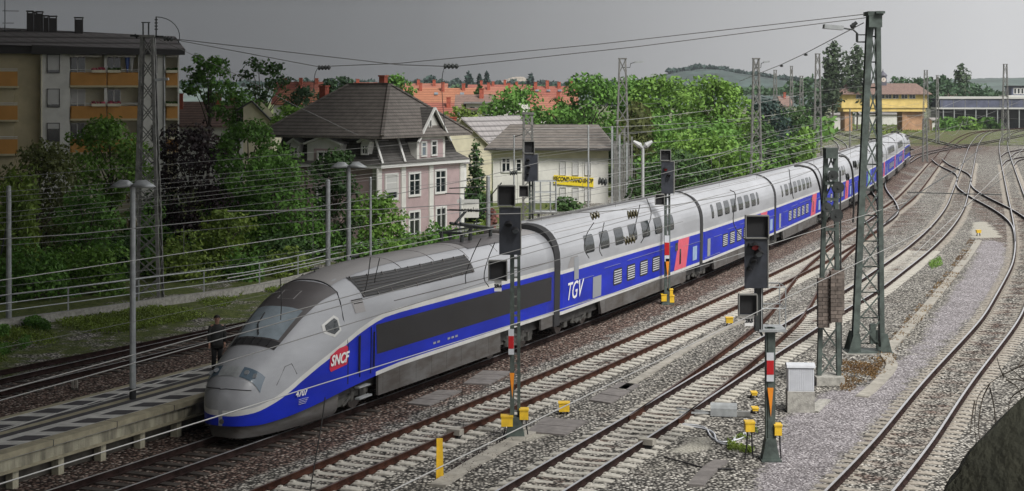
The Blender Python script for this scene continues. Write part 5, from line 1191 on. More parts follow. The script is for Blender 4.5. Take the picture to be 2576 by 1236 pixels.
# mansard lower slope, upper hip
def ring(i,z): return [(i,i,z),(Lh-i,i,z),(Lh-i,W_-i,z),(i,W_-i,z)]
vs=ring(-.4,zc+.2)+ring(.75,zu-.1)+ring(.9,zu+.0)
B.poly('mansard_slope','tiledark',ring(-.4,zc+.22)+ring(.35,zc+.75)+ring(.85,zu),[(i+4*k,(i+1)%4+4*k,(i+1)%4+4*k+4,i+4*k+4) for k in(0,1) for i in range(4)])
rA,rB=(4.3,1.9,zR),(4.3,5.3,zR); c00,c10,c11,c01=(-.55,-.55,zu-.05),(Lh+.35,-.55,zu-.05),(Lh+.35,W_+.55,zu-.05),(-.55,W_+.55,zu-.05)
lo=lambda c:(c[0],c[1],c[2]-.16)
roof=B.poly('roof','tilegrey',[c00,c10,c11,c01,rA,rB,lo(c00),lo(c10),lo(c11),lo(c01)],[(0,3,5,4),(0,4,1),(1,4,5,2),(2,5,3),(0,1,7,6),(1,2,8,7),(2,3,9,8),(3,0,6,9),(6,7,8,9)])
up_=lambda c,d=.05:(c[0],c[1],c[2]+d)
mb=MB()
for p,q in((c00,rA),(c10,rA),(c01,rB),(rA,rB)): mb.bar(up_(p),up_(q),.22,.12)
mb.build('ridge_tiles',[M['tilegrey']],roof)
for a,z_ in((.42,.62),(3.3,.62)): mb=MB(); mb.bar((a-.62,-.38,zc+.3),(a,.62,zu-.2),.14,.1); mb.build('hip_flashing',[M['frame']],B.t)
chimney(B,roof,4.6,2.6,zR-.6,zR+.55,.44); chimney(B,roof,4.6,7.6,zu+1.2,zu+3.3,.5)
# big cross gable on the front
g0,g1=f(1045,380)[0],f(1116,380)[0]; gm=(g0+g1)/2; zg=f(1080,276)[1]; ze=f(1048,350)[1]
B.poly('gable_wall','plasterwhite',[(g0,-.12,zc+.3),(g1,-.12,zc+.3),(g1,-.12,ze),(gm,-.12,zg),(g0,-.12,ze),(g0,4.5,zc+.3),(g1,4.5,zc+.3),(g1,4.5,ze),(gm,4.5,zg),(g0,4.5,ze)],[(0,1,2,3,4),(5,9,8,7,6),(0,4,9,5),(1,6,7,2)])
B.poly('gable_roof','tiledark',[(g0-.3,-.4,ze-.2),(gm,-.4,zg+.18),(g1+.3,-.4,ze-.2),(g0-.3,4.6,ze-.2),(gm,4.6,zg+.18),(g1+.3,4.6,ze-.2),(g0-.3,-.4,ze-.34),(gm,-.4,zg+.02),(g1+.3,-.4,ze-.34)],[(0,1,4,3),(1,2,5,4),(0,6,7,1),(1,7,8,2)])
mb=MB(); mb.bar((g0-.3,-.42,ze-.22),(gm,-.42,zg+.12),.16,.12); mb.bar((g1+.3,-.42,ze-.22),(gm,-.42,zg+.12),.16,.12); mb.build('bargeboard',[M['frame']],B.t)
B.box('gable_panel','pink',g0+.35,g1-.35,-.15,-.125,f(1060,398)[1],f(1060,352)[1])
B.window(1060,360,1070,390,-.15,0,trim=.12,blind=.0,pane='winglass'); B.window(1085,357,1096,388,-.15,0,trim=.12); B.window(1078,303,1083,325,-.12,0,trim=.06,bars=0)
# dormers on the left side (plane a=0)
def dormer(x0,x1,yb,ye,ya,label,win,big):
    (b1,zb),(b0,_)=B.fp(x0,yb,0,True),B.fp(x1,yb,0,True); z_e=B.fp(x0,ye,0,True)[1]; z_a=B.fp(x0,ya,0,True)[1]; b0,b1=sorted((b0,b1)); bm_=(b0+b1)/2; d=-.15 if big else .05
    o=B.poly(label,'plasterwhite',[(d,b0,zb),(d,b1,zb),(d,b1,z_e),(d,bm_,z_a),(d,b0,z_e),(2.2,b0,zb),(2.2,b1,zb),(2.2,b1,z_e),(2.2,bm_,z_a),(2.2,b0,z_e)],[(0,1,2,3,4),(5,9,8,7,6),(0,4,9,5),(1,6,7,2)])
    mb=MB(); mb.bar((d-.1,b0-.2,z_e),(d-.1,bm_,z_a+.08),.3,.12,up=(0,0,1)); mb.bar((d-.1,b1+.2,z_e),(d-.1,bm_,z_a+.08),.3,.12)
    mb.add([(d-.2,b0-.2,z_e+.06),(d-.2,bm_,z_a+.16),(d-.2,b1+.2,z_e+.06),(2.2,b0-.2,z_e+.06),(2.2,bm_,z_a+.16),(2.2,b1+.2,z_e+.06)],[(0,1,4,3),(1,2,5,4)]); mb.build('dormer_roof',[M['frame']],o)
    if big: mb=MB(); y0_,z0_=B.fp(790,430,d,True); y1_,z1_=B.fp(840,375,d,True); a_,b_=sorted((y0_,y1_)); mb.box(d-.03,d-.003,a_,b_,min(z0_,z1_),max(z0_,z1_)); mb.build('pink_panel',[M['pink']],o)
    B.window(*win,b=d-.03 if big else d,side=True,sgn=-1,trim=.12)
dormer(776,860,440,362,346,'dormer',(802,384,828,428),True)
dormer(730,752,395,362,352,'dormer',(735,372,748,392),False); dormer(908,928,388,358,350,'dormer',(913,368,924,386),False)
B.box('wall_bay','pink',-.14,-.002,*sorted((B.fp(776,440,0,True)[0],B.fp(860,440,0,True)[0])),0,B.fp(800,440,0,True)[1])
B.window(800,478-4,830,520,b=-.14,side=True)
# glazed porch at the far end
B.box('porch','bluegrey',Lh,Lh+2.0,1.,4,0,f(1165,475)[1]); B.box('porch_glazing','frame',Lh+.01,Lh+2.1,.9,4,f(1165,475)[1]+.01,f(1165,416)[1])
B.box('porch_roof','tileslate',Lh-.1,Lh+2.3,.7,4.2,f(1165,416)[1]+.01,f(1165,412)[1]+.1)
# white sign board
l=Loc(1185,0,Y=104); t=thing('sign_board','white board sign standing in the garden before the pink house','sign',l.o); mb=MB(); l.box(mb,1164,512,1205,548,-.03,.03); mb.build('board',[M['plasterwhite']],t); mb=MB(); l.box(mb,1150,502,1205,511,-.04,.04); mb.build('top_board',[M['blind']],t); mb=MB(); l.box(mb,1168,548,1170,700,-.03,.03); l.box(mb,1198,548,1200,700,-.03,.03); mb.build('sign_posts',[M['steeldark']],t)
text_mesh('apteka',.42,'sign_lettering',M['fascia'],t,Matrix.Translation(l.p(1182,528)+Vector((0,-.045,0)))@Matrix.Rotation(R(90),4,'X'),ext=.004)
# ---- second hand shop
B=Bld('cream and white shop building with a grey hipped tile roof and yellow banner','shop building',1240,0,150,-3,'shop_building'); f=B.fp
a1=f(1530,400)[0]; zt_=f(1240,372)[1]; zm_=f(1240,398)[1]
B.box('wall','plasterwhite',0,a1,0,9,0,zm_); B.box('upper_wall','plastercream',-.03,a1+.03,-.03,9.03,zm_+.002,zt_)
ro=hip(B,'roof','tilegrey',-.7,a1+.7,-.7,9.7,zt_-.02,f(1390,313,4.5)[1],(2.0,1.6)); 
B.box('gutter','fascia',-.75,a1+.75,-.85,-.72,zt_-.22,zt_-.02)
B.window(1264,400,1282,431,0,1); B.window(1300,402,1310,430,0,0)
for x in(1408,1462,1436-54+0): pass
for x0 in(1409,1441,1472): B.window(x0,405,x0+14,440,0,0,frame='blind',pane='blind',trim=.04,bars=0,nm='blind_window'); B.window(x0,472,x0+14,505,0,0,frame='blind',pane='blind',trim=.04,bars=0,nm='blind_window')
B.window(1396-60,405,1396-46,432,0,0)
(s0,z1),(s1,z0)=f(1393,441,-.3),f(1493,466,-.3); mb=MB(); mb.add([(s0,-.12,z1),(s1,-.12,z1-.25),(s1,-.12,z0-.2),(s0,-.12,z0+.08),(s0,-.06,z1),(s1,-.06,z1-.25),(s1,-.06,z0-.2),(s0,-.06,z0+.08)],[(0,1,2,3),(4,7,6,5),(0,4,5,1),(1,5,6,2),(2,6,7,3),(3,7,4,0)]); o=mb.build('banner',[M['signyellow']],B.t)
text_mesh('SECOND-HAND-SHOP',.56,'banner_lettering',M['sigface'],o,Matrix.Translation(((s0+s1)/2,-.15,(z0+z1)/2))@Matrix.Rotation(R(90),4,'X')@Matrix.Rotation(R(-3.5),4,'Z')@Matrix.Diagonal((.62,1,1,1)),bold=.012)
chim=chimney(B,ro,a1*.32,3.,zt_+1.,zt_+1.3,.4,'plasterwhite','roof_light')
# ---- simple gabled houses
def gabled(label,x0,x1,yb,ye,yr,Y,wallm,roofm,ang=0,depth=9,ch=(),gend=True,dorm=0,name='house',group=None,skyl=0,inset=0,cm='chimneybrick'):
    B=Bld(label,'house',x0,0,Y,ang,name,group); a1=B.fp(x1,300)[0]; ze=B.fp(x0,ye,-.3)[1]; zr=B.fp(x0,yr,depth/2)[1]
    mb=MB(); mb.add([(0,0,0),(a1,0,0),(a1,depth,0),(0,depth,0),(0,0,ze),(a1,0,ze),(a1,depth,ze),(0,depth,ze),(inset,depth/2,zr-.1),(a1-inset,depth/2,zr-.1)],[(0,1,5,4),(1,2,6,5),(2,3,7,6),(3,0,4,7),(4,8,7),(5,6,9)]); mb.build('wall',[M[wallm]],B.t)
    o=B.poly('roof',roofm,[(-.4,-.5,ze-.2),(a1+.4,-.5,ze-.2),(a1+.4-inset,depth/2,zr),(-.4+inset,depth/2,zr),(-.4,depth+.5,ze-.2),(a1+.4,depth+.5,ze-.2),(-.4,-.5,ze-.38),(a1+.4,-.5,ze-.38),(a1+.4-inset,depth/2,zr-.2),(-.4+inset,depth/2,zr-.2),(-.4,depth+.5,ze-.38),(a1+.4,depth+.5,ze-.38)],[(0,1,2,3),(3,2,5,4),(0,6,7,1),(1,7,8,2),(2,8,11,5),(4,10,9,3),(3,9,6,0)])
    for q in ch: chimney(B,o,a1*q,depth/2-rnd.uniform(.3,1.5),zr-1.2,zr+rnd.uniform(.5,1.0),.6,cm)
    for k in range(skyl):
        q=(k+.6)/(skyl+.2); a=a1*q; z=ze+(zr-ze)*.55; y=-.5+(depth/2+.5)*.55+.1; mb=MB(); sl=(zr-ze+.2)/(depth/2+.5); mb.add([(a,y-.12,z),(a+.7,y-.12,z),(a+.7,y+.6,z+.72*sl),(a,y+.6,z+.72*sl)],[(0,1,2,3)]); w_=mb.build('skylight',[M['winglass']],o); w_.location=(0,-.05,.12)
    for k in range(dorm):
        a=a1*(k+.5)/dorm; z=ze+(zr-ze)*.15; B.box('dormer',wallm,a-1.,a+1.,.3,2.5,z,z+1.4); B.box('dormer_roof','tileslate',a-1.2,a+1.2,-.05,2.8,z+1.402,z+1.55)
    nw=max(1,int(a1/3)); 
    if Y<260:
        for k in range(nw):
            a=a1*(k+.5)/nw; B.box('window','glass',a-.45,a+.45,-.04,-.003,ze-1.9,ze-.7)
    return B
gabled('long house with a brown red tile roof right behind the block of flats',432,640,0,312,256,172,'plasterwhite','tilebrown',ang=8,depth=9,ch=(.08,.55,.72),cm='chimneybrick')
B=Bld('cream gable end of the brown roofed house behind the plum tree','house',612,0,160,0); a1=B.fp(686,300)[0]; B.poly('gable_wall','plastercream',[(0,0,0),(a1,0,0),(a1,0,B.fp(686,312)[1]),(a1*.3,0,B.fp(0,257)[1]),(0,0,B.fp(0,270)[1]),(0,6,0),(a1,6,0),(a1,6,B.fp(686,312)[1]),(a1*.3,6,B.fp(0,257)[1]),(0,6,B.fp(0,270)[1])],[(0,1,2,3,4),(5,9,8,7,6),(0,4,9,5),(1,6,7,2),(0,5,6,1)]); mb=MB(); mb.bar((a1*.3,-.2,B.fp(0,257)[1]+.1),(a1+.2,-.2,B.fp(686,312)[1]),.5,.14); mb.bar((a1*.3,-.2,B.fp(0,257)[1]+.1),(-.6,-.2,B.fp(0,278)[1]),.5,.14); mb.build('roof_edge',[M['fascia']],B.t)
# grey roofed gable house behind the conifer
B=Bld('cream gabled house with a plain grey roof, between the pink house and the shop','house',1128,0,168,0); f=B.fp; aR=f(1236,300)[0]; zE_=f(0,372)[1]; za=f(0,299)[1]; am=f(1160,0)[0]
B.poly('gable_wall','plastercream',[(0,0,0),(aR,0,0),(aR,0,zE_),(am,0,za),(0,0,f(0,322)[1]),(0,10,0),(aR,10,0),(aR,10,zE_),(am,10,za),(0,10,f(0,322)[1])],[(0,1,2,3,4),(5,9,8,7,6),(0,4,9,5),(1,6,7,2)])
xe=f(1310,0)[0]
B.poly('roof','tileslate',[(am,-.4,za+.15),(aR+.4,-.4,zE_-.1),(aR+9.,11,zE_-.1),(xe,11,za+.25),(am,-.4,za-.02),(aR+.4,-.4,zE_-.28)],[(0,1,2,3),(0,4,5,1)]); B.poly('roof','tileslate',[(am,-.4,za+.15),(-.5,-.4,f(0,328)[1]),(-.5,11,f(0,328)[1]),(am,11,za+.15)],[(0,1,2,3)])
chimney(B,B.t,.3,3,f(0,330)[1],f(0,298)[1],.8)
B=gabled('white house with grey dormer roof, left of the round green tree',1150,1236,0,270,238,225,'plasterwhite','tilebrown',depth=9,ch=(.7,)); a1=B.fp(1236,300)[0]; B.box('dormer','plasterwhite',1.2,a1+.3,-.25,3,B.fp(0,281)[1],B.fp(0,262)[1]); B.box('dormer_roof','tileslate',.9,a1+.6,-.7,3.4,B.fp(0,262)[1]+.002,B.fp(0,257)[1])
for k in(.45,.7): B.box('window','glass',a1*k-.3,a1*k+.3,-.29,-.252,B.fp(0,277)[1],B.fp(0,270)[1])
rows=[('maroon roofed terrace at the far left, behind the loose trees',688,800,262,258,206,300,'tilemaroon',(.2,.55,.9)),('orange roofed terrace below the maroon one, behind the pink house',700,790,262,259,226,262,'tileorange',(.5,)),
('bright orange roof right of the pink house ridge, long one',985,1196,300,262,222,300,'tileorange',(.1,.33,.6,.85)),('paler orange roof peeking behind the long bright orange roof',1020,1120,262,232,210,340,'tilered',(.3,.7)),
('dark red roof between the orange roof and the dormer house',1062,1142,300,300,258,240,'tilemaroon',(.8,)),('dark maroon roof strip behind the conifer tips',1180,1330,250,226,213,380,'tilemaroon',(.2,.4,.6,.8)),
('pinkish roof behind the small fir, right of the slanting roof edge',1198,1300,250,250,219,330,'tilered',(.3,.8)),('long maroon roof with skylights left of the large trees',1330,1450,300,250,217,310,'tilemaroon',(.15,.4,.65,.9)),
('orange red lower roof under the long maroon roof with skylights',1340,1450,320,290,244,285,'tilered',(.6,)),('small dark red roof half hidden left of the pink house ridge',865,940,262,235,208,330,'tilemaroon',(.4,)),
('red tiled roof glimpsed between the big green trees',1590,1640,330,300,262,240,'tilered',(.5,)),('distant pink roofs above the station canopy',2355,2450,250,244,226,620,'tilebrown',(.2,.5,.8)),('distant brown roof left of the poplars',1968,1992,300,265,242,420,'tilebrown',(.5,))]
for lb,x0,x1,yb,ye,yr,Y,mt_,ch in rows: gabled(lb,x0,x1,yb,ye,yr,Y,'plasterwhite',mt_,depth=10,ch=ch,group='distant roofs of the town',skyl=4 if 'skylights left' in lb else (3 if 'long one' in lb else 0),cm='chimneybrick')
# ---- signal box bridge
Ysb=438; B=Bld('yellow signal box on brick piers spanning the tracks, with clock turret','signal box',2117,0,Ysb,0,'signal_box'); f=B.fp
a1=f(2334,0)[0]; z0=f(0,272)[1]; z1=f(0,237)[1]
B.box('yellow_wall','yellowwall',0,a1,0,8,z0,z1); B.box('cornice','yellowwall',.5,a1-.5,.3,7.7,f(0,281)[1],z0-.002)
rf=hip(B,'roof','tilebrown',-.9,a1+.9,-1,9,z1+.02,f(0,210,4)[1],(3.,3.)); B.box('eaves','frame',-.85,a1+.85,-.95,8.95,z1-.12,z1+.018)
for x0 in(2154,2174,2194,2211,2228,2246,2268,2288): B.window(x0,238,x0+14,248,0,1,'frame','glass',trim=.08,bars=0)
pL=[f(2127,0)[0],f(2146,0)[0]]; pR=[f(2272,0)[0],f(2328,0)[0]]
B.box('pier','brick',pL[0],pL[1],1,7,0,f(0,281)[1]-.002); B.box('pier','brick',pR[0],pR[0]+1.2,1,7,0,f(0,281)[1]-.002); B.box('stair_tower','brick',pR[0]+1.2,pR[1],1.5,7,0,f(0,270)[1]); 
tw=[f(2222,0)[0],f(2237,0)[0]]; mb=MB(); mb.box(tw[0],tw[1],3,4.8,f(0,225)[1],f(0,192)[1]); o=mb.build('clock_turret',[M['copper']],B.t)
c=(tw[0]+tw[1])/2; mb=MB(); mb.tube([(c,3.9,f(0,192)[1]),(c,3.9,f(0,190)[1]),(c,3.9,f(0,186)[1]),(c,3.9,f(0,182)[1]),(c,3.9,f(0,176)[1])],[1.1,1.15,.95,.4,.05],12); mb.build('turret_dome',[M['copper']],o)
mb=MB(); mb.tube([(c,2.98,f(0,201)[1]),(c,2.92,f(0,201)[1])],.62,16); mb.build('clock_face',[M['clockface']],o); mb=MB(); mb.bar((c,2.9,f(0,201)[1]),(c,2.9,f(0,201)[1]+.45),.08); mb.bar((c,2.9,f(0,201)[1]),(c-.3,2.9,f(0,201)[1]-.1),.08); mb.build('clock_hand',[M['fascia']],o)
mb=MB(); mb.tube([(c,3.9,f(0,177)[1]),(c,3.9,f(0,173)[1])],.07,6); mb.build('finial',[M['copper']],o)
# low pale buildings behind the signal box and station canopy
gabled('low pale building seen under the signal box, between its piers',2150,2262,320,286,280,520,'plasterwhite','tileslate',depth=8,group='low buildings behind the junction')
gabled('small white hut left of the signal box piers',2095,2126,330,287,283,460,'plasterwhite','tileslate',depth=5,group='low buildings behind the junction')
B=Bld('long dark station platform canopy with a white roof edge, at the right','station canopy',2360,0,470,0,'station_canopy'); f=B.fp; a1=f(2700,0)[0]
B.box('roof_edge','blind',0,a1,-.5,.2,f(0,249)[1],f(0,243)[1]); B.box('canopy_side','bluegrey',.5,a1,-.2,12,f(0,271)[1],f(0,249)[1]-.01); B.box('lower_edge','blind',.5,a1,-.3,.1,f(0,275)[1],f(0,271)[1]-.01)
mb=MB()
for k in range(12):
    a=1+k*(a1-2)/11; mb=MB(); mb.box(a-.07,a+.07,-.27,-.205,f(0,271)[1],f(0,249)[1]-.02); mb.build('glazing_bar',[M['steelgrey']],B.t)
for k in range(12): a=1.5+k*3.05; B.box('post','galv',a-.12,a+.12,0,.3,0,f(0,275)[1]-.01)
B.box('dark_train_hall','tdark',1,a1,6,12,0,f(0,275)[1]-.02)
B=Bld('dark blue footbridge house with white framed windows at the right edge','station building',2542,0,455,0,'station_building'); f=B.fp
B.box('upper_storey','bluegrey',f(2545,0)[0],f(2640,0)[0],0,6,f(0,240)[1],f(0,219)[1]); B.box('roof','tdark',f(2542,0)[0],f(2640,0)[0],-.4,6.4,f(0,219)[1]+.002,f(0,216)[1]); B.box('lower_roof','frame',f(2531,0)[0],f(2640,0)[0],-1,7,f(0,243)[1],f(0,240)[1]-.005)
for x0 in(2551,2560,2569): B.window(x0,223,x0+5,236,0,0,'frame','glass',trim=.15,bars=0)
gabled('dark parked train hall below the station canopy',2345,2360,330,300,296,440,'plasterwhite','tileslate',depth=4,group='low buildings behind the junction')
# ---------------------------------------------------------------- vegetation
def leafmat(k,a,b_): return D(k,a,.65,var=.3,vs=.35,col2=b_,island=.38,transl=.25,spec=.3)
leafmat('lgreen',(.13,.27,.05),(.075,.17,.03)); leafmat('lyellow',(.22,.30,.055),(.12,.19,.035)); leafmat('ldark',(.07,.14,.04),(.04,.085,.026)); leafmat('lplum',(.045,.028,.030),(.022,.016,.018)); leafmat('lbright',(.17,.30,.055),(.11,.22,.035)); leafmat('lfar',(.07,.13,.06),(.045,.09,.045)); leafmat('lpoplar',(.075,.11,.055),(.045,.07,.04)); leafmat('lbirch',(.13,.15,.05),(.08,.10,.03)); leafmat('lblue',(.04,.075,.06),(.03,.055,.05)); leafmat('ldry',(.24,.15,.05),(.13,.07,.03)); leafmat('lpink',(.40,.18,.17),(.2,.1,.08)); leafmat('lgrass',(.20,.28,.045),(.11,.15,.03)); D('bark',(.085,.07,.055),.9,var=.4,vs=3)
def leaves(C_,Nrm,size,asp=1.7,jit=.9):
    n=len(C_); nrm=Nrm+NR.normal(0,jit,(n,3)); nrm/=np.linalg.norm(nrm,axis=1)[:,None]+1e-9
    r=NR.normal(0,1,(n,3)); u=np.cross(nrm,r); u/=np.linalg.norm(u,axis=1)[:,None]+1e-9; v=np.cross(nrm,u)
    s=(size*NR.uniform(.6,1.3,n))[:,None]; return np.stack([C_-u*s*asp/2,C_-v*s/2+u*s*.1,C_+u*s*asp/2,C_+v*s/2+u*s*.1],1).reshape(-1,3)
def leaf_obj(V,name,matn,parent):
    n=len(V)//4; me=bpy.data.meshes.new(name); me.vertices.add(len(V)); me.vertices.foreach_set('co',V.astype(np.float32).ravel()); me.loops.add(4*n); me.loops.foreach_set('vertex_index',np.arange(4*n,dtype=np.int32)); me.polygons.add(n); me.polygons.foreach_set('loop_start',np.arange(0,4*n,4,dtype=np.int32)); me.polygons.foreach_set('loop_total',np.full(n,4,np.int32)); me.update(calc_edges=True); me.materials.append(M[matn])
    o=bpy.data.objects.new(name,me); C.objects.link(o)
    if parent: o.parent=parent
    return o
def crown_pts(kind,w_,z0,z1,n,dens=1.):
    h=z1-z0; R_=w_/2; K={'broad':int(26*max(1,min(2.2,h/w_*1.3))),'airy':34,'shrub':16,'poplar':34,'cone':30,'willow':26}[kind]; cs=[];rs=[]
    for k in range(K):
        a=NR.uniform(0,2*math.pi)
        if kind in('broad','airy'):
            q=(k+.5)/K; zz_=q**.9; env=math.sqrt(max(.05,1-(abs(zz_-.42)/.62)**2.2)); rr=NR.uniform(.2,.92)**.7*env if k>3 else .1; c=(math.cos(a)*rr*R_,math.sin(a)*rr*R_,z0+h*(.04+.86*zz_)); r=R_*NR.uniform(.26,.46)*(.62 if kind=='airy' else 1)
        elif kind=='shrub':
            zz_=NR.uniform(0,.8); env=math.sqrt(1-zz_**2*.9); rr=NR.uniform(.1,.72)*env; c=(math.cos(a)*rr*R_,math.sin(a)*rr*R_,z0+h*zz_); r=R_*NR.uniform(.28,.42)
        elif kind=='poplar':
            zz_=(k+.5)/K; env=math.sin(math.pi*min(1,zz_*.92+.10))**.6; rr=NR.uniform(.2,.6)*env; c=(math.cos(a)*rr*R_,math.sin(a)*rr*R_,z0+h*zz_*.96); r=R_*NR.uniform(.35,.6)*max(env,.35)
        elif kind=='cone':
            zz_=((k+.5)/K)**1.2; env=(1-zz_)**.8; rr=NR.uniform(.2,.7)*env; c=(math.cos(a)*rr*R_,math.sin(a)*rr*R_,z0+h*zz_*.95); r=R_*(.18+.35*env)
        else:
            zz_=NR.uniform(.35,.95); rr=NR.uniform(.2,.75); c=(math.cos(a)*rr*R_,math.sin(a)*rr*R_,z0+h*zz_); r=R_*NR.uniform(.22,.34)
        cs.append(c); rs.append(r)
    cs=np.array(cs);rs=np.array(rs); k=NR.choice(K,n,p=rs**2/np.sum(rs**2)); d=NR.normal(0,1,(n,3)); d/=np.linalg.norm(d,axis=1)[:,None]
    rad=rs[k]*NR.uniform(.35,1.12,n)**.6; fl=np.array([1,1,.62]) if kind in('broad','airy') else np.array([1,1,1.1])
    if kind in('poplar',): fl=np.array([1,1,1.9])
    P=cs[k]+d*rad[:,None]*fl
    if kind=='willow': P[:,2]-=np.abs(NR.normal(0,h*.22,n)); P[:,2]=np.maximum(P[:,2],z0+NR.uniform(0,.5,n))
    P[:,2]=np.clip(P[:,2],z0*.9,z1+.4)
    return P,d,cs,rs
def tree(kind,px,wpx,yt,yb,Y,matn,label,name='tree',dens=1.,gz=GZ,trunk=True,group=None,lsz=None,cat=None):
    wpx=wpx*(1.18 if kind in('broad','shrub','airy') else 1); X=(px-1288)*Y/F; w_=wpx*Y/F; z1=CH-(yt-HY)*Y/F-gz; z0=max(.0,CH-(yb-HY)*Y/F-gz)
    if kind=='shrub': z0=0.0
    t=thing(name,label,cat or ('bush' if kind=='shrub' else 'tree'),(X,Y,gz),group=group)
    ls=lsz or max(.11,Y*.00165); npx=wpx*max(20,(yt and (z1-z0)*F/Y)); n=int(min(17000,max(500,npx/((ls*F/Y)**2)*4.2*dens)))
    P,d,cs,rs=crown_pts(kind,w_,z0,z1,n)
    if kind=='willow': V=leaves(P,np.tile([0,0,.0],(n,1))+NR.normal(0,1,(n,3))*[1,1,.1],ls,3.2,.2)
    else: V=leaves(P,d*.8+np.array([0,-.1,.75]),ls)
    leaf_obj(V,'crown',matn,t)
    if trunk:
        mb=MB(); zt_=z0+(z1-z0)*(.75 if kind in('poplar','cone') else .45); r0=max(.07,w_*.028); jig=[Vector((NR.uniform(-.04,.04)*w_,NR.uniform(-.04,.04)*w_,0)) for _ in range(5)]
        mb.tube([Vector((0,0,-.1)),Vector((0,0,zt_*.35))+jig[0],Vector((0,0,zt_*.7))+jig[1],Vector((0,0,zt_))+jig[2]],[r0,r0*.8,r0*.6,r0*.3],7)
        if kind in('broad','airy','willow','shrub'):
            for k in range(0,len(cs),2 if kind=='airy' else 3):
                b_=Vector((0,0,min(zt_*.85,cs[k][2]*.62))); c=Vector(cs[k]); mb.tube([b_,b_.lerp(c,.5)+Vector((0,0,.06*w_)),c],[r0*.45,r0*.28,r0*.1],5)
        mb.build('trunk',[M['bark']],t)
    return t
T=tree
T('airy',525,135,132,262,170,'lgreen','loose green tree with sky showing through, directly right of the flats',dens=.8)
T('airy',655,130,140,268,178,'ldark','second loose tree with open twigs, right of the first one',dens=.5)
T('broad',600,110,225,330,165,'lgreen','low green tree under the two loose trees')
T('broad',770,90,218,300,190,'lfar','rounded green tree with drooping sides left of the pink house ridge')
T('broad',730,90,262,345,150,'lbright','light green tree just left of the mansard roof edge')
T('broad',850,75,192,260,230,'lfar','green treetop behind the left end of the grey roof ridge')
T('broad',985,100,185,270,210,'lgreen','green tree behind the chimney of the pink house')
T('broad',90,190,345,640,92,'lbirch','yellow green birch like tree covering the lower left of the flats',dens=.85)
T('willow',50,150,420,690,84,'lyellow','yellowish drooping tree at the far left picture edge',dens=.6)
T('broad',280,190,285,520,104,'lbright','bright green maple before the middle balconies of the flats')
T('broad',480,170,295,600,108,'lplum','dark plum leaved tree between the lattice mast and the green trees',dens=.8)
T('broad',625,165,290,520,110,'lgreen','big light green tree left of the pink house',)
T('broad',690,180,372,610,100,'lgreen','broad green tree in front of the pink house left side')
T('broad',220,150,470,700,88,'lgreen','green tree behind the railing left of the lattice mast')
T('shrub',90,210,600,770,80,'lgreen','rounded green bush behind the railing at the far left')
T('shrub',250,160,610,760,82,'lbright','light green bush behind the railing left of the lattice mast foot')
T('shrub',470,190,600,740,88,'lyellow','yellow green bush behind the railing, right of the lattice mast foot')
T('broad',570,120,520,690,92,'lyellow','yellow green young tree left of the thick grey pole')
T('shrub',610,140,620,700,88,'lgreen','dark green bush behind the railing near the platform end')
T('shrub',720,170,605,690,96,'ldark','dark bush behind the railing below the broad tree')
T('shrub',730,150,640,700,90,'lyellow','low yellow green bush hugging the railing')
T('broad',845,120,360,640,104,'ldark','dark green tree behind the two grey poles',dens=1.1)
T('broad',935,140,485,620,98,'lbright','light green tree in front of the pink wall, right of the lamp')
T('shrub',1010,130,560,650,98,'lgreen','green bush before the ground floor of the pink house')
T('shrub',900,150,600,690,93,'lgreen','green bush behind the railing between the poles')
T('shrub',1120,120,555,640,104,'lgreen','green hedge bush right of the pink house windows')
T('shrub',1200,90,560,640,106,'lyellow','yellow green bush under the white sign board')
T('shrub',1236,50,505,570,112,'lpink','pink flowering bush beside the white sign board')
T('cone',1197,98,345,560,128,'ldark','dark conifer between the pink house and the cream gable')
T('shrub',1425,110,508,560,140,'ldark','clipped dark green bush before the shop wall')
T('broad',1170,90,268,350,185,'lyellow','yellow green tree between the roofs left of the cream gable')
T('cone',1206,28,210,260,250,'ldark','small dark fir standing among the orange roofs')
T('broad',1300,140,212,345,205,'lgreen','round green tree behind the shop roof ridge')
T('broad',1360,130,270,345,180,'lgreen','lower green tree right of the round tree, touching the shop roof')
T('broad',1480,160,182,400,178,'lgreen','large green tree left of the tall lattice mast with lamp arm')
T('broad',1575,130,188,380,185,'lgreen','large green tree directly behind the tall lattice mast')
T('willow',1600,110,255,480,160,'lbirch','pale drooping birch right of the big lattice mast',dens=.9)
T('broad',1690,190,180,430,180,'lbright','big light green tree left of the second tall mast')
T('broad',1805,170,176,440,172,'lbright','biggest bright green tree, right before the second tall mast')
T('broad',1740,240,300,500,150,'lgreen','wide green tree mass low behind the coaches')
T('shrub',1640,130,400,520,135,'ldark','dark bush under the big trees beside the white twin lamp')
T('shrub',1850,180,370,470,150,'lgreen','green bushes behind the third coach roof')
T('broad',1925,110,240,420,215,'lblue','bluish dark tree right of the second tall mast')
T('broad',1990,110,262,400,240,'ldark','dark tree left of the junction masts',)
T('shrub',1990,130,330,430,190,'lbright','bright green bush beside the curved tracks left of the signal box')
T('shrub',1930,110,350,440,175,'lgreen','green bush behind the fourth coach roof')
T('shrub',2040,60,300,400,215,'lbright','light green bush at the foot of the thin lattice mast')
T('poplar',2097,86,106,260,430,'lpoplar','left one of the two slim poplars behind the signal box')
T('poplar',2156,84,104,262,440,'lpoplar','right one of the two slim poplars, touching the tall mast')
T('poplar',2417,58,162,250,520,'lpoplar','single dark poplar above the station canopy')
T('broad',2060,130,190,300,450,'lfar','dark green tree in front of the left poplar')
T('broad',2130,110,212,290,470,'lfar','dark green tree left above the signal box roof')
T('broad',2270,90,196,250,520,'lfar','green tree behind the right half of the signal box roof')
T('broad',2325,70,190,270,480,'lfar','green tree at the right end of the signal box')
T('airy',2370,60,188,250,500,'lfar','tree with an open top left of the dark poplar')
T('broad',2415,150,215,262,490,'lfar','wide green tree above the station canopy')
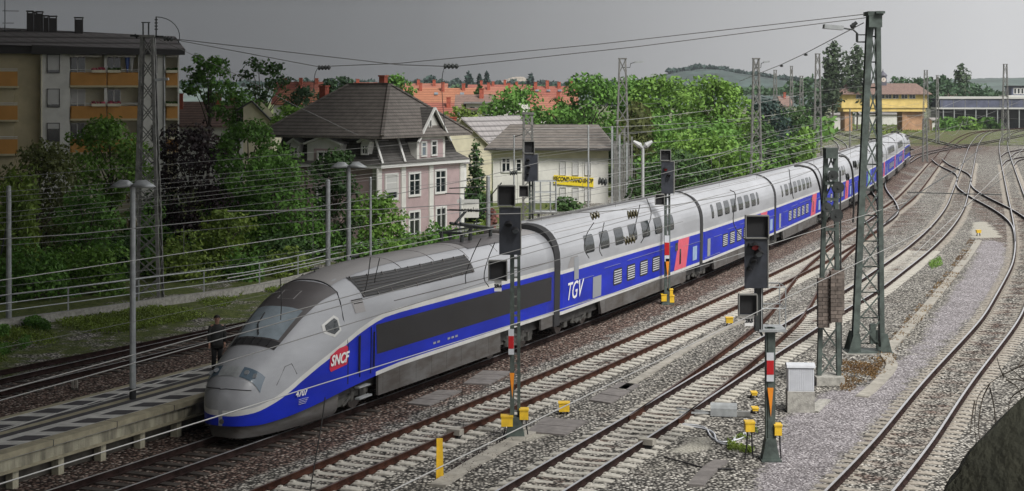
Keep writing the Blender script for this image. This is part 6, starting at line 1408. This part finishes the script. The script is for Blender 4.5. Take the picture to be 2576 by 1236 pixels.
T('broad',2480,90,232,262,520,'lfar','lower green tree beside the distant pink roofs')
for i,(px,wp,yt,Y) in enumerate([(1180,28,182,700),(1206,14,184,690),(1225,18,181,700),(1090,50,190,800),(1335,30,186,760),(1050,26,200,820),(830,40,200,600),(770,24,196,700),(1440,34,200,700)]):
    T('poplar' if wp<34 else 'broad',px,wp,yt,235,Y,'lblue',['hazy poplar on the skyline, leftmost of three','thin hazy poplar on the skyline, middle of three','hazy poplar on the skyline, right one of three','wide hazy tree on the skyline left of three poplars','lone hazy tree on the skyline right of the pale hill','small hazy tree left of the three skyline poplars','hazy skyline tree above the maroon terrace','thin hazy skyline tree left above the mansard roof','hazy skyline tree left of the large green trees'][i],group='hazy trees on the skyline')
for i,(px,wp,yt,Y,m_) in enumerate([(150,170,520,96,'lgreen'),(350,150,500,98,'lgreen'),(420,150,470,112,'ldark'),(560,150,430,112,'lgreen'),(700,170,480,106,'ldark'),(30,130,560,86,'lyellow'),(320,140,590,90,'ldark'),(530,150,600,94,'lgreen'),(800,150,560,100,'lgreen'),(190,160,640,84,'lbright'),(390,120,640,90,'lbright'),(980,110,600,95,'lbright'),(1090,120,590,100,'lgreen'),(660,140,560,100,'lbright')]):
    T('shrub',px,wp,yt,700,Y,m_,['tall green bush in the second row at the far left','green bush behind the foot of the lattice mast','dark bush under the plum tree','green bush right of the plum tree','dark bush under the broad tree beside the pink house','yellow green bush at the far left edge behind the railing','dark low bush left of the platform lamp pole','green bush between two yellow green ones','green bush left of the thick grey pole','light green low bush at the railing, far left','light green low bush right of the lattice mast foot','light green bush close to the locomotive roof','green bush right below the pink house windows','light green bush before the pink house left corner'][i])
for i,(px,wp,yt,Y,m_) in enumerate([(1650,220,290,165,'lgreen'),(1780,220,330,140,'lbright'),(1880,150,300,178,'ldark'),(1540,120,330,160,'ldark'),(1430,140,262,200,'lgreen'),(1700,200,380,128,'ldark')]):
    T('broad',px,wp,yt,HY+F*9.6/Y-30,Y,m_,['wide green tree filling the gap behind the twin lamp','light green tree low between the two tall masts','dark tree left of the second tall mast','dark tree behind the slim posts','green tree left of the large trees, above the shop roof','dark low tree right above the coach roofs'][i])
# hedge and grass near the junction
T('shrub',2380,80,300,328,440,'lgreen','left part of the green hedge below the station canopy',name='hedge',cat='hedge')
T('shrub',2430,70,299,328,452,'lbright','light green middle part of the hedge below the station canopy',name='hedge',cat='hedge')
T('shrub',2490,80,301,322,470,'lgreen','right part of the green hedge below the station canopy',name='hedge',cat='hedge')
def scatter(name,label,poly,n,size,hgt,matn,clump=None,zb=GZ):
    if size<.3: n=int(n*2.2); size*=.5
    pl_=[G(x,y,GZ) for x,y in poly]; xs=[p.x for p in pl_]; ys=[p.y for p in pl_]; P=[]
    while len(P)<n:
        q=np.stack([NR.uniform(min(xs),max(xs),n*2),NR.uniform(min(ys),max(ys),n*2)],1); q=q[inpoly(q,pl_)]
        if clump:
            v=np.sin(q[:,0]*clump+1.3)*np.cos(q[:,1]*clump*.7+.4)+.5*np.sin(q[:,0]*clump*2.3+q[:,1]*clump*1.9); q=q[v>NR.uniform(-.3,.5,len(q))]
        P+=q.tolist()
        if len(q)==0: break
    P=np.array(P[:n]); Z=zb+NR.uniform(.0,hgt,len(P)); V=leaves(np.column_stack([P,Z]),np.tile([0,-.2,.5],(len(P),1)),size,2.2); o=leaf_obj(V,name,matn,None); tag(o,label,None,None,'stuff'); return o
scatter('ground_cover','green weeds on the embankment left of the lamp',[(-40,815),(250,775),(430,752),(640,722),(590,760),(520,800),(240,850),(0,915),(-60,925)],9000,.10,.16,'lgrass',.55)
scatter('tall_grass','tall green grass patch at the left edge',[(-30,850),(90,815),(130,835),(60,880),(-30,905)],2500,.13,.4,'lgreen',.8)
scatter('dry_weeds','dry orange weeds beside the kerb stones',[(2190,915),(2240,850),(2330,745),(2400,660),(2440,600),(2455,610),(2420,680),(2345,775),(2260,880),(2245,935),(2190,960)],1500,.07,.08,'ldry',1.3)
scatter('dry_weeds','rust brown weeds around the mast foundations',[(2120,905),(2240,895),(2200,950),(2140,985),(2112,985)],900,.07,.1,'ldry',1.5)
scatter('weeds','green weed clump beside the kerb',[(2335,665),(2365,650),(2372,668),(2345,680)],350,.09,.2,'lbright')
scatter('weeds','small green weeds at the signal foot',[(1830,1110),(1900,1080),(1925,1110),(1890,1140),(1830,1140)],500,.07,.1,'lgrass',1.8)
scatter('red_weeds','reddish weeds beside the cable duct',[(1110,1190),(1270,1100),(1300,1110),(1180,1200),(1100,1236)],420,.06,.06,'lplum',1.5)
scatter('grass_verge','yellow green grass around the curved junction tracks',[(2035,345),(2060,300),(2350,300),(2400,330),(2250,345),(2190,335),(2120,330),(2075,350),(2065,420),(2000,440)],5000,.35,.3,'lgrass',.12)
scatter('weeds','green weeds beside the platform track behind the railing wall',[(640,722),(760,700),(900,668),(880,690),(700,745)],1500,.12,.15,'lgrass',.7)
# ---------------------------------------------------------------- hills
def hill(pts,Y,depth,matn,name='hills',label='wooded hills on the horizon'):
    xs=[p[0] for p in pts]; n=120; mb=MB(); m=7
    for i in range(n+1):
        px=xs[0]+(xs[-1]-xs[0])*i/n; yr=np.interp(px,xs,[p[1] for p in pts])+NR.uniform(-.8,.8)
        X=(px-1288)*Y/F; Zr=CH-(yr-HY)*Y/F
        for j in range(m): q=j/(m-1); y=Y-depth+q*depth*1.5; e=math.sin(min(1,q*1.5)*math.pi/2)**1.3 if q<.667 else math.cos((q-.667)*4.5)**1; mb.v.append((X,y,GZ-.5+(Zr-GZ)*max(0,e)))
    mb.f=[(i*m+j,(i+1)*m+j,(i+1)*m+j+1,i*m+j+1) for i in range(n) for j in range(m-1)]; mb.m=[0]*len(mb.f); o=mb.build(name,[M[matn]],smooth=True); tag(o,label,None,None,'structure'); return o
D('forest',(.045,.072,.065),.95,var=.6,vs=.03,det=8,coord='Object'); D('forestb',(.06,.09,.075),.95,var=.5,vs=.02,det=8); D('quarry',(.30,.26,.21),.95,var=.3,vs=.02)  # forest colour is shifted to blue to stand in for distance haze
hill([(1500,226),(1560,205),(1620,196),(1660,188),(1700,178),(1760,170),(1800,172),(1850,182),(1900,190),(1960,200),(2030,206),(2150,214),(2250,222)],1500,300,'forest')
hill([(2000,212),(2080,205),(2180,208),(2300,204),(2400,198),(2500,196),(2620,195),(2760,200)],2400,500,'forestb')
hill([(1230,222),(1270,200),(1290,193),(1315,192),(1340,206),(1370,218)],1800,200,'quarry',label='pale quarry hill on the horizon')
hill([(1360,222),(1420,214),(1500,210),(1560,212)],1750,200,'forestb')
hill([(200,224),(500,216),(700,212),(900,214),(1100,212),(1250,208),(1400,220)],2200,300,'forestb')
# tree line along the ridges
def treeline(pts,Y,matn,label,n,hpx,ls):
    xs=[p[0] for p in pts]; V=[]
    px=NR.uniform(xs[0],xs[-1],n); yb=np.interp(px,xs,[p[1] for p in pts]); k=NR.uniform(0,1,n); hh=hpx*(.5+.5*np.sin(px*.13)*np.sin(px*.047+1))*k
    P=np.stack([(px-1288)*Y/F,np.full(n,Y)+NR.uniform(-20,20,n),CH-(yb-hh-HY)*Y/F],1); V=leaves(P,np.tile([0,-.5,.6],(n,1)),ls); o=leaf_obj(V,'distant_woods',matn,None); tag(o,label,None,None,'stuff')
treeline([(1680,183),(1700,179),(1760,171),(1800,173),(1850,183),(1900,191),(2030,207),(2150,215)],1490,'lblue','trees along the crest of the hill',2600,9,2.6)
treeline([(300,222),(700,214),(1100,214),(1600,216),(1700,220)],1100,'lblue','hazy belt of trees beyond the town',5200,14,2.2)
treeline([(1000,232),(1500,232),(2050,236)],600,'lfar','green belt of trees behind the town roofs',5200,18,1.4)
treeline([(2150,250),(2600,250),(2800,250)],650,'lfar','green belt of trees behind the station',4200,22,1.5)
treeline([(1640,420),(1900,400),(2050,330)],260,'lgreen','undergrowth between the big trees and the tracks',3000,60,.7)
# ---------------------------------------------------------------- wires
def wire(label,pts,r_=.018,matn='cable',sag=0.,name='overhead_wire',n=14,group='overhead wires above the tracks'):
    P=[]
    for i in range(len(pts)-1):
        a,b_=Vector(pts[i]),Vector(pts[i+1]); m_=n
        for k in range(m_+(1 if i==len(pts)-2 else 0)): q=k/m_; P.append(a.lerp(b_,q)-Vector((0,0,sag*4*q*(1-q))))
    mb=MB(); mb.tube(P,r_,4,cap=False); o=mb.build(name,[M[matn]]); tag(o,label,'wire',group); return o
def H(x,y,h): return G(x,y,h)
def ext(a,b_,k0,k1): a,b_=Vector(a),Vector(b_); return [a.lerp(b_,k0),a.lerp(b_,k1)]
wire('thick pale wire crossing in front of the whole locomotive',ext(H(0,1218,5.2),H(2134,554,5.2),-.1,1.25),.009,'wirewhite')
wire('thick pale wire rising from the bottom middle to the tall mast',ext(H(984,1236,5.2),H(2220,631,5.2),-.1,1.3),.009,'wirewhite')
wire('wire passing over the nose and windscreen, lowest of three',ext(H(0,1085,5.3),H(1400,655,5.3),-.1,1.6),.009,'cable')
wire('wire across the windscreen, middle of three',ext(H(0,1008,5.6),H(1500,590,5.6),-.1,1.6),.009,'cable')
wire('wire across the cab roof, upper of three',ext(H(0,985,5.9),H(1500,575,5.9),-.1,1.6),.009,'cable')
# contact and messenger wires above tracks
def along(key,d,h0,y0,y1,step=28,sag=.25,r_=.014,label='',matn='wirewhite',dh=0):
    c=TR[key]; c=offs(c,d); c=c[(c[:,1]>y0)&(c[:,1]<y1)]; D_=arclen(c); q=np.arange(0,D_[-1],step); P=[(np.interp(s,D_,c[:,0]),np.interp(s,D_,c[:,1]),h0) for s in q]
    return wire(label,P,r_,matn,sag=sag,n=6)
for key,d,nm in(('T1',.1,'train track'),('T2',-.2,'nearest concrete sleeper track'),('T4',.2,'middle track'),('T0',0,'track behind the platform')):
    if key!='T4': along(key,d,5.35,26,230,40,0,.011,'contact wire above the '+nm)
    along(key,d,6.9,26,230,45,.8,.012,'sagging carrier wire above the '+nm,'cable')
along('T5',-.2,5.4,60,230,45,0,.016,'contact wire above the far right track','cabledark')
for key,d in(('T1',.1),('T2',-.2)):
    c=offs(TR[key],d); c=c[(c[:,1]>26)&(c[:,1]<150)]; D_=arclen(c); mb=MB()
    for s in np.arange(4,D_[-1],7.5):
        x,y=np.interp(s,D_,c[:,0]),np.interp(s,D_,c[:,1]); q=(s%45)/45; z=6.9-.8*4*q*(1-q); mb.bar((x,y,5.35),(x,y,z),.012)
    o=mb.build('droppers',[M['cable']]); tag(o,'thin droppers between contact and carrier wire above the %s'%('train' if key=='T1' else 'nearest sleeper track'),None,None,'stuff')
# wires behind the platform, coming from the left edge
LW_=[(444,385,80),(480,418,70),(492,430,74),(507,441,70),(532,456,66),(545,466,72),(557,474,62),(576,500,66),(614,554,60),(717,631,52),(739,641,50),(870,724,44),(798,700,50)]
for i,(ya,yb,Y) in enumerate(LW_):
    a=V(0,ya,Y*.9); s=(yb-ya)/644.; px=1300+rnd.uniform(-80,450); b_=V(px,ya+s*px*.93,Y*1.55)
    wire(['overhead wire number %s from the top at the left edge'%k for k in('one','two','three','four','five','six','seven','eight','nine','ten','eleven','twelve','thirteen')][i] if 0 else
      ['highest wire at the left picture edge','wire just under the highest one at the left edge','wire level with the near lamp shade','wire just below the near lamp shade','wire crossing the lattice mast at half height','thin wire in the middle of the left bundle','wire crossing the upper insulator of the platform lamp','wire between the two lamp insulators','wire below the lamp insulators','wire crossing the lower trees at the left','wire just above the railing at the left','wire running along the foot of the railing','wire running along the top bar of the railing'][i],
      ext(a,b_,-.12,1.0),.0075*Y/60,'cable',sag=.15)
RWs=[(1288,557,1932,406,95),(1288,600,1932,440,90),(1288,520,1932,395,105),(1352,323,1932,290,130),(1288,345,1940,300,125),(1300,372,1932,330,118),(1330,470,2060,330,120),(1450,350,2100,262,140),(1500,405,2200,280,150),(1580,300,2000,240,160),(1600,262,2180,215,200),(1690,480,2180,330,125),(1740,420,2170,322,160),(1560,440,2050,350,135),(1750,372,2120,300,190),(1620,420,2060,345,150),(1820,395,2180,340,190),(1900,330,2300,262,250),(1950,290,2330,290,280),(2180,300,2576,258,330),(2220,262,2576,300,300),(2150,340,2420,250,260),(2240,372,2576,250,230),(2100,362,2500,300,240)]
nmz=['short','slack','thin','taut','pale','dark']
for i,(xa,ya,xb,yb,Y) in enumerate(RWs):
    lab='overhead wire from %s to %s'%(('the near signal','the shop roof','the shop wall','the big lattice mast','the twin lamp','the big trees','the second tall mast','the junction masts','the poplars','the signal box')[min(9,max(0,int((xa-1288)/100)))],('the coach roofs','the big trees','the second tall mast','the bushes','the junction masts','the tall mast','the signal box','the station canopy','the hedge','the picture edge')[min(9,int((xb-1900)/70))])
    wire(lab+', crossing at height %s'%('one','two','three')[0] if 0 else lab+' ('+['upper','lower','middle','steeper','flatter','fainter'][i%6]+' one)',ext(V(xa,ya,Y*.85),V(xb,yb,Y*1.35),-.05,1.05),.0085*Y/75 if Y<200 else .015,'cable' if i%3 else 'wirewhite',sag=.3)
# high cross cables between the head masts
TT=V(2176,36,63.4); TL=V(412,95,80)
w1=[TL,V(800,168,78),V(1000,160,74),V(1500,112,69),TT]; w2=[V(395,93,80),V(1000,163,73),V(1140,168,70),V(1600,118,66),V(2178,45,63.4)]
wire('upper high cable sagging from the left lattice mast to the tall mast',w1,.016,'cable',group='high cables between the masts'); wire('lower high cable sagging from the left lattice mast to the tall mast',w2,.016,'cable',group='high cables between the masts')
wire('oblique cable falling from the tall mast towards the second lattice mast',[V(2172,58,63.4),V(2025,135,90),V(1965,163,105),V(1860,205,140)],.022,'cable',group='high cables between the masts')
wire('steep stay from the left lattice mast down to the right',[V(400,100,80),V(600,190,82),V(735,262,85),V(900,340,90)],.014,'cable',group='high cables between the masts')
def insul(pts,n,r_,label,matn='insul'):
    a,b_=Vector(pts[0]),Vector(pts[1]); t=thing('insulator',label,'insulator',a); d=b_-a; mb=MB(); mb.tube([Vector(),d],r_*.3,6); mb.build('rod',[M['steeldark']],t); mb=MB()
    P=[];rr=[]
    for k in range(n):
        q=(k+.5)/n; P+=[d*(q-.47/n),d*(q-.3/n),d*(q+.1/n),d*(q+.4/n)]; rr+=[r_*.55,r_,r_*.9,r_*.5]
    mb.tube(P,rr,10); mb.build('porcelain_discs',[M[matn]],t); return t
insul([V(800,171,76),V(832,170,76)],4,.12,'dark insulator string on the high cable, left one','steeldark'); insul([V(1116,167,70),V(1154,167,70)],4,.12,'dark insulator string on the high cable, right one','steeldark')
insul([V(412,97,79),V(436,99,79)],3,.12,'insulator string beside the head of the left lattice mast','steeldark')
insul([V(1486,546,60),V(1508,538,60)],3,.15,'brown insulator hanging above the coach roof, left one'); insul([V(1578,541,58),V(1605,537,58)],4,.16,'brown insulator hanging above the coach windows, upper one'); insul([V(1570,607,54),V(1598,600,54)],4,.15,'brown insulator before the coach windows, lower one'); insul([V(1505,455,74),V(1528,459,74)],3,.18,'dark insulator in front of the shop banner','steeldark')
insul([V(318,500,70),V(342,495,70)],3,.2,'brown insulator beside the near lamp, upper one'); insul([V(320,562,66),V(346,558,66)],3,.2,'brown insulator beside the near lamp, lower one')
insul([V(1282,436,90),V(1302,434,90)],4,.14,'dark insulator left of the farther signal','steeldark')
for i,(x,y,Y,dx) in enumerate([(2150,62,66,-9),(2027,135,90,0),(1966,163,105,0)]):
    insul([V(x,y,Y),V(x+dx,y+(9 if i==0 else 6),Y)],2,.12,['insulator on the stay just below the lamp arm','upper small hanger on the oblique cable','lower small hanger on the oblique cable'][i],'steeldark')
def curl(pts,label,r_=.014): P=catmull_3(pts); mb=MB(); mb.tube(P,r_,4,cap=False); o=mb.build('hanging_cable',[M['cabledark']]); tag(o,label,'cable','black hanging jumper cables')
def catmull_3(P):
    P=[Vector(p) for p in P]; P=[2*P[0]-P[1]]+P+[2*P[-1]-P[-2]]; out=[]
    for i in range(1,len(P)-2):
        p0,p1,p2,p3=P[i-1:i+3]
        for k in range(6): t=k/6; out.append(.5*((2*p1)+(p2-p0)*t+(2*p0-5*p1+4*p2-p3)*t*t+(3*p1-p0-3*p2+p3)*t**3))
    out.append(P[-2]); return out
for i,(pl_,Y) in enumerate([([(800,171),(793,185),(790,210),(790,238)],76),([(1118,170),(1113,190),(1112,230),(1116,290),(1120,330)],70),([(932,648),(925,700),(917,738)],50),([(955,650),(946,690),(942,712)],50),([(705,700),(708,760),(706,805)],47),([(1245,610),(1225,660),(1218,700),(1230,722)],50),([(1210,600),(1190,640),(1172,690),(1172,714)],50),([(1494,560),(1476,590),(1470,625),(1482,650)],56),([(1520,560),(1512,600),(1508,628),(1515,645)],56),([(1610,515),(1600,560),(1590,605)],56),([(1627,500),(1638,540),(1622,592),(1612,612)],56),([(1836,478),(1850,492),(1845,560),(1870,600),(1885,612)],52),([(1985,426),(1990,470),(1996,500)],58),([(818,1000),(810,1060),(798,1130),(780,1236)],38),([(1100,1236),(1102,1180)],40)]):
    if i==14: continue
    curl([V(x,y,Y) for x,y in pl_],['jumper hanging from the left insulator string','long jumper hanging from the right insulator string','jumper above the roof louvre, left one','jumper above the roof louvre, right one','dropper over the windscreen','jumper loop right of the pantograph','jumper loop left of the pantograph','looped jumper above the first coach, leftmost','looped jumper above the first coach, second','jumper falling to the lower insulator, left','jumper falling to the lower insulator, right','jumper loop above the second coach','jumper above the third coach','thin wire hanging before the front bogie'][i])
# droppers between contact wire and carrier
mb=MB()
wire('horizontal steady wire across the junction at the right',[V(2105,352,120),V(2300,362,120),V(2576,366,120)],.02,'cabledark',group='cross span wires of the junction'); wire('horizontal span wire right of the tall mast',[V(2282,484,75),V(2420,488,75),V(2520,490,75)],.022,'steeldark',group='cross span wires of the junction'); wire('oblique dark pole wire over the middle track',[V(2230,560,70),V(2290,500,75),V(2400,430,95),V(2470,372,120)],.03,'steeldark',group='cross span wires of the junction'); wire('thin pale wire over the far right track',[V(2300,640,50),V(2480,470,70),V(2576,372,95)],.010,'wirewhite',group='cross span wires of the junction')
# curved steady arms over the train at the counterweight mast
for i,(pl_,Y) in enumerate([([(2068,520),(2062,470),(2046,430),(2018,418),(1998,418)],57),([(2110,392),(2130,398),(2144,430),(2148,500),(2146,560)],60)]): curl([V(x,y,Y) for x,y in pl_],['curved dark arm left of the counterweight mast','curved dark arm right of the counterweight mast'][i],.035)
for x,y in((2150,414),(2132,446)): insul([V(x-4,y,60),V(x+5,y-1,60)],2,.14,'round dark insulator %s beside the counterweight mast'%('above' if y<420 else 'below'),'steeldark')
# ---------------------------------------------------------------- person on the platform
def person():
    c=G(546,932,PH); t=thing('person','person in a dark coat standing on the platform behind the train nose','person',c,rz=R(15))
    J={'pel':(0,0,.93,.135),'wst':(0,.01,1.10,.125),'chs':(0,0,1.30,.155),'nk':(0,-.01,1.47,.06),'hd0':(0,-.02,1.56,.075),'hd':(0,-.02,1.66,.095),'hdt':(0,-.015,1.73,.07),
     'shL':(.17,0,1.40,.07),'elL':(.235,.03,1.13,.05),'wrL':(.235,-.04,.90,.034),'hnL':(.23,-.07,.84,.03),'shR':(-.17,0,1.40,.07),'elR':(-.24,.03,1.13,.05),'wrR':(-.25,-.04,.89,.034),'hnR':(-.25,-.07,.83,.03),
     'hpL':(.085,0,.86,.10),'knL':(.095,-.02,.49,.06),'anL':(.10,.02,.09,.042),'toL':(.11,-.14,.04,.035),'hpR':(-.085,0,.86,.10),'knR':(-.10,-.05,.49,.06),'anR':(-.11,.0,.09,.042),'toR':(-.13,-.16,.04,.035)}
    E=[('pel','wst'),('wst','chs'),('chs','nk'),('nk','hd0'),('hd0','hd'),('hd','hdt'),('chs','shL'),('shL','elL'),('elL','wrL'),('wrL','hnL'),('chs','shR'),('shR','elR'),('elR','wrR'),('wrR','hnR'),('pel','hpL'),('hpL','knL'),('knL','anL'),('anL','toL'),('pel','hpR'),('hpR','knR'),('knR','anR'),('anR','toR')]
    for s,b_ in(('L',.23),('R',-.25)):
        hz=.84 if s=='L' else .83
        for k,(dx,ln) in enumerate(((-.022,.075),(-.007,.085),(.008,.08),(.022,.065))):
            J['f%s%da'%(s,k)]=(b_+dx,-.085,hz-.035,.0085); J['f%s%db'%(s,k)]=(b_+dx*1.1,-.10,hz-.035-ln*.6,.008); J['f%s%dc'%(s,k)]=(b_+dx*1.1,-.095,hz-.035-ln,.007)
            E+=[('hn'+s,'f%s%da'%(s,k)),('f%s%da'%(s,k),'f%s%db'%(s,k)),('f%s%db'%(s,k),'f%s%dc'%(s,k))]
        J['t%sa'%s]=(b_,-.115,hz-.01,.010); J['t%sb'%s]=(b_+.004,-.135,hz-.045,.009); E+=[('hn'+s,'t%sa'%s),('t%sa'%s,'t%sb'%s)]
    names=list(J); me=bpy.data.meshes.new('body'); me.from_pydata([J[k][:3] for k in names],[(names.index(a),names.index(b_)) for a,b_ in E],[])
    o=bpy.data.objects.new('body',me); C.objects.link(o); o.parent=t; m=o.modifiers.new('skin','SKIN'); sv=me.skin_vertices[0].data
    for i,k in enumerate(names): sv[i].radius=(J[k][3],J[k][3]*(.8 if k in('chs','wst','pel') else 1)); sv[i].use_root=(k=='pel')
    o.modifiers.new('sub','SUBSURF').levels=1; o.modifiers['sub'].render_levels=2
    skin=D('skin',(.45,.26,.19),.6); me.materials.append(skin)
    D('coat',(.035,.036,.036),.8,var=.3,vs=6); D('trousers',(.012,.012,.014),.8); D('hair',(.02,.015,.012),.7); D('eye',(.02,.02,.02),.3)
    def rings(name,data,matn,n=14,par=t):
        mb=MB(); vs=[]
        for cx,cy,z,rx,ry in data: vs+=[(cx+rx*math.cos(2*math.pi*k/n),cy+ry*math.sin(2*math.pi*k/n),z) for k in range(n)]
        mb.add(vs,[(i*n+k,i*n+(k+1)%n,(i+1)*n+(k+1)%n,(i+1)*n+k) for i in range(len(data)-1) for k in range(n)]+[tuple(range(n)),tuple(range((len(data)-1)*n,len(data)*n))]); return mb.build(name,[M[matn]],par,smooth=True)
    coat=rings('coat',[(0,0,.72,.215,.165),(0,0,.9,.21,.155),(0,0,1.1,.19,.15),(0,0,1.3,.215,.16),(0,0,1.42,.20,.12),(0,0,1.48,.10,.085)],'coat')
    for s,x0,x1,x2 in((1,.18,.24,.235),(-1,-.18,-.245,-.25)):
        mb=MB(); mb.tube([(x0,0,1.42),(x1,.03,1.13),(x2,-.035,.905)],[.085,.068,.05],10); mb.build('sleeve',[M['coat']],coat,smooth=True)
    for s in('L','R'):
        a,b_,d=J['hp'+s],J['kn'+s],J['an'+s]; mb=MB(); mb.tube([a[:3],b_[:3],(d[0],d[1],.10)],[.115,.08,.07],10); mb.build('trousers',[M['trousers']],t,smooth=True)
        mb=MB(); q=J['to'+s]; mb.tube([(d[0],d[1]+.06,.05),(d[0],d[1],.07),(q[0],q[1],.045),(q[0],q[1]-.05,.035)],[.035,.052,.045,.02],8); mb.build('shoe',[M['hair']],t,smooth=True)
    mb=MB(); n=10; vs=[]
    for j in range(5):
        ph=j/4*1.25
        for k in range(n): a=2*math.pi*k/n; rr=.112*math.cos(ph*.95) if j<4 else .02; vs.append((rr*math.cos(a),.005+rr*1.1*math.sin(a)+(0.012),1.69+.095*math.sin(ph)-(0 if math.sin(a)<-.3 else .05*(1-ph/1.25))))
    mb.add(vs,[(i*n+k,i*n+(k+1)%n,(i+1)*n+(k+1)%n,(i+1)*n+k) for i in range(4) for k in range(n)]+[tuple(range(4*n,5*n))]); mb.build('hair',[M['hair']],t,smooth=True)
    for s in(-1,1):
        mb=MB(); mb.tube([(s*.033,-.112,1.665),(s*.033,-.118,1.665)],.011,8); mb.build('eye',[M['eye']],t)
        mb=MB(); mb.tube([(s*.098,-.01,1.63),(s*.104,0,1.65),(s*.098,.005,1.68)],[.012,.018,.012],6); mb.build('ear',[skin],t)
    mb=MB(); mb.tube([(0,-.108,1.675),(0,-.135,1.645),(0,-.11,1.635)],[.008,.016,.006],6); mb.build('nose',[skin],t)
    mb=MB(); mb.tube([(-.025,-.100,1.605),(0,-.106,1.603),(.025,-.100,1.605)],.006,6); mb.build('mouth',[mat('lips',(.28,.11,.09),.6)],t)
person()
# ---------------------------------------------------------------- foreground wall and twigs
t=thing('parapet','mossy grey green stone parapet in the bottom right corner, close to the viewer','parapet',(1.3,5,8)); mb=MB()
prf=[(1.20,7.6),(1.24,8.15),(1.30,8.41),(1.335,8.47),(1.38,8.54),(1.43,8.59),(1.48,8.645),(1.533,8.69),(1.62,8.75),(1.75,8.81),(1.95,8.86),(2.3,8.88),(2.8,8.84)]
pp=catmull([(a,b_) for a,b_ in prf],.02); nU=len(pp); nV=40; vs=[]
for j in range(nV):
    y=3.9+j*.06; k=y-5
    for i,(a,b_) in enumerate(pp):
        g=.006*math.sin(a*23+y*9)+.005*math.sin(b_*31-y*17)+.0025*NR.normal()
        vs.append((a+.27*k+g-1.3,k,b_-.215*k+g-8))
mb.add(vs,[(j*nU+i,j*nU+i+1,(j+1)*nU+i+1,(j+1)*nU+i) for j in range(nV-1) for i in range(nU-1)]+[tuple(range(nU)),tuple(range((nV-1)*nU,nV*nU))]); mb.build('stone',[M['moss']],t,smooth=True)
t=thing('bare_twigs','thin bare twigs hanging beside the parapet at the right edge','twigs',V(2576,1000,9)); o0=V(2576,1000,9)
for i,pl_ in enumerate([[(2620,900),(2560,925),(2520,945),(2490,965),(2460,1000),(2452,1060),(2456,1120)],[(2490,965),(2470,1010),(2462,1080),(2470,1140)],[(2600,960),(2550,955),(2525,948)],[(2525,948),(2515,925),(2508,900)],[(2530,955),(2560,975),(2572,1010)],[(2490,975),(2500,1020),(2505,1070),(2512,1110)],[(2560,925),(2575,900),(2590,880)],[(2580,975),(2545,1000),(2535,1040)],[(2452,1010),(2445,1050),(2440,1090)],[(2620,985),(2575,955),(2545,930)]]):
    mb=MB(); P=catmull_3([V(x,y,9+.1*math.sin(i+k))-o0 for k,(x,y) in enumerate(pl_)]); mb.tube(P,[.0042*(1-.6*k/len(P)) for k in range(len(P))],4); mb.build('twig',[M['bark']],t)
# unseen slab added overhead to shade the left half of the yard
CZ=46.; gxs=None; gys=np.linspace(-170,470,60); mb=MB()
def shade_edge(y): return (22-.135*max(y,0))        # right hand border of the shading slab
for lay in(0,1):
    for y in gys:
        for k in range(40):
            q=k/39; xr=shade_edge(y)+3.5*math.sin(y*.09)+2.0*math.sin(y*.23+1); x=-330+(xr+330)*q**.5
            tk=1-q**6; z=CZ+(3.5*math.sin(x*.06+y*.03)+2.5*math.sin(x*.13-y*.07)) + (22*tk+3*math.sin(x*.05) if lay else 0)+(0 if k<39 else 2)
            mb.v.append((x,y,z))
n=40; m_=len(gys)
for lay in(0,1):
    o_=lay*n*m_
    mb.f+=[(o_+j*n+i,o_+j*n+i+1,o_+(j+1)*n+i+1,o_+(j+1)*n+i) for j in range(m_-1) for i in range(n-1)]
for j in range(m_-1): mb.f.append((j*n+n-1,(j+1)*n+n-1,n*m_+(j+1)*n+n-1,n*m_+j*n+n-1))
mb.m=[0]*len(mb.f); D('raincloud',(.10,.10,.105),1.,var=.3,vs=.03); o=mb.build('cloud',[M['raincloud']],smooth=True); tag(o,'low dark rain cloud over the left side of the yard',None,None,'structure')
air=MB(); air.box(-2500,2500,-250,2990,-1.6,CZ+26+90); o=air.build('haze',[]); tag(o,'thin pale haze over the whole yard',None,None,'stuff')
hm=bpy.data.materials.new('haze'); hm.use_nodes=True; ht=hm.node_tree; ht.nodes.clear(); ho=ht.nodes.new('ShaderNodeOutputMaterial'); hv=ht.nodes.new('ShaderNodeVolumePrincipled'); ht.links.new(hv.outputs[0],ho.inputs['Volume']); hv.inputs['Density'].default_value=.00010; hv.inputs['Color'].default_value=(.86,.92,1,1); hv.inputs['Anisotropy'].default_value=.2; o.data.materials.clear(); o.data.materials.append(hm); o.visible_shadow=True
#@@END
